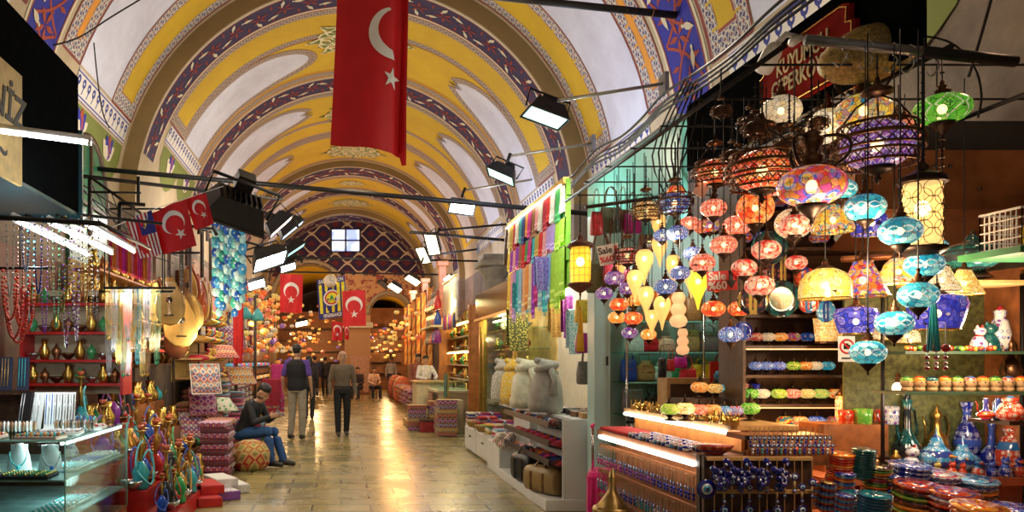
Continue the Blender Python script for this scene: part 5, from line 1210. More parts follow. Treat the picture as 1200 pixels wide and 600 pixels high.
k=[N('side_panel',M(WHITEP).box((2.62,WY0,.47),(.66,.04,.94))),N('base',M(WHITEP).box((2.5,(WY0+WY1)/2,.06),(.8,WY1-WY0+.1,.12),b=.01)),N('back_panel',M(WHITEP).box((2.62,(WY0+WY1)/2,.5),(.04,WY1-WY0-.06,.86))),N('top',M(WHITEP).box((2.68,(WY0+WY1)/2,.93),(.55,WY1-WY0,.03)))]
for z in(.42,.62,.82):k.append(N('tray',M(BLACKP).box((0,0,0),(.42,WY1-WY0-.08,.02),mx=TR(2.36,(WY0+WY1)/2,z)@RY(.22)).box((-.21,0,.03),(.012,WY1-WY0-.08,.05),mx=TR(2.36,(WY0+WY1)/2,z)@RY(.22))))
one('leather_goods_stand',None,'white display stand with black sloping trays of wallets on the aisle','stand',kids=k)
WC=['red','black','orange','brown','pink','tan','blue','purple']
for t,z in enumerate((.42,.62)):
 for i in range(15):
  for r in range(2):
   c=WC[(i*(3+t)+r*2)%8];T=TR(2.29+r*.16,WY0+.12+i*.142,z+.016+r*-.03+.028)@RY(.22)
   put(('wal',c),lambda:N('wallet',M(LB[c]).box((0,0,.0),(.11,.1,.03),b=.006),N('clasp',M(BRASS).box((-.05,0,.012),(.012,.02,.01)))),'%s leather wallet in the %s row of the %s black tray'%(c,('front','back')[r],('lowest','middle')[t]),'wallet',T.translation,0,1,'%s wallets in the %s row of the %s tray'%(c,('front','back')[r],('lowest','middle')[t]),(0,-.45+.22*0,.1*(i%3)))
for i in range(20):
 for r in range(2):
  c=((.05,.05,.05),(.6,.6,.6),(.25,.1,.04),(.1,.15,.5),(.5,.05,.05))[(i*2+r)%5];nm=('black','silver grey','brown','blue','red')[(i*2+r)%5]
  put(('brc',nm),lambda:N('bracelet',M(cm(c,.3,.2)).ring((0,0,.03),.03,.011,12,5,RX(pi/2)@TR(0,0,-.03))),'%s bangle in the %s row of the top black tray'%(nm,('front','back')[r]),'bracelet',(2.28+r*.12,WY0+.1+i*.108,.82+.066-r*.03),.3,1,'%s bangles in the %s row'%(nm,('front','back')[r]))
for i,(x,y,c,w_)in enumerate(((2.6,8.1,'tan',.16),(2.78,8.15,'black',.16),(2.6,8.35,'brown',.18),(2.8,8.4,'black',.15),(2.62,8.6,'black',.16),(2.8,8.65,'brown',.16),(2.65,8.9,'black',.18),(2.82,9.0,'tan',.14))):
 put(('lbx',c,w_),lambda:N('leather_box',M(LB[c]).box((0,0,.03),(w_,.14,.06),b=.008),N('band',M(LB['black']).box((0,0,.03),(.02,.142,.062)))),'%s leather case, %s along the top of the white stand'%(c,nth(i,8,'near end','far end')),'case',(x,y,.946),.1*i,1,'leather cases on the white stand')
def duffel(w_,h,d,mt,tm):
 def f():
  b=M(mt);n=18;prof=[(cos(2*pi*i/n),sin(2*pi*i/n))for i in range(n)]
  sg=lambda q,e:(abs(q)**e)*(1 if q>=0 else-1)
  vs=[]
  for t,k in((-.5,.82),(-.47,.95),(-.25,1),(.25,1),(.47,.95),(.5,.82)):
   for c,s_ in prof:vs.append((t*w_,sg(c,.6)*d/2*k,h/2+sg(s_,.6)*h/2*k))
  b.add(vs,[(j*n+i,j*n+(i+1)%n,(j+1)*n+(i+1)%n,(j+1)*n+i)for j in range(5)for i in range(n)]+[tuple(range(n-1,-1,-1)),tuple(5*n+i for i in range(n))],True)
  ks=[]
  for s_ in(-1,1):ks.append(N('handle',M(tm).tube([(-w_*.2,s_*d*.42,h*.6),(-w_*.19,s_*d*.3,h*.95),(-w_*.1,s_*d*.15,h*1.22),(w_*.1,s_*d*.15,h*1.22),(w_*.19,s_*d*.3,h*.95),(w_*.2,s_*d*.42,h*.6)],.011,6)))
  ks.append(N('zip',M(BRASS).box((0,0,h*1.0),(w_*.8,.012,.006))))
  for x in(-.2,.2):ks.append(N('strap',M(tm).box((x*w_,-d*.5,h*.45),(.022,.012,h*.7)).box((x*w_,d*.5,h*.45),(.022,.012,h*.7))))
  return N('travel_bag',b,*ks)
 return f
def monogram():
 g=G('brown_checked_canvas');x,y,z=g.xyz(g.co());k=(((x*34).frac()-.5).abs()+(((z+y)*34).frac()-.5).abs());c=g.ramp(k,[(0,(.12,.06,.02)),(.25,(.42,.28,.1)),(.6,(.2,.11,.04)),(.8,(.45,.3,.12))],True);g.set(base=c,rough=.45);return g.m
put('duf1',duffel(.5,.29,.26,monogram(),LB['brown']),'brown monogram-patterned travel bag on the base of the white stand','travel bag',(2.22,8.33,.12),-1.15)
put('duf2',duffel(.42,.34,.24,LB['black'],LB['black']),'shiny black travel bag behind the brown patterned one','travel bag',(2.2,9.1,.12),-1.3)
def suitcase(mt,w_=.36,h=.55,d=.22,handle=.42,hm=None):
 def f():
  b=M(mt).box((0,0,h/2+.04),(w_,d,h),b=.05)
  rb=M(mt)
  for i in range(7):rb.tube([(-w_*.42+i*w_*.14,-d/2-.004,.12),(-w_*.42+i*w_*.14,-d/2-.004,h-.04)],.009,5)
  for i in range(4):rb.tube([(-w_/2-.003,-d*.3+i*d*.2,.12),(-w_/2-.003,-d*.3+i*d*.2,h-.04)],.008,5)
  hd=M(CHROME)
  for x in(-.08,.08):hd.beam((x,d*.3,h),(x,d*.3,h+handle),.008,6)
  gp_=M(hm or mt).box((0,d*.3,h+handle),(.2,.03,.03),b=.01)
  wh=[N('wheel',M(BLACKP).lathe([(.03,-.015),(.03,.015)],12,(0,0,0),TR(x,y,.03)@RY(pi/2)))for x in(-w_*.38,w_*.38)for y in(-d*.3,d*.3)]
  return N('suitcase',b,N('rib',rb),N('telescopic_handle',hd,N('grip',gp_)),*wh)
 return f
HP=mat('hot_pink_shell',(.85,.01,.22),.28,0,.08,4)
put('sc1',suitcase(HP,.36,.56,.22,.42),'hot pink hard-shell suitcase with raised handle beside the white stand','suitcase',(P(706,560,6.7).x,6.75,0),1.2)
for i,(px,c,n_)in enumerate(((738,(.02,.13,.1),'dark green'),(754,(.1,.1,.1),'dark grey'),(768,(.5,.4,.03),'mustard yellow'))):
 put(('sc',i),suitcase(mat('shell_%d'%i,c,.3),.26,.78,.2,.22,BLACKP),'%s suitcase standing behind the souvenir counter'%n_,'suitcase',(P(px,500,7.1).x,6.88+.24*i,0),0,1,None)
def brass_lamp():
 b=M(mat('aged_brass',(.3,.18,.05),.35,.8,.4,20)).lathe([(.13,0),(.12,.03),(.04,.06),(.03,.14),(.06,.2),(.03,.26),(.12,.36),(.13,.42),(.06,.5),(.025,.55),(.03,.62),(.005,.68)],20)
 return N('standing_brass_pot',b,N('dome',M(mat('aged_brass',(.3,.18,.05))).lathe([(.135,.4),(.14,.42),(.13,.44)],20)))
put('bpot',brass_lamp,'dark brass onion-shaped pot standing low beside the keychain rails','pot',(1.94,5.5,0),0,(1,1,1.15))
one('shop_back_wall',M(mat('cream_shop_wall',(.75,.68,.5),.6,0,.08)).box((3.46,10.7,1.45),(.08,5.4,2.9)),'cream painted back wall of the scarf shop','partition')
FXs=2.62
y0s,y1s=8.95,12.0
m=M(GOLD).box((FXs,(y0s+y1s)/2,3.66),(.06,y1s-y0s,.07));
ks=[N('end_frame',M(mat('lime_frame',(.3,.5,.05),.4)).box((FXs+.02,y0s,3.2),(.05,.05,.95))),N('end_frame',M(GOLD).box((FXs+.02,y1s,3.2),(.05,.05,.95)))]+[N('rail',M(BRASS).beam((FXs,y0s,z),(FXs,y1s,z),.014,6))for z in(3.58,3.2,2.86)]
ks.append(N('light_strip',M(glow('frame_strip',(1,.9,.6),6)).box((FXs-.05,(y0s+y1s)/2,3.61),(.02,y1s-y0s-.1,.02))))
one('scarf_rack',m,'gold frame with three rails of coloured scarves over the shop front','frame',kids=ks)
SCV=[('white',(.8,.78,.7)),('cream',(.75,.62,.42)),('olive gold',(.5,.38,.08)),('crimson',(.45,.02,.05)),('teal',(.02,.38,.4)),('navy',(.03,.06,.25)),('magenta',(.6,.04,.3)),('orange',(.8,.3,.06)),('brown',(.3,.14,.06)),('pink',(.8,.35,.4)),('lilac',(.45,.3,.7)),('lime',(.4,.65,.05)),('red',(.65,.02,.02)),('green',(.04,.3,.08)),('turquoise',(.05,.5,.6)),('purple',(.3,.03,.5)),('yellow',(.85,.6,.05)),('sky blue',(.3,.55,.8)),('peach',(.8,.45,.25))]
TS=[(3.58,.34,[1,2,3,0,4,5,7,6,8,9,0,3,12,0,13,1]),(3.2,.3,[16,15,9,15,8,12,13,6,14,2,12,9,10,10,11,11]),(2.86,.62,[16,9,10,14,17,18,7,1,15,6,17,14,17,11,11,11])]
for t,(z,h,cs)in enumerate(TS):
 for i,ci in enumerate(cs):
  nm,c=SCV[ci];y=y1s-.12-i*(y1s-y0s-.2)/15;hh=h*(1+.12*((i*7)%3-1))
  put(('scf',nm,round(hh,2)),fold_scarf(.21,hh,cm(c,.8),cm(tuple(min(1,q*1.5+.1)for q in c),.8),ci,t==2),'%s scarf, %s on the %s rail of the scarf frame'%(nm,nth(i,16,'far end','near end'),('top','middle','bottom')[t]),'scarf',(FXs,y,z+.01),-pi/2,1,'scarves on the %s rail'%('top','middle','bottom')[t])
def bust(mt,mt2,h=.6,knot=True):
 def f():
  m=M(mt).lathe([(.19,0),(.2,.1),(.19,.25),(.17,.38),(.12,.45),(.09,.5),(.11,.55),(.05,.6),(.001,.6)],20,sy=.75)
  kn=M(mt2 or mt)
  kn.tube([(.11*cos(q*.7),-.02+.1*sin(q*.7),.44+.012*q)for q in range(14)],.04,8);kn.tube([(.02,-.12,.5),(.06,-.16,.36),(.03,-.17,.2)],[.04,.035,.05],8)
  return N('scarf_bust',m,N('wrapped_scarf',kn))
 return f
def fabric_pat(name,a,b,sc=40):
 if name in _MC:return _MC[name]
 g=G(name);v=g.voro(g.co(),sc);d=E(g.nt,v.outputs[0]);c=g.ramp(d,[(0,b),(.35,a)],True);g.set(base=c,rough=.8);_MC[name]=g.m;return g.m
for i,(px,py,y,a,b,lab)in enumerate(((640,450,8.9,mat('grey_scarf',(.42,.38,.33),.9),None,'grey scarf wrapped round a bust behind the white stand'),(617,450,9.6,mat('cream_scarf',(.78,.72,.55),.9),None,'cream scarf wrapped round a bust left of the grey one'),(603,452,10.6,fabric_pat('yellow_flowered',(.8,.5,.05),(.85,.8,.6)),None,'yellow flowered scarf wrapped round a bust'),(591,452,11.1,fabric_pat('grey_flowered',(.5,.48,.42),(.85,.82,.7)),None,'patterned white and grey scarf wrapped round a bust at the far end'))):
 put(('bust',i),bust(a,b),lab,'scarf display',(P(px,0,y).x,y,.96),0)
one('bust_table',M(WHITEP).box((2.6,10.74,.93),(.6,.96,.04)),'white table for scarves beyond the leather stand','table',kids=[N('body',M(WHITEP).box((2.72,10.74,.45),(.4,.94,.9)))])
TXC=[('white',(.8,.78,.72)),('red',(.5,.04,.04)),('sky blue',(.35,.5,.65)),('cream',(.7,.6,.4)),('pink',(.7,.3,.35)),('grey',(.35,.34,.33)),('purple',(.25,.06,.3)),('ochre',(.6,.38,.06)),('dark blue',(.04,.06,.25)),('green',(.08,.25,.1)),('maroon',(.25,.02,.04))]
def cloth_stack(x,y,z,n,w_,d,cols,where,th=.028,rz=0,grp=None,name='folded textile'):
 r=random.Random(int(x*100+y*37))
 for i in range(n):
  ci=cols[i%len(cols)];nm,c=TXC[ci];nm2,c2=TXC[(ci+3)%11]
  put(('fct',w_,d,th,nm),folded_cloth(w_,d,th,cm(c,.9),cm(c2,.9)),'%s %s, %s in the stack %s'%(nm,name,'topmost' if i==n-1 else('lowest' if i==0 else ORD[i]+' from the bottom'),where),'textile',(x+r.uniform(-.008,.008),y+r.uniform(-.008,.008),z+i*th),rz+r.uniform(-.06,.06),1,grp or 'textiles in the stack '+where)
for i,(x,y,n,cs,wh)in enumerate(((2.42,10.4,5,[0,3,0,0,1],'nearest on the scarf table'),(2.42,10.72,6,[0,0,2,0,0],'second along the scarf table'),(2.42,11.04,5,[4,0,1,0],'farthest along the scarf table'))):
 cloth_stack(x,y,.95,n,.26,.28,cs,wh)
k=[N('drawer',M(WHITEP).box((2.19,y,.24),(.02,1.1,.34)),N('handle',M(BLACKP).box((2.172,y,.28),(.015,.12,.02))))for y in(11.85,13.0)]
one('low_white_cabinet',M(WHITEP).box((2.45,12.43,.24),(.5,2.34,.44),b=.01),'low white cabinet with two drawer fronts and textiles on the aisle','cabinet',kids=k+[N('foot',M(BLACKP).box((2.3,y,.01),(.05,.05,.02)))for y in(11.4,13.4)])
one('white_display_block',M(WHITEP).box((2.3,10.75,.21),(.36,.85,.42),b=.01),'small white block between the stand and the low cabinet','block',kids=[N('plinth',M(STEEL).box((2.3,10.75,.01),(.3,.8,.02)))])
for i,(x,y,n,cs,wh)in enumerate(((2.22,10.55,7,[1,0,2,4],'on the small white block, nearest'),(2.3,10.95,8,[0,8,1,3],'on the small white block, farthest'))):cloth_stack(x,y,.422,n,.24,.26,cs,wh)
def bundle(c1):
 def f():
  m=M(c1);r=random.Random(5)
  for i in range(9):a=i*.7;m.ball((.09*cos(a),.09*sin(a),.09+.05*(i%3)),.085,9,.9,None,6)
  return N('fabric_bundle',m)
 return f
put('bnd1',bundle(fabric_pat('bundle_print',(.75,.7,.6),(.5,.05,.06),30)),'rolled white and red printed fabric bundle on the small white block','fabric bundle',(2.2,10.3,.36),0,.9)
for i,(x,y,n,cs,wh)in enumerate(((2.32,11.5,5,[7,3,0,9],'near end of the low cabinet'),(2.5,11.95,6,[6,10,8,5],'second on the low cabinet'),(2.34,12.35,7,[1,5,10],'third on the low cabinet'),(2.5,12.85,8,[8,6,10,4,5],'fourth on the low cabinet'),(2.33,13.3,7,[5,8,3,10],'far end of the low cabinet'))):cloth_stack(x,y,.465,n,.3,.32,cs,wh)
def wicker(fill):
 def f():
  m=M(mat('wicker',(.45,.28,.1),.7,0,.5,60,bump=.6)).lathe([(.12,0),(.17,.08),(.18,.1),(.165,.1),(.15,.06),(.001,.04)],18);q=M(fill)
  for i in range(9):a=i*2.4;q.ball((.09*cos(a)*(i%3)/2,.09*sin(a)*(i%3)/2,.085),.045,8,.7,None,5)
  return N('wicker_basket',m,N('filling',q))
 return f
put('wk1',wicker(cm((.3,.4,.1))),'round wicker basket with green and white goods on the low cabinet','basket',(2.22,11.78,.465));put('wk2',wicker(cm((.5,.1,.06))),'round wicker basket with red goods beyond the first basket','basket',(2.22,12.62,.465))
for i,(px,py,y,w_,h,a,b,lab)in enumerate(((606,388,11.9,.36,.62,(.08,.09,.02),(.7,.6,.1),'black and yellow sequin fabric hanging in the scarf shop'),(651,372,9.6,.17,.5,(.55,.3,.06),(.3,.1,.03),'tied ochre scarf hanging on the cream wall'),(664,372,9.3,.15,.5,(.4,.05,.35),(.6,.2,.5),'tied magenta scarf hanging on the cream wall'),(673,390,8.9,.18,.5,(.55,.62,.62),(.05,.3,.35),'white and turquoise printed scarf beside the handbags'),(612,350,11.4,.3,.42,(.06,.35,.42),(.35,.7,.75),'turquoise beaded bag-shaped cloth under the scarves'),(634,322,9.6,.2,.4,(.35,.25,.6),(.2,.05,.4),'violet scarf hanging below the scarf frame'))):
 fm_=fabric_pat('hang_%d'%i,a,b,40);put(('hng',i),fold_scarf(w_,h,fm_,None,i,False),lab,'scarf',P(px,py,y)+Vector((0,0,h/2)),.3)
GY0,GY1,GX=12.3,15.6,2.78
k=[N('post',M(BRASS).box((GX,y,1.45),(.06,.06,2.9)))for y in(GY0,14.9,15.3)]+[N('pane',M(GLASS).box((GX,(GY0+14.9)/2,1.3),(.015,14.9-GY0-.06,2.0))),N('fascia',M(mat('mirror_bronze',(.35,.28,.2),.12,.9)).box((GX-.02,13.9,2.62),(.1,3.2,.5))),N('cornice',M(BRASS).box((GX-.04,13.9,2.36),(.12,3.3,.05))),N('plinth',M(WOODD).box((GX,13.6,.15),(.08,2.6,.3)))]
k+=[N('shelf_board',M(GLASS).box((3.1,13.6,z),(.5,2.5,.015)))for z in(.7,1.05,1.4,1.75,2.1)]+[N('shelf_edge',M(GOLD).box((2.85,13.6,z),(.012,2.5,.02)))for z in(.7,1.05,1.4,1.75,2.1)]
k.append(N('back_panel',M(mat('amber_back',(.6,.42,.12),.5)).box((3.42,13.7,1.4),(.04,3.1,2.6))));k.append(N('light_strip',M(glow('gold_strip',(1,.8,.35),8)).box((2.95,13.6,2.3),(.04,2.5,.03))))
one('glass_shop_front',None,'brass-framed glass shop front with gilded goods beyond the scarves','shop front',kids=k)
GN=['gold vase','silver bowl','green glass jug','gold plate','bronze pot']
def curio(k):
 def f():
  mt=[GOLD,SILVER,mat('green_glassware',(.05,.3,.1),.1),BRASS,BRONZE,COPPER][k%6];m=M(mt)
  if k%3==0:m.lathe([(.035,0),(.05,.04),(.06,.09),(.025,.15),(.035,.2)],12)
  elif k%3==1:m.lathe([(.02,0),(.03,.01),(.07,.05),(.075,.07),(.06,.05),(.001,.02)],12)
  else:m.lathe([(.03,0),(.02,.02),(.05,.06),(.05,.1),(.02,.13),(.001,.17)],12)
  return N(('ornamental_vase','shallow_bowl','long_flask')[k%3],m)
 return f
cu=['tall gold vase','wide silver bowl','green glass flask','tall brass vase','wide bronze bowl','copper flask']
for t,z in enumerate((.7,1.05,1.4,1.75,2.1)):
 for i in range(14):
  kx=(i*5+t*2)%6;put(('cur',kx),curio(kx),'%s, %s on the %s shelf of the glass front'%(cu[kx],nth(i,14,'near end','far end'),('lowest','second','third','fourth','top')[t]),'metalware',(2.95+.12*(i%2),12.5+i*.168,z+.008),i,1.15,'metalware behind the glass shop front')
m=M(WOODD).tube([(2.95,13.3+.42*cos(pi*i/14),3.25+.75*sin(pi*i/14))for i in range(15)],.05,6);kk=[N('pane',M(mat('brown_mirror',(.28,.13,.05),.2,.4,.7,3)).poly([(.42*cos(pi*i/14),.75*sin(pi*i/14))for i in range(15)],.03,FR((2.98,13.3,3.25),(0,-1,0),(1,0,0),(0,0,1))))]
for q in(-.25,0,.25):kk.append(N('mullion',M(WOODD).box((2.94,13.3+q,3.55),(.03,.02,.6))))
one('arched_window',m,'arched brown glazed window frame above the glass shop front','window',kids=kk)
STN=wash('grey_carved_stone',(.38,.35,.3),(.15,.12,.1),.8,sc=4,bump=.6)
put('colm',lambda:N('stone_column',M(STN).lathe([(.22,0),(.22,.1),(.16,.2),(.15,2.9),(.2,3.0),(.17,3.05),(.26,3.2),(.22,3.25),(.32,3.42),(.34,3.5)],16),N('capital',M(STN).box((0,0,3.56),(.74,.74,.12),b=.02).box((0,0,3.68),(.6,.6,.14),b=.02))),'grey stone column with carved capital beyond the glass shop front','column',(3.2,16.0,0))
k=[N('back_panel',M(mat('golden_wall',(.75,.5,.12),.5)).box((3.5,18.9,1.4),(.05,5.0,2.6)))]+[N('shelf_board',M(CREAMP).box((3.2,18.9,z),(.5,4.9,.03)))for z in(.75,1.1,1.45,1.8,2.15,2.5)]+[N('side_panel',M(mat('orange_wood',(.6,.22,.05),.5)).box((3.1,y,1.4),(.75,.06,2.7)))for y in(16.45,21.4)]
k+=[N('light_strip',M(glow('gold_strip',(1,.8,.35),8)).box((2.95,18.9,z),(.03,4.8,.03)))for z in(2.46,1.76)]
one('golden_shop_shelf',None,'brightly lit golden wall shelves of the shop beyond the glass front','shelf',kids=k)
for t,z in enumerate((.75,1.1,1.45,1.8,2.15,2.5)):
 for i in range(16):
  kx=(i*7+t*3)%6;put(('cur',kx),curio(kx),'%s, %s on the %s golden shelf'%(cu[kx],nth(i,16,'near end','far end'),('lowest','second','third','fourth','fifth','top')[t]),'metalware',(3.02+.1*(i%2),16.7+i*.295,z+.016),i,(1.5,1.5,1.3),'metalware on the golden shelves')
def slipper(c):
 def f():
  m=M(cm(c,.7)).lathe([(.001,0),(.045,.02),(.05,.12),(.04,.22),(.02,.27),(.001,.31)],12,sy=.45);return N('slipper',m,N('sole',M(LB['tan']).poly([(-.045,.01),(.045,.01),(.05,.12),(.035,.22),(0,.28),(-.035,.22),(-.05,.12)],.02,TR(0,.03,0))))
 return f
sw=M(mat('cream_board',(.72,.6,.36),.3)).box((2.62,18.5,2.98),(.05,2.1,1.0))
one('cream_signboard',sw,'cream signboard with lamps above the row of slippers','sign',kids=[N('lamp',M(glow('board_lamp',(1,.85,.5),10)).tube([(2.5,17.8,3.52),(2.5,18.6,3.52)],.03,6)),N('edge_strip',M(BRASS).box((2.6,18.5,3.5),(.08,2.14,.04)))])
for i in range(9):
 nm,c=(('blue',(.05,.08,.35)),('gold',(.6,.4,.05)),('purple',(.25,.05,.3)),('red',(.5,.03,.03)))[i%4]
 put(('slp',nm),slipper(c),'%s pointed slipper, %s hanging under the cream signboard'%(nm,nth(i,9,'near end','far end')),'slipper',(2.58,17.6+i*.21,2.3),-pi/2,1.3,'slippers under the cream signboard')
one('bag_ledge',M(CREAMP).box((2.55,21.0,2.45),(.5,2.6,.05)),'narrow white ledge carrying bags high over the golden shop','ledge',kids=[N('bracket',M(CREAMP).tube([(2.3,19.8,2.44),(2.3,22.2,2.44)],.03,6))])
for t in range(3):
 for i in range(6):
  c=['red','grey','purple','tan','orange','blue','olive','brown'][(i*3+t*5)%8]
  put(('hb',c,.34,.34),handbag(.34,.34,.2,LB[c],.15),'%s bag, %s in the %s row over the golden shop'%(c,nth(i,6,'near end','far end'),('upper','middle','lower')[t]),'bag',(2.5,20.0+i*.4,(2.9,2.48,2.02)[t]),-pi/2,1,'bags in the %s row over the golden shop'%('upper','middle','lower')[t])
one('shop_counter',M(CREAMP).box((2.55,18.2,.42),(.7,1.9,.84)),'cream shop counter beside the stacked frames','counter',kids=[N('worktop',M(CREAMP).box((2.53,18.2,.86),(.78,2.0,.05))),N('glass_case',M(GLASS).box((2.5,18.2,1.0),(.6,1.8,.22)))])
one('step_counter',M(CREAMP).box((2.35,19.95,.5),(.9,1.2,1.0)),'stepped pale yellow counter in front of the vendor','counter',kids=[N('worktop',M(WOODL).box((2.33,19.95,1.02),(.98,1.3,.04)))])
put('rugp',lambda:N('leaning_board',M(KIL[0]).box((0,0,.4),(.04,.75,.8)),N('border',M(WOODD).box((.01,0,.4),(.03,.82,.87)))),'tall red lattice-patterned panel leaning against the cream counter','panel',(2.09,17.9,0),0)
put('teapic',lambda:N('framed_picture',M(mat('dark_teal_paint',(.02,.15,.14),.5)).box((0,0,.3),(.03,.45,.5)),N('frame',M(GOLD).box((.012,0,.3),(.03,.55,.6)))),'dark green framed picture standing right of the patterned panel','picture',(2.3,16.9,.7),0)
one('picture_plinth',M(CREAMP).box((2.42,16.85,.35),(.42,.6,.7)),'short cream plinth under the dark green picture','plinth')
for s_,(x,y,n)in enumerate(((2.18,15.9,8),(2.2,16.35,7),(2.15,16.3+.9,7),(1.7,17.3,6))):
 for i in range(n):
  kx=(i+s_)%4;nm=('red','ochre','blue','purple')[kx]
  put(('kst',kx),lambda:N('kilim_box',M(KIL[kx]).box((0,0,.045),(.4,.36,.085),b=.02),N('lid',M(WOODL).box((0,0,.088),(.41,.37,.01)))),'%s patterned box, %s in the %s floor stack'%(nm,'topmost' if i==n-1 else ORD[i]+' from the floor',('nearest','second','third','farthest')[s_]),'box',(x,y,i*.094),.05*((i*3)%4-1),1,'boxes in the %s floor stack'%('nearest','second','third','farthest')[s_])
one('floor_crate',M(WOODD).box((1.9,18.3,.05),(.7,1.5,.1)),'low dark wooden tray of silver trinkets on the floor','tray',kids=[N('side',M(WOODL).box((1.55,18.3,.09),(.03,1.5,.14)))])
for i in range(24):
 kx=(i*5)%6;put(('cur',kx),curio(kx),'%s, %s in the low floor tray'%(cu[kx],'item %s of the %s row'%(ORD[i//3],('aisle','middle','wall')[i%3])),'metalware',(1.68+(i%3)*.2,17.7+(i//3)*.17,.1),i,1,'metalware in the floor tray')
put('redbox',lambda:N('wooden_chest',M(mat('chest_red',(.35,.03,.03),.4)).box((0,0,.12),(.35,.4,.24),b=.01),N('lid',M(WOODD).box((0,0,.25),(.37,.42,.03)))),'small dark red chest between the tray and the floor stacks','chest',(1.9,16.85,0))
for i in range(6):
 nm=('red','ochre','blue','purple')[(i*3)%4];y=22.6+i*1.7
 k_=KIL[(i*3)%4];og=kilim_mat('kilim_orange_%d'%(i%2),[(.75,.25,.03),(.8,.45,.06),(.55,.1,.03),(.85,.55,.15)],2.2)if i<6 else k_
 put(('rug',i%2),lambda:N('hanging_rug',M(og).sheet(lambda u,v:(.05*sin(u*9),(u-.5)*1.25,-v*2.3),10,4),N('rod',M(WOODD).beam((0,-.7,.02),(0,.7,.02),.03,6))),'orange patched rug hanging on the right wall, %s'%nth(i,6,'near end','far end'),'rug',(2.6,y,3.7),0,1,'orange rugs on the right')
m=M(WOODR);
for i in range(3):m.box((2.95,23.0+i*4.5,1.75),(.16,.2,3.5))
for i in range(3):one('orange_post',M(mat('orange_pillar',(.55,.17,.05),.5)).box((2.92,22.2+i*4.6,2.2),(.22,.22,4.4),b=.02),'reddish wooden pillar between the rugs, %s'%nth(i,3,'near end','far end'),'pillar',kids=[N('capital',M(mat('orange_pillar',(.55,.17,.05),.5)).box((2.92,22.2+i*4.6,4.35),(.34,.34,.16),b=.03))])
for j in range(5):
 for i in range(4):
  kx=(i+j)%5;put(('bgr',kx),cushion(.5,KIL[kx],cm((.3,.1,.05))),'%s kilim cushion, %s in the %s pile by the rugs'%(('red','ochre','blue','purple','white')[kx],'topmost' if i==3 else ORD[i]+' from the floor',ORD[j]),'cushion',(2.3-.03*i,22.5+j*1.3,.12+i*.17),.3*i,1,'kilim cushions piled by the rugs')
for j in range(6):put(('sackr',j%3),lambda:N('cloth_bale',M(cm([(.6,.15,.08),(.6,.5,.35),(.3,.08,.05)][j%3],.9)).lathe([(.22,0),(.3,.15),(.3,.5),(.2,.72),(.08,.8)],12,sy=.8),N('cord',M(WOODL).ring((0,0,.66),.22,.02,14,4,Matrix.Scale(.8,4,(0,1,0))))),'%s cloth bale beside the rugs, %s'%(['orange red','beige','dark red'][j%3],nth(j,6,'near end','far end')),'bale',(2.3,28.6+j*1.0,0),j,1.2,'cloth bales on the right')
TEAL=mat('dark_teal_enamel',(.03,.085,.10),.25,0,.2,2)
one('canopy_box',M(mat('near_black_board',(.006,.007,.008),.8)).box((-2.64,5.5,3.46),(.62,2.6,1.2)),'black boxed shop canopy at the upper left','canopy',kids=[N('soffit',M(TEAL).box((-2.65,5.5,2.845),(.64,2.62,.03))),N('end_panel',M(TEAL).box((-3.0,6.83,3.2),(1.4,.03,.8)))])
T=FR((-2.3,5.02,3.18),(0,1,0),(-1,0,0),(0,0,1))
m=M(mat('ochre_sign',(.6,.42,.14),.5)).box((0,-.02,0),(.86,.03,.78),mx=T);tx=text_mesh('DENİZ',.3,mat('brush_black',(.02,.02,.02)),.003,1.5,shear=.15);tx.transform(T@TR(-.0,-.037,.1))
one('ochre_shop_sign',m,'ochre shop sign with dark brush lettering on the black canopy','sign',kids=[N('lettering',tx),N('lettering',(lambda t:(t.transform(T@TR(0,-.037,-.22)),t)[1])(text_mesh('~ ~',.25,mat('brush_black',(.02,.02,.02)),.003,1.5)))])
TUBE=glow('tube_cold',(.93,.97,1.0),14)
def tube_light(p,q,name,lab):
 p,q=Vector(p),Vector(q);u=Vector((0,0,.03))
 one(name,M(WHITEP).beam(p+u,q+u,.02,6),lab,'lamp',kids=[N('tube',M(TUBE).beam(p,q,.013,8)),N('end_socket',M(WHITEP).beam(p,p.lerp(q,.02),.018,8).beam(q.lerp(p,.02),q,.018,8))])
tube_light(P(-60,146,5.0),P(107,168,5.0),'fluorescent_tube','fluorescent tube sticking out across the dark canopy')
for i,(a,b)in enumerate((((-2.18,5.1,2.49),(-2.2,6.7,2.47)),((-1.98,5.2,2.49),(-2.0,6.7,2.49)),((-1.76,5.3,2.49),(-1.78,6.6,2.49)))):tube_light(a,b,'fluorescent_tube','fluorescent tube under the jewellery stall roof, %s one'%('left','middle','right')[i])
m=M(IRON).beam(P(-80,250,5.0),P(118,262,5.0),.018,6);m.beam(P(118,262,5.0),(-1.72,6.9,2.56),.015,6);m.beam(P(-60,235,6.9),P(190,262,6.9),.014,6)
for x in(-2.05,-1.85):m.beam((x,5.0,2.5),(x,6.9,2.56),.012,5)
one('stall_roof_frame',m,'black iron bar frame over the jewellery stall with hanging necklaces','frame')
m=M(IRON);pts=[P(95,205,8.2),P(262,216,8.2),P(95,240,7.6),P(160,236,7.6)]
m.beam(P(85,205,8.2),P(330,234,11.5),.022,6);m.beam(P(105,207,8.0),P(105,290,8.0),.02,6);m.beam(P(162,207,8.0),P(162,240,8.0),.018,6);m.beam(P(105,207,8.0),P(165,250,8.0),.014,6);m.beam(P(105,225,8.0),P(165,226,8.0),.012,6);m.beam(P(140,238,7.6),P(170,240,7.6),.02,6);m.beam(P(140,238,7.6),P(140,275,7.6),.02,6)
one('iron_truss',m,'black iron bracket frame sticking out above the flags on the left','frame')
m=M(WOODD).tube([(-4.03,12.2+.9*cos(pi*i/12),4.0+1.1*sin(pi*i/12))for i in range(13)],.08,6)
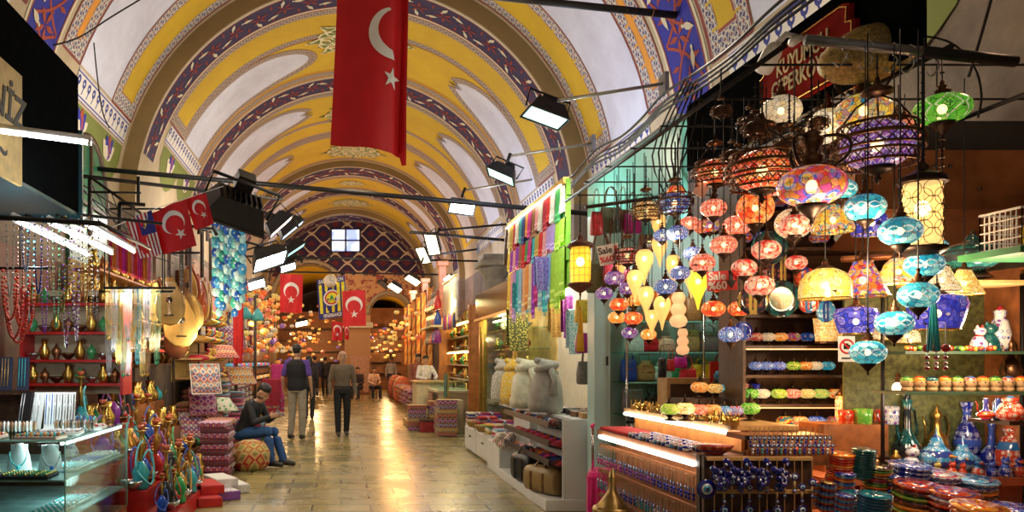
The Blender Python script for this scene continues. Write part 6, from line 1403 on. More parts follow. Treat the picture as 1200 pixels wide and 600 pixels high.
one('arched_window',m,'dark green arched opening high on the left wall','window',kids=[N('pane',M(mat('green_pane',(.03,.13,.07),.25,0,.6,2)).poly([(.9*cos(pi*i/12),1.1*sin(pi*i/12))for i in range(13)]+[(-.9,-1.2),(.9,-1.2)],.05,FR((-4.02,12.2,4.0),(0,1,0),(-1,0,0),(0,0,1)))),N('bar',M(WOODD).box((-3.97,12.2,4.3),(.04,.05,1.5)).box((-3.97,12.2,4.0),(.04,1.8,.05)))])
one('left_stall_back',M(mat('dark_red_shop_wall',(.16,.05,.03),.6)).box((-3.32,8.0,1.35),(.06,6.6,2.7)),'dark red back wall of the left-hand stalls','partition')
CX0,CX1,CY0_,CY1_,CZ=-3.1,-1.9,5.28,6.8,1.0
GE=mat('counter_glass_edge',(.3,.65,.6),.08,0,.1)
k=[N('pane',M(GLASS).box(((CX0+CX1)/2,CY0_,.62),(CX1-CX0,.008,.7))),N('pane',M(GLASS).box((CX1,(CY0_+CY1_)/2,.62),(.008,CY1_-CY0_,.7))),N('pane',M(GLASS).box(((CX0+CX1)/2,(CY0_+CY1_)/2,CZ-.005),(CX1-CX0,CY1_-CY0_,.01)))]
k+=[N('shelf_board',M(mat('pale_glass_shelf',(.42,.6,.6),.15)).box(((CX0+CX1)/2,(CY0_+CY1_)/2,z),(CX1-CX0-.03,CY1_-CY0_-.03,.012)))for z in(.72,.44)]
k+=[N('glass_edge',M(GE).beam((CX1,CY0_,.27),(CX1,CY0_,CZ),.006,5)),N('glass_edge',M(GE).beam((CX0,CY0_,CZ),(CX1,CY0_,CZ),.007,5)),N('glass_edge',M(GE).beam((CX1,CY0_,CZ),(CX1,CY1_,CZ),.007,5)),N('glass_edge',M(GE).beam((CX1,CY1_,.27),(CX1,CY1_,CZ),.006,5)),N('plinth',M(WOODR).box(((CX0+CX1)/2,(CY0_+CY1_)/2,.14),(CX1-CX0,CY1_-CY0_,.27))),N('light_strip',M(glow('cold_strip',(.85,1,1),7)).box((CX1-.04,(CY0_+CY1_)/2,CZ-.025),(.02,CY1_-CY0_-.1,.015)))]
one('glass_counter',None,'glass jewellery counter in the left bottom corner','counter',kids=k)
JC=[('blue',(.03,.12,.5)),('turquoise',(.05,.5,.55)),('white',(.8,.8,.8)),('red',(.6,.04,.03)),('silver',(.6,.6,.62)),('brown',(.25,.12,.06)),('black',(.03,.03,.03)),('purple',(.25,.05,.4)),('green',(.05,.35,.15)),('amber',(.7,.35,.05)),('pink',(.7,.3,.45)),('gold',(.75,.5,.12))]
def jc(n):return cm(dict(JC)[n],.25,.6 if n in('silver','gold')else 0)
def bracelet_roll(cols):
 def f():
  m=M(mat('beige_velvet_roll',(.5,.36,.24),.9)).lathe([(.03,-.15),(.03,.15)],12,(0,0,.075),TR(0,0,0)@FR((0,0,0))@TR(0,0,.0)@Matrix.Identity(4))if False else M(mat('beige_velvet_roll',(.5,.36,.24),.9)).tube([(-.15,0,.045),(.15,0,.045)],.03,12)
  ks=[N('bracelet',M(jc(cols[i%len(cols)])).ring((0,0,0),.036,.008,14,5,TR(-.135+i*.027,0,.045)@RY(pi/2)))for i in range(11)]
  return N('bracelet_roll',m,*ks)
 return f
for i,(x,y,rz,cs,nm)in enumerate(((-2.5,5.9,.3,('white','brown','white'),'white and brown'),(-2.1,6.05,.2,('brown','black','silver'),'brown and silver'),(-2.75,5.62,.5,('black','silver'),'black and silver'),(-2.25,6.55,.1,('blue','black','turquoise'),'blue and black'),(-2.2,6.42,.1,('turquoise','blue'),'turquoise and blue'))):
 put(('broll',nm),bracelet_roll(cs),'velvet roll of %s bracelets on the glass counter'%nm,'bracelet stand',(x,y,CZ+(.0 if i!=3 else .0)+.001),rz)
def jtray(cols,w_=.32,d=.2,pad=(.75,.6,.5)):
 def f():
  m=M(cm(pad,.9)).box((0,0,.012),(w_,d,.024),b=.006);r=random.Random(len(cols));ks=[]
  q={}
  for i in range(9):
   for j in range(5):
    c=cols[(i+j*2)%len(cols)];q.setdefault(c,M(jc(c))).lathe([(.011,0),(.013,.008),(.006,.016),(.001,.018)],7,(-w_*.44+i*w_*.11,-d*.38+j*d*.19,.024))
  return N('jewellery_tray',m,*[N('rings',v)for v in q.values()])
 return f
for i,(x,y,z,rz,cs,pad,lab)in enumerate(((-2.55,5.45,CZ,.1,('red','amber','silver'),(.7,.5,.4),'cushion of red and amber rings at the counter front edge, left'),(-2.12,5.42,CZ,-.05,('amber','brown','turquoise'),(.7,.5,.4),'cushion of brown and amber rings at the counter corner'),(-2.1,5.75,CZ,.1,('silver','white'),(.8,.75,.7),'cushion of silver rings behind the corner'),(-2.06,6.2,CZ,.1,('silver','red','white'),(.8,.8,.78),'long cushion of silver and red rings by the blue bracelets'),(-2.85,5.42,CZ,0,('turquoise','silver'),(.75,.7,.7),'cushion of turquoise rings at the left edge'),(-2.6,5.42,.727,0,('gold','amber'),(.03,.03,.04),'black tray of gold rings on the upper glass shelf, left'),(-2.2,5.42,.727,0,('gold','green'),(.03,.03,.04),'black tray of gold and green rings on the upper glass shelf, right'),(-2.06,5.85,.727,1.57,('silver','turquoise'),(.7,.78,.8),'white tray of turquoise rings on the aisle side, upper shelf'),(-2.06,6.25,.727,1.57,('silver','blue'),(.7,.78,.8),'white tray of blue rings on the aisle side, upper shelf'),(-2.06,6.6,.727,1.57,('silver','white'),(.7,.78,.8),'white tray of plain silver rings at the far end, upper shelf'),(-2.1,5.6,.447,1.57,('turquoise','white'),(.7,.78,.78),'pale tray of turquoise rings, lower shelf near the corner'),(-2.1,6.0,.447,1.57,('silver','turquoise'),(.7,.78,.78),'pale tray of silver rings in the middle of the lower shelf'),(-2.1,6.4,.447,1.57,('red','silver'),(.7,.78,.78),'pale tray of red rings at the far end of the lower shelf'))):
 put(('jt',cs,pad),jtray(cs,.34 if z<CZ else .3,.22 if z<CZ else .2,pad),lab,'jewellery tray',(x,y,z+.001),rz)
def neck_bust(c1,c2):
 def f():
  m=M(mat('white_leatherette',(.72,.74,.76),.35));m.sheet(lambda u,v:(.09*(1-.35*v)*sin((u-.5)*3.0)*(1 if v<.6 else 1-(v-.6)*1.4),.03-.07*cos((u-.5)*2.6)*(1-v*.55),.2*v+.01),10,8);m.box((0,.03,.1),(.12,.012,.2))
  n=M(jc(c1));
  for i in range(22):a=pi*i/21;n.ball((-.06*cos(a),-.055-.02*sin(a),.15-.1*sin(a)),.0065,6,1,None,4)
  p_=M(jc(c2)).ball((0,-.085,.04),.016,8)
  return N('necklace_bust',m,N('necklace',n),N('pendant',p_))
 return f
for i,(x,y,a,b)in enumerate(((-2.85,5.7,'black','turquoise'),(-2.62,5.68,'turquoise','blue'),(-2.4,5.72,'turquoise','turquoise'),(-2.15,5.68,'silver','blue'))):
 put(('nbst',a,b),neck_bust(a,b),'white bust with a %s necklace and %s pendant in the glass counter'%(a,b),'jewellery bust',(x,y,.727),.15*i)
put('ijar',vase(.06,.13,'white',2),'round painted white and red jar inside the counter at the back','jar',(-2.3,6.55,.727))
for i in range(9):
 put(('bfig',i%3),curio((0,3,1)[i%3]),'%s, %s along the bottom of the glass counter'%(('gold figurine','brass figurine','wide silver cup')[i%3],nth(i,9)),'figurine',(-2.95+i*.115,5.4+.05*(i%2),.275),i,.8,'figurines in the bottom of the glass counter')
def card(mt,cols,w_=.13,h=.3):
 def f():
  T=RX(-.22);m=M(mt).box((0,0,h/2),(w_,.012,h),mx=T);ks=[]
  for i,c in enumerate(cols):ks.append(N('necklace',M(jc(c)).tube([(-w_*.38+i*w_*.25,-.012,h*.95),(-w_*.36+i*w_*.25,-.014,h*.5),(-w_*.38+i*w_*.25,-.012,h*.12)],.004,5,True,T)))
  return N('necklace_card',m,*ks)
 return f
for i,(px,mt_,cs,lab)in enumerate(((26,BLACKP,('silver','silver'),'dark blue-black necklace card, far left of the row'),(41,PAPER,('silver','white','silver'),'white necklace card leaning left of the wide cards'),(58,PAPER,('blue','silver','blue','silver'),'white card with blue chains in the row'),(70,PAPER,('black','silver','black'),'white card with black chains in the row'),(80,PAPER,('silver','black','silver','black'),'white card with grey chains, right end of the row'))):
 put(('ncard',i),card(mt_,cs,.09 if i>1 else .1,.3),lab,'necklace card',(P(px,0,6.2).x,6.2,CZ+.001),.1 if i>1 else-.3)
for i,(px,cs)in enumerate(((12,'silver'),(20,'gold'),(40,'turquoise'))):put(('dcard',cs),card(mat('navy_card',(.01,.015,.05),.6),(cs,)*3,.1,.3),'dark upright card with %s chains behind the counter at left'%cs,'necklace card',(P(px,0,6.75).x-.1,6.75,1.29),.2)
one('card_ledge',M(WOODD).box((-2.85,6.85,1.27),(.9,.3,.03)),'dark narrow ledge carrying upright dark necklace cards','ledge',kids=[N('leg',M(WOODD).box((-2.85,6.95,.62),(.8,.04,1.27)))])
NH=[(12,5.0,.52,('white',)),(30,5.1,.34,('blue','white')),(45,5.0,.5,('blue',)),(60,5.05,.45,('white','gold')),(73,5.0,.62,('green','gold')),(88,5.1,.7,('purple','white')),(100,5.0,.55,('amber',)),(112,5.1,.66,('black','silver')),(24,5.5,.55,('brown',)),(52,5.5,.75,('purple',)),(78,5.5,.85,('purple','black')),(90,5.55,.8,('white','purple')),(104,5.5,.7,('gold',)),(36,5.6,.7,('turquoise',)),(66,5.6,.7,('green',))]
for i,(px,y,L,cs)in enumerate(NH):
 w_=.022;top=P(px,258,y)
 put(('neck',cs,L),bead_strand(L,w_,60,[jc(c)for c in cs],.0075),'%s bead necklace hanging from the stall roof bar, %s in the %s row'%(' and '.join(cs),nth(i if i<8 else i-8,8 if i<8 else 7),'front' if i<8 else 'back'),'necklace',(top.x,y,2.49 if y<5.4 else 2.5),.3*(i%4),1,None)
for i in range(5):
 put(('coral',i%3),bead_strand(.34+.08*(i%3),.05+.012*(i%3),44,[jc('red'),cm((.75,.12,.04),.3)],.011),'red coral necklace in the thick bunch at far left, %s'%nth(i,5),'necklace',(P(22,0,5.4).x+(i-2)*.022,5.36+i*.012,2.18-.05*(i%2)),.15,1,'coral necklaces at far left')
one('coral_hook_bar',M(IRON).beam((-2.42,5.38,2.2),(-2.0,5.38,2.2),.01,6),'short iron bar holding the coral necklaces','bar',kids=[N('hook',M(IRON).beam((-2.25,5.38,2.2),(-2.25,5.38,2.5),.005,5))])
def chain_hank(c,L):
 def f():
  m=M(jc(c))
  for i in range(7):x=-.03+i*.01;m.tube([(x,0,0),(x*1.2,-.006,-L*.5),(x*.6,-.01,-L*(1-.03*(i%3)))],.0025,4)
  return N('chain_hank',m,N('pendant',M(jc(c)).ball((0,-.01,-L),.018,8)))
 return f
for i in range(22):
 c=('gold','silver','gold','green','silver','amber','turquoise')[i%7];L=.45+.11*((i*5)%4);px=128+(i%11)*5.6;y=6.95+.35*(i//11)
 put(('hank',c,L),chain_hank(c,L),'%s chain hank hanging left of the lutes, %s in the %s row'%(c,nth(i%11,11),('front','back')[i//11]),'necklace',(P(px,0,y).x,y,2.2),0,1,'chain hanks in the %s row left of the lutes'%('front','back')[i//11])
one('chain_bar',M(IRON).beam((-2.15,6.95,2.21),(-1.5,6.95,2.21),.012,6),'iron bar holding the front row of chain hanks','bar',kids=[N('hook',M(IRON).beam((x,6.95,2.21),(x,6.95,2.52),.006,5))for x in(-2.1,-1.6)])
one('chain_bar',M(IRON).beam((-2.3,7.3,2.21),(-1.6,7.3,2.21),.012,6),'iron bar holding the back row of chain hanks','bar',kids=[N('hook',M(IRON).beam((x,7.3,2.21),(x,7.3,2.6),.006,5))for x in(-2.25,-1.7)])
for i in range(13):
 nm,c=(('crimson',(.5,.02,.06)),('orange',(.75,.25,.03)),('pink',(.75,.2,.35)),('red',(.65,.03,.02)),('magenta',(.6,.03,.3)))[i%5]
 put(('fsc',nm),fold_scarf(.05,.36,cm(c,.8),None,i,True,.02),'%s fringed sash hanging by the striped flag, %s'%(nm,nth(i,13)),'sash',P(131+i*3.6,268+i*1.4,7.4),.2,1,'sashes by the striped flag')
one('sash_bar',M(IRON).beam(P(126,266,7.4),P(180,286,7.4),.01,6),'thin bar carrying the red and orange sashes','bar')
k=[N('shelf_board',M(REDP).box((-2.62,7.6,z),(1.0,.3,.025)))for z in(1.32,1.55,1.82,2.1)]+[N('side_panel',M(REDP).box((x,7.6,1.74),(.03,.32,1.04)))for x in(-3.1,-2.13)]+[N('back_panel',M(CREAMP).box((-2.62,7.74,1.74),(.96,.02,1.04)))]
one('red_shelf',None,'red shelves with pots behind the hanging necklaces','shelf',kids=k)
for t,z in enumerate((1.32,1.55,1.82,2.1)):
 for i in range(8):
  kx=(i*5+t)%6;put(('cur',kx),curio(kx),'%s, %s on the %s red shelf'%(cu[kx],nth(i,8),('lowest','second','third','top')[t]),'metalware',(-3.02+i*.115,7.52,z+.013),i,.95,'metalware on the red shelves')
def hookah(c,h=.55):
 def f():
  g_=M(cm(c,.12)).lathe([(.06,0),(.075,.02),(.06,.08),(.08,.14),(.05,.2),(.02,.24)],14)
  st=M(BRASS).lathe([(.018,.23),(.014,h*.6),(.03,h*.66),(.012,h*.72),(.014,h*.88),(.045,h*.9),(.05,h*.91),(.02,h*.92)],10)
  bw=M(cm((.6,.12,.05),.3)).lathe([(.015,h*.92),(.03,h*.96),(.034,h)],10)
  ho=M(cm(tuple(min(1,q*1.4+.1)for q in c),.4)).tube(curve([(.02,0,.26),(.07,-.03,.33),(.1,-.05,.2),(.06,-.08,.05),(-.02,-.09,.08),(-.085,-.05,.2),(-.05,-.03,.36),(.0,-.04,.42)]),.0085,6)
  return N('hookah',None,N('vase',g_),N('stem',st),N('bowl',bw),N('hose',ho))
 return f
HC_=[('blue',(.02,.08,.45)),('green',(.03,.4,.12)),('red',(.55,.02,.02)),('amber',(.65,.35,.05)),('purple',(.25,.04,.4)),('turquoise',(.05,.45,.5)),('black',(.03,.03,.03))]
def steps(name,x0,y0,y1,tiers,mt,lab):
 k=[N('step',M(mt).box((x0-i*.27-.13,(y0+y1)/2,h/2),(.27,y1-y0,h)))for i,h in enumerate(tiers)]
 one(name,None,lab,'stand',kids=k)
T1=(.16,.36,.6,.86)
steps('stepped_stand',-1.52,7.0,8.66,T1,REDP,'red stepped stand crowded with hookahs beyond the jewellery counter')
wn=('lowest','second','third','top')
for t,h in enumerate(T1):
 for i in range(17):
  x,y=-1.65-t*.27+.05*(i%2),7.06+i*.095;kx=(i*3+t*2)%7;nm,c=HC_[kx]
  if(i+t)%3!=1 and not(t>1 and 7.25<y<7.95):
   put(('hk',nm),hookah(c),'%s hookah, %s on the %s step of the red stand'%(nm,nth(i,17,'near end','far end'),wn[t]),'hookah',(x,y,h),i*.9,(.65,.95,1.08)[(i+t)%3],'hookahs on the red stepped stand')
  else:
   kk_=(i+t)%6;put(('cur',kk_),curio(kk_),'%s, %s on the %s step of the red stand'%(cu[kk_],nth(i,17,'near end','far end'),wn[t]),'metalware',(x,y,h),i,1.35,'metalware on the red stepped stand')
T2=(.1,.35,.65,1.0)
steps('stepped_stand',-1.72,9.3,10.95,T2,WOODR,'brown stepped stand with trays and brass in the middle of the left side')
for t,h in enumerate(T2):
 for i in range(14):
  x,y=-1.85-t*.27+.05*(i%2),9.38+i*.115;kk_=(i*5+t)%6
  if t==2 or i%3==0:put(('cur',kk_),curio(kk_),'%s, %s on step %s of the brown stand'%(cu[kk_],nth(i,14,'near end','far end'),ORD[t]),'metalware',(x,y,h),i,1.4,'metalware on the brown stand')
  else:
   nm,c=HC_[(i+t*2)%7];put(('tp',nm),lambda:N('teapot',M(cm(c,.15)if(i%2)else BRASS).lathe([(.04,0),(.07,.04),(.07,.09),(.04,.13),(.015,.14),(.02,.16),(.002,.18)],12),N('spout',M(BRASS).tube([(.06,0,.05),(.11,0,.09),(.12,0,.13)],[.014,.01,.007],6)),N('handle',M(BRASS).tube([(-.05,0,.12),(-.11,0,.1),(-.1,0,.04),(-.06,0,.04)],.007,5))),'%s teapot, %s on step %s of the brown stand'%(nm,nth(i,14,'near end','far end'),ORD[t]),'teapot',(x,y,h),i,1.1,'teapots on the brown stand')
for i in range(10):
 put(('sltray',i%3),lambda:N('shoe_shaped_tray',M((SILVER,cm((.6,.2,.3),.4),BRASS)[i%3]).lathe([(.001,-.2),(.05,-.15),(.07,0),(.05,.15),(.001,.24)],12,(0,0,.04),RX(pi/2)@Matrix.Scale(.5,4,(0,1,0)))),'%s boat-shaped tray, %s on the high left ledges'%(('silver','pink','brass')[i%3],nth(i,10,'near end','far end')),'tray',(-2.5+.1*(i%2),9.25+i*.19,(1.697,1.852,2.032)[i%3]),0,1,'boat-shaped trays on the high left ledges')
one('high_ledge',M(REDP).box((-2.52,10.1,1.68),(.5,2.0,.03)),'red ledge of boat-shaped trays over the brown stand','ledge',kids=[N('shelf_board',M(WOODL).box((-2.56,10.1,z),(.4,2.0,.02)))for z in(1.84,2.02)]+[N('upright',M(IRON).beam((-2.79,y,0),(-2.79,y,2.3),.015,5))for y in(9.1,11.1)])
for i,(x,y,z,c,nm,rz)in enumerate(((-1.36,8.75,0,(.25,.08,.4),'purple and white',.5),(-1.3,9.2,0,(.7,.68,.65),'white patterned',.45),(-1.48,8.35,0,(.55,.02,.02),'red',.4),(-1.42,9.0,.1,(.7,.68,.65),'white and silver',.5),(-1.5,8.55,.1,(.55,.02,.02),'red lidded',.45),(-1.48,9.55,0,(.55,.02,.02),'second red',.3))):
 put(('gbox',nm),lambda:N('gift_box',M(cm(c,.4)).box((0,0,.05),(.26,.5,.095),b=.005),N('lid',M(fabric_pat('boxlid_'+nm.replace(' ',''),(.75,.72,.7)if 'white' in nm else(.5,.02,.02),c,50)).box((0,0,.098),(.24,.48,.008)))),'%s long flat gift box on the floor beside the aisle'%nm,'box',(x,y,z),rz)
def stackgoods(x,y,n,w_,d,th,nm,mats,where,cat='cushion cover',bulge=False):
 for i in range(n):
  kx=(i*2+n)%len(mats)
  put(('sg',nm,kx,w_),lambda:N(nm,M(mats[kx][1]).box((0,0,th/2),(w_,d,th*.95),b=th*(.45 if bulge else .2)),N('edging',M(mats[(kx+1)%len(mats)][1]).box((0,0,th/2),(w_*1.01,d*1.01,th*.2)))),'%s %s, %s in the stack %s'%(mats[kx][0],nm.replace('_',' '),'topmost' if i==n-1 else ORD[i]+' from the floor' if i<20 else 'high',where),cat,(x+.01*((i*3)%5-2),y,i*th),.04*((i*7)%5-2),1,'%ss in the stack %s'%(nm.replace('_',' '),where))
KM=[('red',KIL[0]),('ochre',KIL[1]),('blue',KIL[2]),('purple',KIL[3]),('white',KIL[4])]
stackgoods(-1.62,9.95,11,.36,.42,.07,'patterned_case',[('purple',KIL[3]),('maroon',cm((.2,.03,.05))),('dark grey',cm((.08,.07,.08))),('white',KIL[4])],'nearest behind the gift boxes','case')
stackgoods(-1.68,10.5,9,.4,.4,.085,'folded_kilim',KM,'beside the sitting man','kilim',True)
stackgoods(-2.15,11.15,12,.45,.4,.08,'folded_kilim',[('maroon',cm((.25,.05,.04),.9)),('brown',cm((.3,.15,.07),.9)),('red',KIL[0])],'left of the sitting man','kilim',True)
stackgoods(-2.2,11.8,14,.45,.4,.08,'folded_kilim',[('maroon',cm((.25,.05,.04),.9)),('ochre',KIL[1]),('pink',cm((.6,.3,.3),.9))],'behind the sitting man','kilim',True)
stackgoods(-2.1,12.6,15,.5,.45,.085,'folded_blanket',[('white',cm((.7,.65,.55),.9)),('sky blue',cm((.25,.4,.5),.9)),('red',cm((.5,.05,.05),.9)),('ochre',KIL[1])],'beyond the sitting man','blanket',True)
stackgoods(-1.95,13.4,12,.5,.45,.085,'folded_blanket',[('pink',cm((.65,.1,.25),.9)),('white',cm((.7,.65,.55),.9)),('blue',KIL[2])],'farther beyond the sitting man','blanket',True)
for i,(px,py,y,a,b,s_,tilt,lab)in enumerate(((241,444,10.6,KIL[2],cm((.7,.7,.7)),.42,1.3,'pink and turquoise ogee-patterned cushion above the sitting man'),(258,474,11.3,fabric_pat('green_ikat',(.65,.62,.5),(.08,.35,.1),16),cm((.6,.6,.5)),.42,.4,'white and green spotted cushion behind the sitting man\'s head'),(246,488,11.1,KIL[0],cm((.5,.1,.1)),.42,.9,'red patterned cushion beside the sitting man\'s back'),(228,500,10.9,KIL[4],cm((.5,.4,.3)),.42,1.2,'white patterned cushion left of the sitting man'),(238,470,10.9,KIL[3],cm((.3,.1,.1)),.4,1.35,'purple cushion under the ogee-patterned one'),(262,412,11.9,KIL[0],cm((.5,.1,.1)),.4,.5,'red cushion high on the left stacks'),(283,440,13.0,KIL[1],cm((.5,.1,.1)),.45,.7,'ochre cushion beyond the sitting man'),(272,395,13.2,KIL[4],cm((.5,.1,.1)),.45,1.2,'white cushion on top of the far blankets'))):
 put(('csh',i),cushion(s_,a,b),lab,'cushion',P(px,py,y),.3,1,'cushions around the sitting man',(tilt,0,.5))
put('csack',lambda:N('carpet_sack',M(kilim_mat('sack_floral',[(.6,.45,.12),(.45,.04,.03),(.65,.5,.2),(.2,.25,.08)],5)).lathe([(.25,0),(.33,.1),(.34,.28),(.27,.4),(.12,.46),(.001,.47)],16,sy=.85),N('tie',M(cm((.6,.5,.3))).ring((0,0,.44),.12,.02,12,5))),'bulging red and ochre carpet sack the young man sits on','sack',(-1.3,10.95,0),.4,(.85,.85,.92))
one('sitting_block',M(cm((.25,.05,.05),.9)).box((-1.55,11.5,.19),(.4,.42,.38),b=.04),'low dark red pouffe under the young man','pouffe',kids=[N('piping',M(KIL[0]).box((-1.55,11.5,.2),(.41,.43,.04)))])
k=[N('shelf_board',M(WOODR).box((-2.98,11.1,z),(.34,4.3,.025)))for z in(1.5,1.78,2.06,2.34,2.62)]+[N('back_panel',M(mat('amber_back',(.6,.42,.12),.5)).box((-3.17,11.1,2.1),(.03,4.3,1.3)))]
one('brass_ware_shelf',None,'wall shelves of brass and gold ware above the kilim stacks at left','shelf',kids=k)
wn=wn[:3]+('fourth','top')
for t,z in enumerate((1.5,1.78,2.06,2.34,2.62)):
 for i in range(20):
  kk_=(i*5+t*3)%6;kk_=3 if kk_ in(2,1)else kk_;put(('cur',kk_),curio(kk_),'%s, %s on the %s brass wall shelf at left'%(cu[kk_],nth(i,20,'near end','far end'),wn[t]),'metalware',(-2.93+.04*(i%2),9.1+i*.21,z+.013),i,1.2,'brass ware on the left wall shelves')
k=[N('shelf_board',M(WOODL).box((-2.2,11.95,z),(.4,1.9,.025)))for z in(1.3,1.58,1.86,2.14)]+[N('back_panel',M(mat('amber_back',(.6,.42,.12),.5)).box((-2.42,11.95,1.75),(.03,1.9,1.0)))]+[N('upright',M(WOODD).beam((-2.4,y,0),(-2.4,y,2.3),.02,5))for y in(11.0,12.9)]
one('slipper_rack',None,'wooden rack of gold and coloured slippers above the cushions at left','shelf',kids=k)
for t,z in enumerate((1.3,1.58,1.86,2.14)):
 for i in range(10):
  nm,c=(('gold',(.75,.45,.05)),('crimson',(.5,.02,.05)),('golden brown',(.6,.3,.05)),('turquoise',(.05,.4,.4)),('yellow',(.8,.6,.08)))[(i*3+t)%5]
  put(('slr',nm),lambda:N('embroidered_slipper',M(cm(c,.5)).lathe([(.001,-.14),(.045,-.1),(.055,0),(.05,.08),(.025,.14),(.001,.17)],12,(0,0,.04),RX(pi/2)@Matrix.Scale(.8,4,(0,1,0))),N('opening',M(LB['brown']).lathe([(.03,.0),(.032,.008)],10,(0,.07,.07),None,sy=1.6)),N('toe_curl',M(cm(c,.5)).tube(curve([(0,-.15,.05),(0,-.19,.08),(0,-.18,.12),(0,-.155,.11)],3),.01,6))),'%s slipper, %s on the %s board of the slipper rack'%(nm,nth(i,10,'near end','far end'),wn[t]),'slipper',(-2.12,11.1+i*.19,z+.013),pi/2,1.1,'slippers on the wooden rack')
def lute(c,L=.85,rib=False):
 def f():
  m=M(mat('lute_wood_%d'%int(c[0]*100),c,.25,0,.35,14,coat=.5)).lathe([(.001,-.02),(.07,.0),(.125,.07),(.135,.15),(.11,.25),(.06,.34),(.025,.4),(.02,.42)],18,sy=.75)
  m.v=[(x,y*(.25 if y<0 else 1),z)for x,y,z in m.v]
  tb=M(mat('spruce_top',(.75,.48,.14),.3,coat=.4)).poly([(-.118,.12),(-.1,.04),(-.05,0),(.05,0),(.1,.04),(.118,.12),(.1,.24),(.04,.36),(-.04,.36),(-.1,.24)],.012,TR(0,-.034,0))
  hole_=M(WOODD).lathe([(.028,0),(.001,.004)],14,(0,0,0),TR(0,-.042,.2)@RX(pi/2));br=M(WOODD).box((0,-.055,.07),(.08,.01,.012))
  nk=M(WOODD).box((0,-.045,.4+(L-.4)/2),(.03,.02,L-.38));hd=M(WOODD).box((0,-.02,L+.04),(.035,.03,.12),mx=TR(0,0,0))
  st=M(SILVER)
  for x in(-.009,-.003,.003,.009):st.beam((x,-.06,.07),(x,-.058,L),.0008,3)
  pg=M(WOODL)
  for i in range(4):pg.beam((-.035,-.02,L+i*.025),(.035,-.02,L+i*.025),.004,5)
  return N('lute',m,N('soundboard',tb),N('sound_hole',hole_),N('bridge',br),N('neck',nk),N('head',hd),N('strings',st),N('peg',pg))
 return f
for i,(px,py,y,c,L,rz,s_)in enumerate(((199,352,7.6,(.65,.4,.1),.8,.1,1.15),(186,352,7.9,(.12,.04,.02),.8,-.9,1.1),(212,375,7.9,(.7,.42,.1),.85,.3,1.3),(222,335,8.3,(.5,.1,.03),.8,-.4,1.1),(232,350,8.6,(.5,.15,.06),.8,2.4,1.25),(207,395,8.2,(.15,.05,.02),.75,2.9,1.1),(241,352,9.0,(.55,.2,.1),.8,2.0,1.2),(224,365,8.0,(.75,.5,.15),.9,.0,1.0))):
 p=P(px,py,y);put(('lute',i),lute(c,L),('yellow-faced lute nearest the flags','dark-backed lute turned sideways left of the yellow one','large yellow wooden lute with broad body','reddish lute behind the yellow ones','lute seen from its ribbed reddish back','dark brown lute hanging lowest','striped-back lute hanging farthest right','slim long-necked yellow lute among the others')[i],'lute',(p.x,p.y,p.z-.2*s_),rz,s_,None)
one('lute_rack',M(IRON).beam((-2.3,7.6,2.62),(-1.4,7.6,2.62),.012,6),'iron rack with hooks above the hanging lutes','rack',kids=[N('bar',M(IRON).beam((-1.8,7.4,2.65),(-1.8,9.4,2.75),.012,6))]+[N('hook',M(IRON).beam((x,7.6,2.62),(x,7.6,2.45),.005,4))for x in(-2.1,-1.9,-1.7,-1.5)])
def glass_string(cs,n=9):
 def f():
  m=M(IRON).beam((0,0,0),(0,0,-n*.115),.003,4);ks=[]
  for i in range(n):
   R=.04+.012*(i%2)
   ks.append(N('disc',M(cm(cs[i%len(cs)],.15)).lathe([(R,-.006),(R*1.02,0),(R,.006)],16,(0,0,0),TR(0,0,-.06-i*.115)@RX(pi/2)@Matrix.Scale(1.25,4,(0,1,0))),N('centre',M(cm((.5,.7,.75),.2)).lathe([(R*.3,-.008),(R*.3,.008)],12,(0,0,0),TR(0,0,-.06-i*.115)@RX(pi/2)))))
  return N('glass_disc_string',m,*ks)
 return f
GC=[[(.1,.5,.6),(.02,.1,.5),(.5,.75,.8)],[(.3,.6,.65),(.05,.3,.6)],[(.02,.15,.5),(.2,.6,.6),(.6,.8,.85),(.05,.4,.3)]]
for i in range(16):
 px=252+(i%8)*4.6;y=10.2+(i//8)*.9;z=P(0,243+(i*7%4)*8,y).z
 put(('gds',i%3),glass_string(GC[i%3],9),'string of %s glass discs hanging beyond the lutes, %s in the %s row'%(('light blue','pale turquoise','deep blue')[i%3],nth(i%8,8),('front','back')[i//8]),'ornament',(P(px,0,y).x,y,z),.3*(i%5),1.15,'glass disc strings beyond the lutes')
one('disc_bar',M(IRON).beam((-1.8,10.2,3.62),(-1.2,10.2,3.62),.014,6),'iron bar over the blue glass discs','bar',kids=[N('arm',M(IRON).beam((-3.2,10.6,3.65),(-1.3,10.6,3.65),.014,6))])
for i,(px,py,c)in enumerate(((263,357,'cream'),(274,358,'cream'),(288,366,'turquoise'),(302,368,'turquoise'))):
 put(('belll',c),lambda:N('bell_lamp',M(cm((.8,.7,.5)if c=='cream' else(.1,.5,.5),.4)).lathe([(.12,-.12),(.1,-.02),(.05,.06),(.015,.1)],14),N('bulb',M(glow('lamp_bulb',(1,.78,.42),7)).ball((0,0,-.08),.04,8)),cord_part(.1,.25)),'%s bell-shaped hanging lamp, %s of its pair'%(c,'left' if i%2==0 else 'right'),'lamp',P(px,py,14.0))
put('redsc',fold_scarf(.17,1.1,cm((.6,.02,.02),.8),None,5,True),'long red scarf hanging beyond the glass discs','scarf',P(279,350,13.0))
one('textile_stall',M(WOODR).box((-2.45,15.6,.35),(.9,3.4,.7)),'brown platform of the textile stall beyond the sitting man','platform',kids=[N('upright',M(WOODD).box((-1.92,y,1.5),(.06,.06,3.0)))for y in(14.0,17.1)])
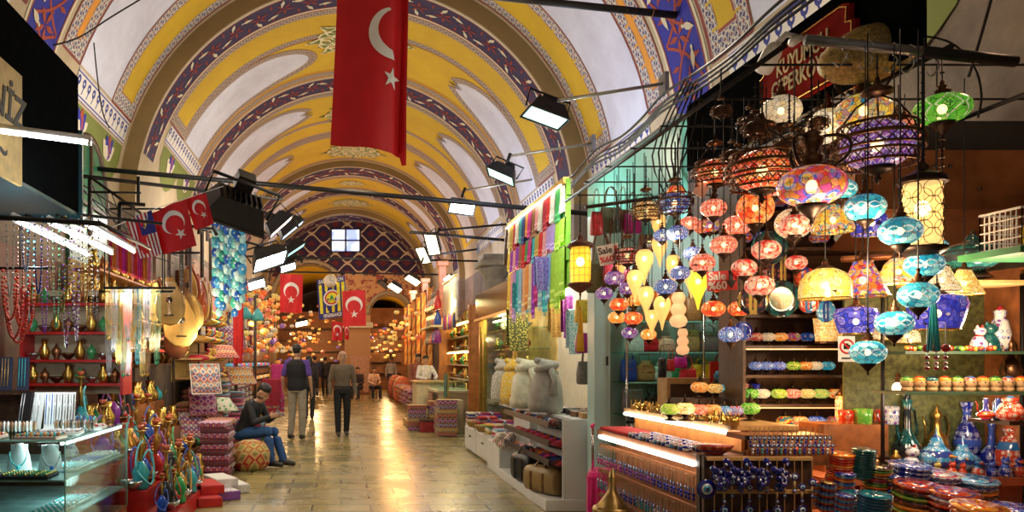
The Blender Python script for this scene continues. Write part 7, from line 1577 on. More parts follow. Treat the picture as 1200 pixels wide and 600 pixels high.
for j in range(5):
 for i in range(7):
  kx=(i*3+j)%5;put(('txs',kx),lambda:N('folded_carpet',M(KM[kx][1]).box((0,0,.05),(.5,.5,.1),b=.045),N('fringe',M(cm((.7,.65,.5))).box((.26,0,.05),(.03,.46,.06)))),'%s folded carpet, %s on the %s textile pile beyond the sitting man'%(KM[kx][0],'topmost' if i==6 else ORD[i]+' from the bottom',ORD[j]),'carpet',(-2.25,14.25+j*.65,.7+i*.105),.05*(i%3),1,'carpets on the textile stall')
put('pinkd',fold_scarf(.3,1.0,cm((.6,.04,.22),.8),KIL[3],4,True),'bright pink shawl hanging beside the man in the vest','shawl',P(326,428,16.5),.4)
put('redd',fold_scarf(.42,.75,cm((.38,.02,.05),.8),KIL[0],8,False),'dark red cloth hanging below the pink shawl','cloth',P(318,462,16.0)+Vector((0,0,.3)),.4)
for i in range(14):
 c=TXC[(i*5)%11];put(('twl',c[0]),fold_scarf(.42,.9,cm(c[1],.85),KIL[i%5],i,False),'%s cloth hanging on the left wall beyond the textile stall, %s'%(c[0],nth(i,14,'near end','far end')),'cloth',(-2.55,13.4+i*.62,2.5+.3*(i%2)),pi/2,1,'cloths on the left wall')
one('cloth_rail',M(IRON).beam((-2.55,13.2,2.84),(-2.55,22.0,2.84),.015,6),'long iron rail of cloths on the left wall','rail')
for i in range(6):
 for j in range(4):
  c=TXC[(i*3+j*2)%11];put(('rlg',c[0]),lambda:N('fabric_roll',M(cm(c[1],.85)).tube([(0,-.3,.07),(0,.3,.07)],.07,10)),'%s fabric roll, %s in the %s floor pile near the vest man'%(c[0],'topmost' if j==3 else ORD[j]+' from the floor',ORD[i]),'fabric roll',(-1.62-.12*(j%2),13.2+i*.68,j*.13),.2,1,'fabric rolls near the man in the vest')
def tiny_lamp(mk,R=.085):
 return lambda:N('glowing_lamp',M(mk).lathe([(max(1e-4,R*sin(pi*i/6)),-R*.75*cos(pi*i/6))for i in range(1,6)],10,cap=False),N('cap',M(DBRONZE).lathe([(R*.45,R*.6),(R*.2,R*.9),(R*.05,R*1.3)],8)),cord_part(R*1.2,.25))
r=random.Random(8);pls=[('orange',1.6),('gold',1.8),('red',1.2),('cream',1.2),('pink',1.2),('yellow',1.4),('purple',.6)]
pn={'gold':'golden'}
blk=[('the left lamp shop',17.0,27.0,-3.0,-1.9,1.7,3.7,125),('the far left lamp shop',27.0,34.5,-3.1,-1.3,1.2,3.9,58),('the tunnel beyond the end wall',37.0,44.0,-2.9,.0,1.5,4.4,50),('the far right arch',37.0,41.0,1.4,3.0,1.6,3.6,36),('the far right lamp shop',23.0,34.0,1.9,2.6,2.2,3.4,26)]
for nm,y0,y1,x0,x1,z0,z1,n in blk:
 pts=[]
 for t in range(n*6):
  p=Vector((r.uniform(x0,x1),r.uniform(y0,y1),r.uniform(z0,z1)))
  if all((p-q).length>.26 for q in pts):pts.append(p)
  if len(pts)>=n:break
 for p in pts:
  pl,es=pls[r.choice((0,0,0,1,1,2,3,4,5,6))];mk=mosaic(pl,'chip',52,es*.5)
  put(('tiny',pl),tiny_lamp(mk),'glowing %s mosaic lamp hanging among many in %s'%(pn.get(pl,pl),nm),'lamp',p,0,1.1+.3*r.random(),'%s lamps in %s'%(pn.get(pl,pl),nm))
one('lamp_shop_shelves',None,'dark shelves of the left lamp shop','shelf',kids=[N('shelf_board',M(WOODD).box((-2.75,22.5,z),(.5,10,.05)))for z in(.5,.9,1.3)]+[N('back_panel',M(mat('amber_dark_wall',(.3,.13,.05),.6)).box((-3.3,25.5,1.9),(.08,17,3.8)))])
for i in range(40):
 pl=('orange','red','cream','purple','gold','turq')[(i*5)%6];mk=mosaic(pl,'flower',60,1.0);t=i%2
 put(('shlf',pl),lambda:shelf_lamp(.09,mk),'%s mosaic lamp, %s on the %s shelf of the left lamp shop'%({'turq':'turquoise','gold':'golden'}.get(pl,pl),nth(i//2,20,'near end','far end'),('middle','top')[t]),'lamp',(-2.6,17.8+(i//2)*.48,(.925,1.325)[t]+.12),0,1,'mosaic lamps on the left shop shelves')
for nm,x,y,w_ in(('left arch',-1.5,44.6,3.6),('right arch',2.25,41.4,1.8)):
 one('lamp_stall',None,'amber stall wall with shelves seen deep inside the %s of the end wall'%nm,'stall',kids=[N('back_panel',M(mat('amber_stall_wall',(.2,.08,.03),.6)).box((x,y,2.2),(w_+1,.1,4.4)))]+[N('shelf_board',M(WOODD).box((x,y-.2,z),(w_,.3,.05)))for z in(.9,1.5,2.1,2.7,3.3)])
one('carved_panel',M(mat('pink_plaster',(.62,.33,.2),.8,bump=.8,scale=14)).box((.85,35.42,.95),(.9,.1,1.7)),'pink carved relief panel on the pier between the arches','panel',kids=[N('cornice',M(CREAMP).box((.75,35.38,3.2),(1.4,.2,.25)))])
FRED=mat('flag_red',(.62,.008,.015),.6,0,.1,3);FWH=mat('flag_white',(.82,.8,.78),.7,0,.03)
def crescent(cx,cz,R,r,off,n=24,rot=0):
 """outline of a crescent opening towards +x."""
 d=off;x=(R*R-r*r+d*d)/(2*d);a=math.acos(max(-1,min(1,x/R)));b=math.acos(max(-1,min(1,(x-d)/r)))
 o=[(R*cos(a+(2*pi-2*a)*i/n),R*sin(a+(2*pi-2*a)*i/n))for i in range(n+1)]
 o+=[(d+r*cos(2*pi-b-(2*pi-2*b)*i/n),r*sin(2*pi-b-(2*pi-2*b)*i/n))for i in range(1,n)]
 return[(cx+p*cos(rot)-q*sin(rot),cz+p*sin(rot)+q*cos(rot))for p,q in o],n
def star(cx,cz,R,n=5,rot=0,k=.38):return[(cx+R*(1 if i%2==0 else k)*cos(rot+pi*i/n),cz+R*(1 if i%2==0 else k)*sin(rot+pi*i/n))for i in range(2*n)]
def flagq(name,corners,d,asp,decals,lab,base,wav=.02,thick=.004,cat='flag',texts=()):
 """corners in the picture (tl, tr, br, bl) at depth d; decal coordinates: x 0..asp, z 0..1 from bottom."""
 c=[P(x,y,d)for x,y in corners]
 def fn(u,v,o=0):p=c[0].lerp(c[1],u).lerp(c[3].lerp(c[2],u),v);return Vector((p.x,p.y+wav*sin(u*8+v*3)-o,p.z))
 m=M(base).sheet(lambda u,v:tuple(fn(u,v)),14,10);ks=[]
 for pts,mt_,kind in decals:
  q=M(mt_);o=.004*(1+kind[1]if isinstance(kind,tuple)else 1);kd=kind[0]if isinstance(kind,tuple)else kind
  vs=[tuple(fn(x/asp,1-z,o))for x,z in pts]
  if kd=='cres':
   n=(len(pts))//2;fs=[]
   for i in range(n):
    j0,j1=(2*n-i)%(2*n),(2*n-i-1)
    fs.append((i,i+1,j1,j0)if i not in(0,n-1)else((i,i+1,j1)if i==0 else(i,i+1,j0)))
   q.add(vs,fs)
  elif kd=='star':
   cx=sum(p[0]for p in pts)/len(pts);cz=sum(p[1]for p in pts)/len(pts);vs.append(tuple(fn(cx/asp,1-cz,o)));k=len(pts);q.add(vs,[(i,(i+1)%k,k)for i in range(k)])
  else:q.add(vs,[tuple(range(len(vs)))])
  ks.append(N({'cres':'crescent','star':'star'}.get(kd,kd if kd!='poly' else 'stripe'),q))
 for t,x,z,sz,mt_,sq in texts:
  me=text_mesh(t,sz,mt_,.0,2.5)
  for v in me.vertices:xx,zz=x+v.co.x*sq,z+v.co.z;v.co=fn(xx/asp,1-zz,.012)
  ks.append(N('lettering',me))
 return one(name,m,lab,cat,kids=ks)
def turk(cx=.55,cz=.5,s=.5,asp=1.4,rot=0):
 a,_=crescent(cx,cz,s*.5,s*.4,s*.125,24,rot);sx,sz=cx+cos(rot)*s*.58,cz+sin(rot)*s*.58
 return[(a,FWH,'cres'),(star(sx,sz,s*.25,5,pi+rot),FWH,'star')]
flagq('national_flag',[(176,250),(217,233),(231,288),(190,299)],7.4,.8,turk(.42,.62,.5,.8,-pi/2+.35),'middle red flag with white crescent and star in the row of three',FRED)
flagq('national_flag',[(216,233),(241,226),(251,262),(229,270)],7.45,.75,turk(.38,.62,.46,.75,-pi/2+.35),'smallest red flag with crescent, right one in the row of three',FRED)
stripes=[([(0,i/14),(1.0,i/14),(1.0,(i+1)/14),(0,(i+1)/14)],FWH,'poly')for i in range(1,14,2)]
vst=[]
for i in range(1,14,2):vst.append(([(i/14*.62,0),((i+1)/14*.62,0),((i+1)/14*.62,1),(i/14*.62,1)],FWH,'poly'))
ca,_=crescent(.45,.74,.12,.1,.035,16,2.6)
flagq('striped_flag',[(147,258),(177,246),(191,298),(163,304)],7.35,.62,vst+[([(.27,.5),(.62,.5),(.62,1),(.27,1)],mat('flag_navy',(.02,.02,.22),.6),('canton',1)),(ca,mat('flag_yellow',(.85,.6,.03),.6),('cres',2)),(star(.46,.72,.09,14,0,.6),mat('flag_yellow',(.85,.6,.03),.6),('star',2))],'red and white striped flag with blue canton, left one of three',FRED)
one('flag_string',M(FWH).beam(P(128,268,7.4),P(178,246,7.4),.004,4).beam(P(178,246,7.4),P(262,218,7.45),.004,4),'thin string carrying the row of three flags','string')
BD=8.6
def bf(u,v,o=0):
 L=397-10*v**1.2;Rr=475+(2 if v>.2 else 0);x=L+(Rr-L)*u
 y=-60+v*(228+14*u+(9 if u>.93 else 0)*v)
 fold=.07*sin(u*6.5+.5+v*.8)*(.4+.6*v)+(.10 if u>.8 else 0)*sin((u-.8)*14)
 p=P(x,y,BD);return Vector((p.x,p.y+fold-o,p.z))
m=M(FRED).sheet(lambda u,v:tuple(bf(u,v)),36,16)
def inv(px,py):
 v=.5;u=.5
 for _ in range(30):
  v=(py+60)/(228+14*u+(9 if u>.93 else 0)*v);L=397-10*max(0,v)**1.2;u=(px-L)/(477-L)
 return u,v
def bdec(pts,kd):
 q=M(FWH);uv=[inv(*p)for p in pts];vs=[tuple(bf(u,v,.012))for u,v in uv]
 if kd=='c':
  n=len(pts)//2;q.add(vs,[(i,i+1,2*n-2-i,2*n-1-i)for i in range(n-1)])
 else:
  cx=sum(p[0]for p in pts)/len(pts);cy=sum(p[1]for p in pts)/len(pts);vs.append(tuple(bf(*inv(cx,cy),.012)));k=len(pts);q.add(vs,[(i,(i+1)%k,k)for i in range(k)])
 return q
oc=[(461+29*cos(radians(a)),40+30*sin(radians(a)))for a in range(262,74,-8)]
ic=[(469+27*cos(radians(a)),37+26*sin(radians(a)))for a in range(252,80,-8)]
n=min(len(oc),len(ic));oc=[(461+29*cos(radians(262-i*175/(n-1))),40+30*sin(radians(262-i*175/(n-1))))for i in range(n)];ic=[(472+29*cos(radians(242-i*128/(n-1))),36+26*sin(radians(242-i*128/(n-1))))for i in range(n)]
kds=[N('crescent',bdec(oc+ic[::-1],'c')),N('star',bdec([(459+(12 if i%2==0 else 4.6)*.85*cos(-pi/2+.2+pi*i/5),92+(13.5 if i%2==0 else 5)*sin(-pi/2+.2+pi*i/5))for i in range(10)],'s'))]
def bk(u,v):x=460+20*u*(1-.25*v);y=-60+v*(252-25*(1-u));p=P(x,y,BD+.12+.05*sin(u*5));return tuple(p)
kds.append(N('folded_back',M(FRED).sheet(bk,8,12)))
one('big_flag',m,'large red flag with white crescent and star hanging over the aisle','flag',kids=kds)
one('flag_rod',M(IRON).beam(P(380,-62,BD),P(490,-62,BD),.015,6),'rod from which the large red flag hangs','rod')
flagq('national_flag',[(328,321),(355,322),(354,367),(328,366)],21,.62,turk(.31,.58,.42,.62,-pi/2),'far red flag with white crescent left of the club banner',FRED,.04)
flagq('national_flag',[(401,341),(428,340),(429,382),(402,382)],21,.62,turk(.31,.6,.46,.62,-pi/2),'far red flag with white crescent right of the club banner',FRED,.04)
flagq('national_flag',[(389,376),(402,378),(401,400),(389,399)],24,.6,turk(.3,.6,.45,.6,-pi/2),'small far red flag low under the club banner, left one',FRED,.03)
flagq('national_flag',[(403,380),(409,379),(409,398),(404,398)],24.3,.6,turk(.3,.6,.45,.6,-pi/2),'small far red flag low under the club banner, right one',FRED,.03)
NV=mat('club_navy',(.015,.02,.2),.6);YL=mat('club_yellow',(.85,.75,.02),.6)
circ=lambda cx,cz,R,n=20:[(cx+R*cos(2*pi*i/n),cz+R*sin(2*pi*i/n))for i in range(n)]
dec=[([(x,.14),(x+.07,.14),(x+.07,.86),(x,.86)],YL,'poly')for x in(.04,.18,.32,.46,.57)]
dec+=[(circ(.33,.5,.2),FWH,('star',1)),(circ(.33,.5,.165),FRED,('star',2)),(circ(.33,.5,.13),YL,('star',3)),([(.22,.42),(.44,.42),(.44,.5),(.22,.5)],NV,('poly',4)),([(.27,.4),(.33,.48),(.39,.4),(.35,.56),(.31,.56)],mat('club_green',(.02,.35,.08),.6),('leaf',5))]
flagq('club_banner',[(371,328),(404,323),(406,370),(374,375)],22,.66,dec,'blue and yellow striped sports club banner with round emblem under the clock',NV,.03,cat='banner',texts=[('SARI',.13,.93,.13,FWH,.7),('ON',.55,.93,.13,FWH,.7),('FENERBAHÇE',.33,.065,.12,FWH,.6)])
cf=M(mat('clock_face',(.7,.62,.5),.5)).lathe([(.17,-.02),(.17,.02),(.001,.025)],24,(0,0,0),RX(pi/2));rimc=M(BRASS).ring((0,0,0),.175,.02,24,6,RX(pi/2))
hd_=M(BLACKP).box((0,-.03,.05),(.012,.005,.11)).box((.035,-.03,0),(.08,.005,.012));
for i in range(12):hd_.box((0,-.03,.14),(.008,.004,.02),mx=RY(pi*i/6))
one('wall_clock',cf,'round clock hanging in front of the club banner','clock',P(387,329,21.6),kids=[N('rim',rimc),N('hands',hd_),N('hanger',M(IRON).beam((0,0,.17),(0,0,1.6),.01,4))])
def flood(c=(1,.97,.9),es=10,big=1.0):
 def f():
  s_=big;m=M(mat('black_flood_housing',(.012,.013,.015),.4,.3))
  a=[(-.22,-.13,-.06),(.22,-.13,-.06),(.22,.13,-.06),(-.22,.13,-.06)];b=[(-.15,-.09,.1),(.15,-.09,.1),(.15,.09,.1),(-.15,.09,.1)]
  m.add([tuple(q*s_ for q in v)for v in a+b],[(4,5,6,7),(0,1,5,4),(1,2,6,5),(2,3,7,6),(3,0,4,7)])
  fn_=M(IRON)
  for i in range(8):fn_.box(((-.13+i*.037)*s_,0,.11*s_),(.006*s_,.16*s_,.03*s_))
  fc=M(glow('flood_face_%d_%d'%(int(c[0]*10),es),c,es)).box((0,0,-.058*s_),(.4*s_,.22*s_,.01))
  bz=M(IRON).tube([(-.22*s_,-.13*s_,-.062*s_),(.22*s_,-.13*s_,-.062*s_),(.22*s_,.13*s_,-.062*s_),(-.22*s_,.13*s_,-.062*s_),(-.22*s_,-.13*s_,-.062*s_)],.012*s_,4)
  bx=M(IRON).box((0,.08*s_,.17*s_),(.12*s_,.1*s_,.1*s_));br=M(IRON).tube([(-.23*s_,0,0),(-.23*s_,0,.2*s_),(.23*s_,0,.2*s_),(.23*s_,0,0)],.012*s_,5)
  return N('floodlight',m,N('lens',fc),N('cooling_fins',fn_),N('bezel',bz),N('driver_box',bx),N('bracket',br))
 return f
FL=[(640,132,10,(.5,1,.88),1.1,1.25,(-.16,.3,.15),'floodlight with greenish lens nearest on a long pole at right',0),(589,203,12.9,(.4,1,.82),1.4,1.15,(-.35,.5,-.5),'second floodlight at right, green-tinted and tilted',0),(541,241,16.5,(1,.95,.8),14,1.3,(-1.0,.1,.15),'third floodlight at right shining brightly towards us',0),(508,285,19.5,(1,.8,.4),6,1.35,(-.05,1.1,.9),'fourth floodlight at right seen from its side',0),(497,298,21.5,(1,.8,.4),6,1.2,(-.05,.9,.8),'fifth floodlight at right behind the fourth',0),(276,245,8.6,(.9,.95,1),3,1.7,(.75,.25,.45),'biggest black floodlight seen from behind beside the small flag',0),(314,302,11.5,(.85,1,1),12,1.25,(-.6,-.35,.5),'brightest floodlight on the left with glaring white lens',0),(326,262,12.5,(1,.95,.85),3,1.15,(-.15,-.75,.3),'floodlight on the left above the glaring one',0),(340,266,14.0,(.4,.65,1),2,1.2,(-.15,-.7,.3),'bluish floodlight on the left',0),(345,290,15.5,(.3,.9,.8),1.2,1.0,(-.2,-.6,.3),'small greenish floodlight on the left below the bluish one',0),(336,300,16.5,(1,1,1),2,1.0,(.6,-.4,.4),'dark small floodlight on the left turned away',0),(337,312,19.0,(.9,.95,1),9,.9,(-.7,-.3,.2),'small white floodlight over the lamp shop entrance',0),(300,332,15.0,(.9,1,1),9,.8,(-.8,-.3,.2),'little cold white floodlight near the blue glass discs',0),(463,336,26,(1,.75,.4),9,1.1,(-.5,.5,.3),'small warm floodlight by the end arch',0),(484,327,24,(1,.75,.4),9,1.1,(-.5,.5,.3),'small warm floodlight on the orange pillar',0),(449,333,28,(1,.8,.5),3,1.0,(.5,.6,.3),'dark far floodlight beside the end arch',0),(353,378,24,(1,.95,.8),9,.9,(-.7,-.2,.2),'far floodlight under the left red flag',0)]
for px,py,d,c,es,big,rot,lab,_ in FL:put(('flood',c,es,big),flood(c,es,big),lab,'floodlight',P(px,py,d),0,1,'floodlights on arms',rot)
GP=mat('galvanised_pipe',(.36,.33,.26),.4,.6)
for i,(a,b,d,rr,lab)in enumerate((((652,118),(778,98),10,.022,'nearest pale pole carrying a floodlight from the right wall'),((598,183),(694,168),12.9,.024,'second pale pole carrying a floodlight from the right wall'),((545,223),(652,206),16.5,.024,'third pale pole from the right wall'),((515,270),(602,262),19.5,.028,'fourth pole from the right wall'),((498,300),(560,292),21.5,.028,'fifth pole from the right wall'))):one('lamp_pole',M(GP if i<3 else IRON).beam(P(*a,d),P(*b,d),rr,8),lab,'pole',kids=[N('clamp',M(IRON).beam(P(a[0],a[1]-3,d),P(a[0]-4,a[1]+8,d),rr*1.3,6)),N('wall_plate',M(STEEL).box(tuple(P(*b,d)),(.05,.2,.25)))])
for i,(a,b,d,rr,lab)in enumerate((((250,268),(170,258),8.6,.016,'pole of the biggest black floodlight on the left'),((305,288),(212,262),11.5,.018,'pole of the glaring floodlight on the left'),((345,258),(232,228),13.5,.02,'upper pole of the left floodlights'),((350,300),(262,300),16,.02,'lower pole of the left floodlights'))):one('lamp_pole',M(IRON).beam(P(*a,d),P(*b,d),rr,8),lab,'pole',kids=[N('clamp',M(IRON).beam(P(a[0],a[1]-3,d),P(a[0]+4,a[1]+8,d),rr*1.4,6))])
for a,b,d,rr,lab in(((104,197),(706,252),12.6,.04,'long black tie rod crossing the vault'),((560,-6),(793,18),9.7,.045,'thick dark tie rod at the upper right'),((262,300),(560,306),23.5,.03,'thin far tie rod below the window'),((300,318),(530,322),27.5,.03,'farthest tie rod across the vault'),((480,272),(600,282),18.0,.035,'short dark tie rod near the right springing')):
 one('tie_rod',M(IRON).beam(P(*a,d),P(*b,d),rr,8),lab,'rod',kids=[N('collar',M(mat('rust_collar',(.25,.12,.05),.6,.5)).beam(P(*b,d).lerp(P(*a,d),.12),P(*b,d).lerp(P(*a,d),.125),rr*1.3,8))])
def cable(pts,r,lab):one('cable',M(IRON).tube(curve(pts,4),r,5),lab,'cable')
cable([P(48,56,10.2),P(90,45,10.3),P(130,20,10.5),P(168,-3,10.6)],.012,'thick black cable sagging across the upper left vault')
cable([P(110,50,11),P(114,90,11),P(120,130,11),P(128,150,11)],.01,'black cable hanging down over the tile strip at left')
CB=[(.03,3.7),(.0,3.64),(.06,3.76),(.04,3.82)]
for i,(dx,z)in enumerate(CB):cable([(2.92+dx+.03*sin(t*2.1),4.0+t*.6,z+.14+.025*sin(t*1.7))for t in range(12)],.012,'black wall cable over the red shop board, %s of the bundle'%('lowest but one','lowest','upper middle','topmost')[i])
for i in range(7):cable([(2.96,6.3+.05*i,3.8+.03*i),(2.93-.008*i,6.4+.12*i,3.45),(2.9+.015*i,6.6+.06*i,3.2-.05*i),(2.88,6.9+.1*i,3.0),(2.86+.01*i,7.2+.05*i,2.9)],.008,'thin black cable in the tangle above the mint panel, %s'%nth(i,7))
cable([P(1062,40,4.3),P(1110,48,4.2),P(1140,75,4.1),P(1150,110,4.1),P(1146,138,4.1)],.006,'pale loose cable curling down at the upper right')
cable([P(1164,-10,5.1),P(1150,40,5.1),P(1135,90,5.1)],.01,'black cable running down the plaster at the upper right')
cable([P(404,250,30),P(404,268,30)],.01,'short cable above the end window')
for i in range(5):cable([(-3.9+.1*i,8.5+i*.8,4.3-i*.05),(-3.3,9.5+i*.7,3.8-.1*i),(-2.8,10.4+i*.6,3.5-.08*i)],.01,'black cable slung from the left wall, %s'%nth(i,5,'near end','far end'))
def remeshed(m,name,vox,smooth=2):
 me=m.mesh(name);o=bpy.data.objects.new(name,me);COL.objects.link(o)
 r=o.modifiers.new('r','REMESH');r.mode='VOXEL';r.voxel_size=vox;r.use_smooth_shade=True
 s=o.modifiers.new('s','SMOOTH');s.factor=.5;s.iterations=smooth
 dg=bpy.context.evaluated_depsgraph_get();out=bpy.data.meshes.new_from_object(o.evaluated_get(dg));mt=me.materials[0]
 bpy.data.objects.remove(o);bpy.data.meshes.remove(me);out.materials.clear();out.materials.append(mt);out.name=name;return out
def loft(m,rings,n=16):
 """rings: (centre, rx, ry, side axis, forward axis)"""
 vs,fs=[],[]
 for c,rx,ry,ax,ay in rings:
  c,ax,ay=Vector(c),Vector(ax).normalized(),Vector(ay).normalized()
  for i in range(n):a=2*pi*i/n;vs.append(c+ax*rx*cos(a)+ay*ry*sin(a))
 for j in range(len(rings)-1):
  for i in range(n):k=(i+1)%n;fs.append((j*n+i,j*n+k,(j+1)*n+k,(j+1)*n+i))
 fs+=[tuple(range(n-1,-1,-1)),tuple((len(rings)-1)*n+i for i in range(n))]
 return m.add(vs,fs,True)
def seg(m,pts,rs,n=10):
 P_,R_=[],[]
 for i in range(len(pts)-1):
  for k in range(4):
   t=k/4;P_.append(Vector(pts[i]).lerp(Vector(pts[i+1]),t));R_.append(rs[i]*(1-t)+rs[i+1]*t)
 P_.append(Vector(pts[-1]));R_.append(rs[-1])
 m.tube(P_,R_,n);
 for p,r in zip(pts,rs):m.ball(tuple(p),r*.99,10,1,None,6)
def head_parts(m,c,yaw=0,pitch=0,roll=0,s=1):
 T=TR(*c)@RZ(yaw)@RX(pitch)@RY(roll)@Matrix.Scale(s,4)
 m.lathe([(.001,-.125),(.035,-.12),(.052,-.1),(.064,-.07),(.072,-.03),(.078,.01),(.08,.045),(.072,.085),(.05,.112),(.02,.124),(.001,.126)],18,(0,0,0),T,sy=1.2)
 m.lathe([(.03,-.04),(.03,.05),(.001,.07)],8,(0,-.045,-.075),T@TR(0,0,0),sy=1.0)
 m.tube([(0,-.085,.012),(0,-.104,-.012),(0,-.118,-.028),(0,-.1,-.036)],[.009,.013,.017,.01],8,True,T)
 for sx in(-1,1):
  m.ball((0,0,0),.022,8,1.4,T@TR(sx*.081,.008,-.005)@RZ(sx*.3),6)
  m.ball((sx*.03,-.078,.028),.017,8,.5,T,5)
 m.tube([(-.026,-.09,-.058),(0,-.102,-.056),(.026,-.09,-.058)],.008,6,True,T)
 return T
def hand(m,w_,d,up,side,curl=.5):
 """palm from the wrist along d, thumb leaving towards side."""
 w_,d,side=Vector(w_),Vector(d).normalized(),Vector(side).normalized();pn=d.cross(side).normalized()
 rings=[(w_,.027,.02,side,pn),(w_+d*.03,.034,.018,side,pn),(w_+d*.075,.04,.015,side,pn),(w_+d*.092,.037,.012,side,pn)]
 loft(m,rings,10)
 for i,(o,L)in enumerate(((.03,.07),(.01,.08),(-.01,.075),(-.03,.058))):
  b=w_+d*.085+side*o;pts=[b];dd=d.copy()
  for k,q in enumerate((.42,.32,.26)):
   dd=(dd+pn*up*curl*.75).normalized();pts.append(pts[-1]+dd*L*q)
  m.tube(pts,[.0095,.009,.0085,.0075],8)
 b=w_+d*.03+side*.028
 t1=(d*.6+side*.75+pn*up*.2).normalized();t2=(d*.9+side*.25+pn*up*.5).normalized()
 m.tube([b,b+t1*.035,b+t1*.035+t2*.028,b+t1*.035+t2*.05],[.012,.011,.0095,.008],8)
def person(key,J,cloth,label,loc,rz=0,s=1,hair=HAIR,hairstyle='short',vox=.009,long_sleeve=True,vest=None,head=(0,0,0),curl=.5,skin=SKIN,belt=None,beard=None,phone=False,group=None):
 """J: joints in metres, person facing -y. cloth: (top, trousers, shoes)."""
 def f():
  pv,ch,nk,hd=[Vector(J[k])for k in('pelvis','chest','neck','head')]
  up=(nk-pv).normalized();X=Vector(J.get('xa',(1,0,0))).normalized();Yv=up.cross(X).normalized()
  mid=pv.lerp(ch,.5)
  def torso(m,e,z0=0,to_neck=True):
   rr=[(pv-up*.06,.15+e,.105+e),(pv+up*.03,.165+e,.115+e),(mid,.15+e,.108+e),(ch,.175+e,.12+e),(ch.lerp(nk,.55),.175+e,.11+e),(ch.lerp(nk,.85),.12+e,.085+e),(nk-up*.01,.065+e,.062+e)]
   loft(m,[(c,a,b,X,Yv)for c,a,b in rr],20)
  def limb(m,ks,rs,e=0,upto=None):
   pts=[Vector(J[k])for k in ks];seg(m,pts[:upto],[r+e for r in rs][:upto])
  b=M(skin);torso(b,-.012);seg(b,[nk-up*.03,hd-Vector((0,0,.09))],[.056,.054])
  for sd in 'LR':
   limb(b,['sh'+sd,'el'+sd,'wr'+sd],[.047,.037,.025]);limb(b,['hip'+sd,'kn'+sd,'an'+sd],[.078,.054,.038])
   w_=Vector(J['wr'+sd]);d=Vector(J.get('hd'+sd,w_-Vector(J['el'+sd])))
   sg=1 if sd=='R' else-1
   th=Vector(J.get('th'+sd,(0,-1,0)));th=(th-d.normalized()*th.dot(d.normalized()))
   hand(b,w_,d,sg,th,curl)
   an=Vector(J['an'+sd]);fd=Vector(J.get('ft'+sd,(0,-1,0))).normalized()
   seg(b,[an-fd*.03-Vector((0,0,.03)),an+fd*.13-Vector((0,0,.045))],[.035,.03])
  T=head_parts(b,tuple(hd),*head)
  body=remeshed(b,'body',vox,1)
  kids=[]
  t=M(cloth[0]);torso(t,.012)
  for sd in 'LR':
   if long_sleeve:limb(t,['sh'+sd,'el'+sd,'wr'+sd],[.058,.047,.034],.006)
   else:
    a,e_=Vector(J['sh'+sd]),Vector(J['el'+sd]);seg(t,[a,a.lerp(e_,.75)],[.062,.058])
   seg(t,[Vector(J['sh'+sd]),ch.lerp(nk,.6)],[.058,.08])
  kids.append(N('shirt' if not vest else 't_shirt',remeshed(t,'top',.011,2)))
  if vest:
   v=M(vest);torso(v,.026);kids.append(N('vest',remeshed(v,'vest',.012,2)))
  tr=M(cloth[1]);hp=(Vector(J['hipL'])+Vector(J['hipR']))/2
  loft(tr,[(pv+up*.06,.172,.125,X,Yv),(pv-up*.02,.178,.13,X,Yv),(pv-up*.09,.165,.118,X,Yv)],20)
  for sd in 'LR':limb(tr,['hip'+sd,'kn'+sd,'an'+sd],[.092,.07,.056],.004)
  kids.append(N('trousers',remeshed(tr,'trousers',.012,2)))
  for sd in 'LR':
   an=Vector(J['an'+sd]);fd=Vector(J.get('ft'+sd,(0,-1,0))).normalized();sh=M(cloth[2])
   seg(sh,[an-fd*.045-Vector((0,0,.035)),an+fd*.03-Vector((0,0,.03)),an+fd*.16-Vector((0,0,.05))],[.047,.05,.036]);kids.append(N('shoe',remeshed(sh,'shoe',.01,1)))
  h=M(hair)
  if hairstyle=='short':
   pr=[(.083,.03),(.088,.055),(.082,.092),(.058,.12),(.02,.135),(.001,.136)]
   h.lathe(pr,18,(0,.008,0),T,sy=1.18);h.lathe([(.03,-.07),(.062,-.03),(.076,.02),(.08,.06),(.001,.1)],14,(0,.03,.0),T,sy=1.0)
  elif hairstyle=='bald':h.lathe([(.04,-.05),(.07,-.02),(.083,.01),(.083,.04),(.075,.05),(.001,.02)],16,(0,.022,0),T,sy=1.05)
  elif hairstyle=='long':h.lathe([(.09,-.22),(.1,-.1),(.095,0),(.092,.06),(.08,.1),(.05,.13),(.001,.14)],18,(0,.03,0),T,sy=1.1)
  elif hairstyle=='quiff':h.lathe([(.082,.035),(.088,.06),(.083,.095),(.062,.124),(.03,.14),(.001,.142)],18,(0,.004,0),T,sy=1.18);h.lathe([(.03,-.07),(.062,-.03),(.078,.02),(.08,.06),(.001,.1)],14,(0,.03,.0),T)
  kids.append(N('hair',h))
  e=M(BLACKP)
  for sx in(-1,1):e.ball((sx*.03,-.094,.024),.0075,6,.8,T,4);e.box((sx*.03,-.093,.043),(.03,.008,.006),mx=T)
  kids.append(N('eyes',e))
  if beard:q=M(beard);q.lathe([(.001,-.13),(.045,-.12),(.066,-.085),(.07,-.06),(.001,-.05)],14,(0,-.012,0),T,sy=1.15);kids.append(N('beard',q))
  if belt:q=M(belt);loft(q,[(pv+up*.045,.182,.135,X,Yv),(pv+up*.08,.182,.135,X,Yv)],20);kids.append(N('belt',q))
  return N('person',body,*kids)
 return put(('person',key),f,label,'person',loc,rz,s,group)
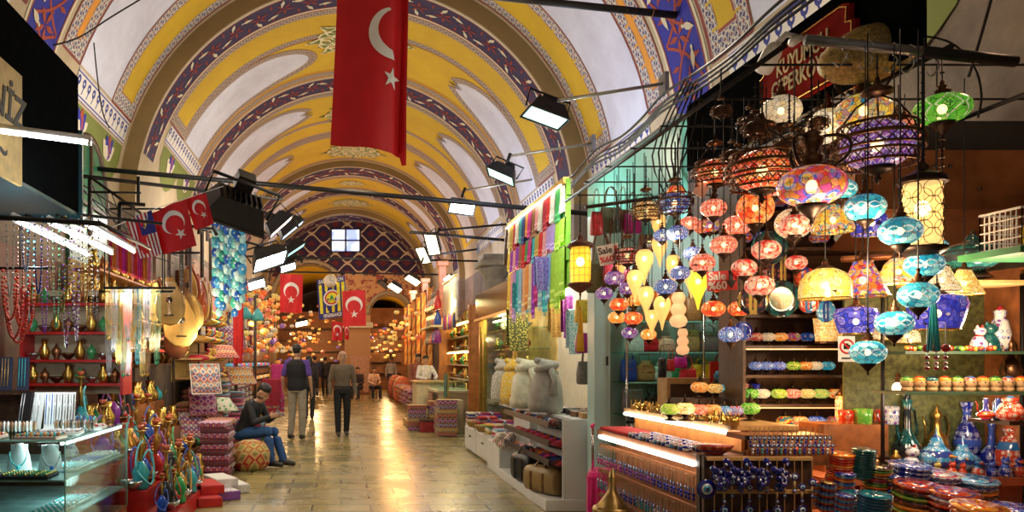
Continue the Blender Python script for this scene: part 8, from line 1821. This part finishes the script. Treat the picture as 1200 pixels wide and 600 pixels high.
def stand(wide=.1,step=.0,arm=.0,fwd=.03,lean=0):
 return dict(pelvis=(0,0,.96),chest=(0,lean,1.27),neck=(0,lean*1.2,1.49),head=(0,-.02+lean*1.4,1.63),shL=(-.185,lean,1.42),shR=(.185,lean,1.42),elL=(-.225-arm,.03,1.13),elR=(.225+arm,.03,1.13),wrL=(-.23-arm,-.07-fwd,.88),wrR=(.23+arm,-.07-fwd,.88),hipL=(-.09,0,.92),hipR=(.09,0,.92),knL=(-.1,-.03-step*.4,.5),knR=(.1,-.03+step*.4,.5),anL=(-wide,-step,.09),anR=(wide,step,.09))
SHOE=mat('black_shoe',(.02,.018,.016),.4)
J=stand(.09,.08,.03,.02);person('walker',J,(cm((.16,.12,.075),.8),cm((.012,.012,.014),.8),SHOE),'grey-haired man in olive-brown shirt walking towards us down the aisle',(.02,15.9,0),.08,1.0,GREYHAIR,'bald',belt=SHOE,curl=.35)
J=stand(.13,-.02,.04,-.02);J['anL']=(-.1,.0,.09);person('back',J,(cm((.1,.05,.3),.8),cm((.36,.32,.25),.85),SHOE),'man seen from behind in black vest, purple sleeves and grey trousers',(-.88,15.2,0),pi-.25,1.07,HAIR,'short',long_sleeve=False,vest=cm((.012,.013,.018),.8),belt=mat('brown_belt',(.08,.03,.01)))
J=dict(pelvis=(0,.0,.48),chest=(0,-.13,.78),neck=(0,-.24,.97),head=(0,-.33,1.09),xa=(1,0,0),shL=(-.18,-.19,.91),shR=(.18,-.19,.91),elL=(-.23,-.3,.66),elR=(.23,-.3,.66),wrL=(-.1,-.47,.73),wrR=(.09,-.49,.74),hdL=(.25,-1,.35),hdR=(-.25,-1,.35),thL=(0,0,1),thR=(0,0,1),hipL=(-.09,-.02,.47),hipR=(.1,-.02,.47),knL=(-.13,-.47,.53),knR=(.14,-.44,.5),anL=(-.12,-.52,.1),anR=(.13,-.6,.09))
person('sitter',J,(cm((.014,.015,.02),.7),cm((.03,.1,.3),.85),SHOE),'young man in black jacket and blue jeans sitting on a sack looking at his phone',(-1.46,11.45,0),1.2,1.0,HAIR,'quiff',head=(0,.55,0),beard=mat('stubble',(.14,.07,.05),.8),curl=.8)
one('mobile_phone',M(BLACKP).box((0,0,0),(.075,.012,.14),b=.004),'phone held in both hands by the sitting man','phone',(-1.46+.56,11.45-.16,.79),1.2,kids=[N('screen',M(glow('phone_screen',(.6,.75,1),.8)).box((0,.007,.0),(.065,.002,.125)))],rot=(-.9,0,1.2))
J=stand(.08,.05,0,.0);person('woman',J,(cm((.02,.016,.016),.8),cm((.015,.015,.018),.8),SHOE),'woman in black walking behind the man in the vest',(-.86,20.5,0),pi,.96,HAIR,'long')
person('pairl',stand(.09,.1,.02,.02),(cm((.02,.03,.07),.8),cm((.02,.035,.09),.8),SHOE),'far man in dark blue jacket and jeans walking away, left one of the pair',(-1.15,33.5,0),pi,1.0)
person('pairr',stand(.08,-.1,0,.02),(cm((.02,.02,.022),.8),cm((.016,.016,.02),.8),SHOE),'far person in black walking away, right one of the pair',(-.72,34.2,0),pi,.98,HAIR,'short')
def sitj():return dict(pelvis=(0,0,.5),chest=(0,-.06,.82),neck=(0,-.12,1.04),head=(0,-.17,1.18),shL=(-.18,-.09,.97),shR=(.18,-.09,.97),elL=(-.25,-.16,.7),elR=(.25,-.16,.7),wrL=(-.12,-.38,.62),wrR=(.12,-.38,.62),thL=(0,0,1),thR=(0,0,1),hipL=(-.1,-.02,.48),hipR=(.1,-.02,.48),knL=(-.16,-.44,.5),knR=(.16,-.44,.5),anL=(-.15,-.4,.1),anR=(.15,-.45,.1))
person('sit2',sitj(),(cm((.7,.5,.38),.8),cm((.03,.03,.05),.8),SHOE),'far seated man in pale pink shirt in front of the end arch',(1.3,31.5,0),.3)
person('sit3',sitj(),(cm((.04,.03,.03),.8),cm((.03,.03,.04),.8),SHOE),'far seated person in dark clothes left of the pale shirt',(.72,31.2,0),-.4)
for x,y,n_ in((1.3,31.55,'under the man in the pale shirt'),(.72,31.25,'under the seated person in dark clothes')):one('wooden_stool',M(WOODR).box((x,y,.36),(.36,.34,.05)),'low wooden stool %s'%n_,'stool',kids=[N('leg',M(WOODR).box((x+a*.14,y+b*.13,.17),(.04,.04,.34)))for a in(-1,1)for b in(-1,1)])
person('arch',stand(.1,0,.02,.05),(cm((.6,.5,.42),.8),cm((.03,.03,.05),.8),SHOE),'person in pale shirt and dark trousers standing inside the end arch',(2.35,36.3,0),0,.97)
J=stand(.1,0,.05,.1);J.update(elL=(-.3,-.1,1.15),elR=(.3,-.1,1.15),wrL=(-.12,-.33,1.1),wrR=(.12,-.33,1.1))
person('vendor',J,(cm((.8,.78,.8),.8),cm((.05,.05,.07),.8),SHOE),'shop assistant in white shirt behind the stepped counter',(2.3,21.0,0),.35,.97,HAIR,'short')
person('vendor2',stand(.1,0,0,0),(cm((.35,.12,.08),.8),cm((.03,.03,.04),.8),SHOE),'man with dark hair half hidden behind the shop assistant',(2.2,22.0,0),.2,1.0,HAIR,'short')
person('vendor3',stand(.1,0,0,0),(cm((.03,.03,.03),.8),cm((.03,.03,.04),.8),SHOE),'dark-haired stallholder behind the hookahs on the left',(-2.66,8.97,0),-.5,.93,HAIR,'quiff')
for y,e in((6.5,70),(11.5,100),(16.5,95),(21,80),(26,60),(31,50)):
 light('canopy_fill','POINT',(3.0,y,4.3),e*(.85 if y>8 else .6),(.66,.77,1.0)if y>8 else(1,.8,.6),.3)  # unseen point lights added above the canopies to brighten the vault
 if y>8:light('canopy_fill','POINT',(-2.6,y,4.4),e*.8,(1.0,.92,.8),.3)
for y,e in((9,70),(12.5,70),(17.5,70),(22.5,60),(28,60),(33,50)):
 light('aisle_fill','POINT',(.3,y,4.9),e*.85,(1.0,.87,.64),.4)  # unseen point lights added in mid-air over the aisle as fill
for x,y,z,e,c in((3.3,4.4,2.0,20,(1,.62,.3)),(2.5,3.8,2.0,26,(1,.72,.45)),(3.7,4.3,1.75,24,(1,.7,.45)),(2.3,5.4,2.4,10,(1,.75,.5)),(3.3,6.7,2.75,22,(.85,1,.92)),(3.0,9.2,2.7,34,(1,.95,.85)),(2.3,8.6,3.3,22,(.75,1,.95)),(2.9,11.6,2.7,26,(1,.9,.7)),(2.9,13.8,2.2,22,(1,.8,.4)),(2.5,18,2.9,45,(1,.78,.35)),(2.6,20.5,2.6,40,(1,.75,.3)),(2.1,25,3.2,110,(1,.45,.13)),(2.1,30,3.4,120,(1,.45,.13)),(3.45,4.73,1.27,4,(1,.75,.5)),(3.95,4.75,1.27,4,(1,.8,.6)),(3.8,4.3,3.4,5,(1,.6,.35)),(3.1,5.2,1.28,5,(1,.5,.15)),(-2.2,5.6,2.4,14,(.95,.98,1)),(-2.3,5.9,1.6,8,(.9,1,1)),(-2.0,7.6,2.2,16,(1,.85,.6)),(-1.9,9.6,2.3,24,(1,.8,.5)),(-1.7,11.6,2.5,26,(1,.82,.55)),(-2.0,14.5,2.6,34,(1,.8,.5)),(-2.2,19,2.4,40,(1,.62,.28)),(-2.2,24,2.4,40,(1,.6,.25)),(-2.0,30,2.6,50,(1,.6,.25)),(-1.5,42.5,2.6,110,(1,.55,.2)),(2.25,39.8,2.4,70,(1,.55,.2)),(-1.45,7.9,1.75,12,(1,.85,.6)),(-1.5,9.9,1.7,14,(1,.85,.55)),(-2.2,5.75,.93,5,(.85,1,1)),(-2.1,5.95,.66,3,(.85,1,1)),(-1.3,38,2.6,160,(1,.62,.3)),(2.3,38,2.4,90,(1,.62,.3))):
 light('stall_fill','POINT',(x,y,z),e,c,.08)  # unseen point lights added to brighten stalls, counter insides and end arches
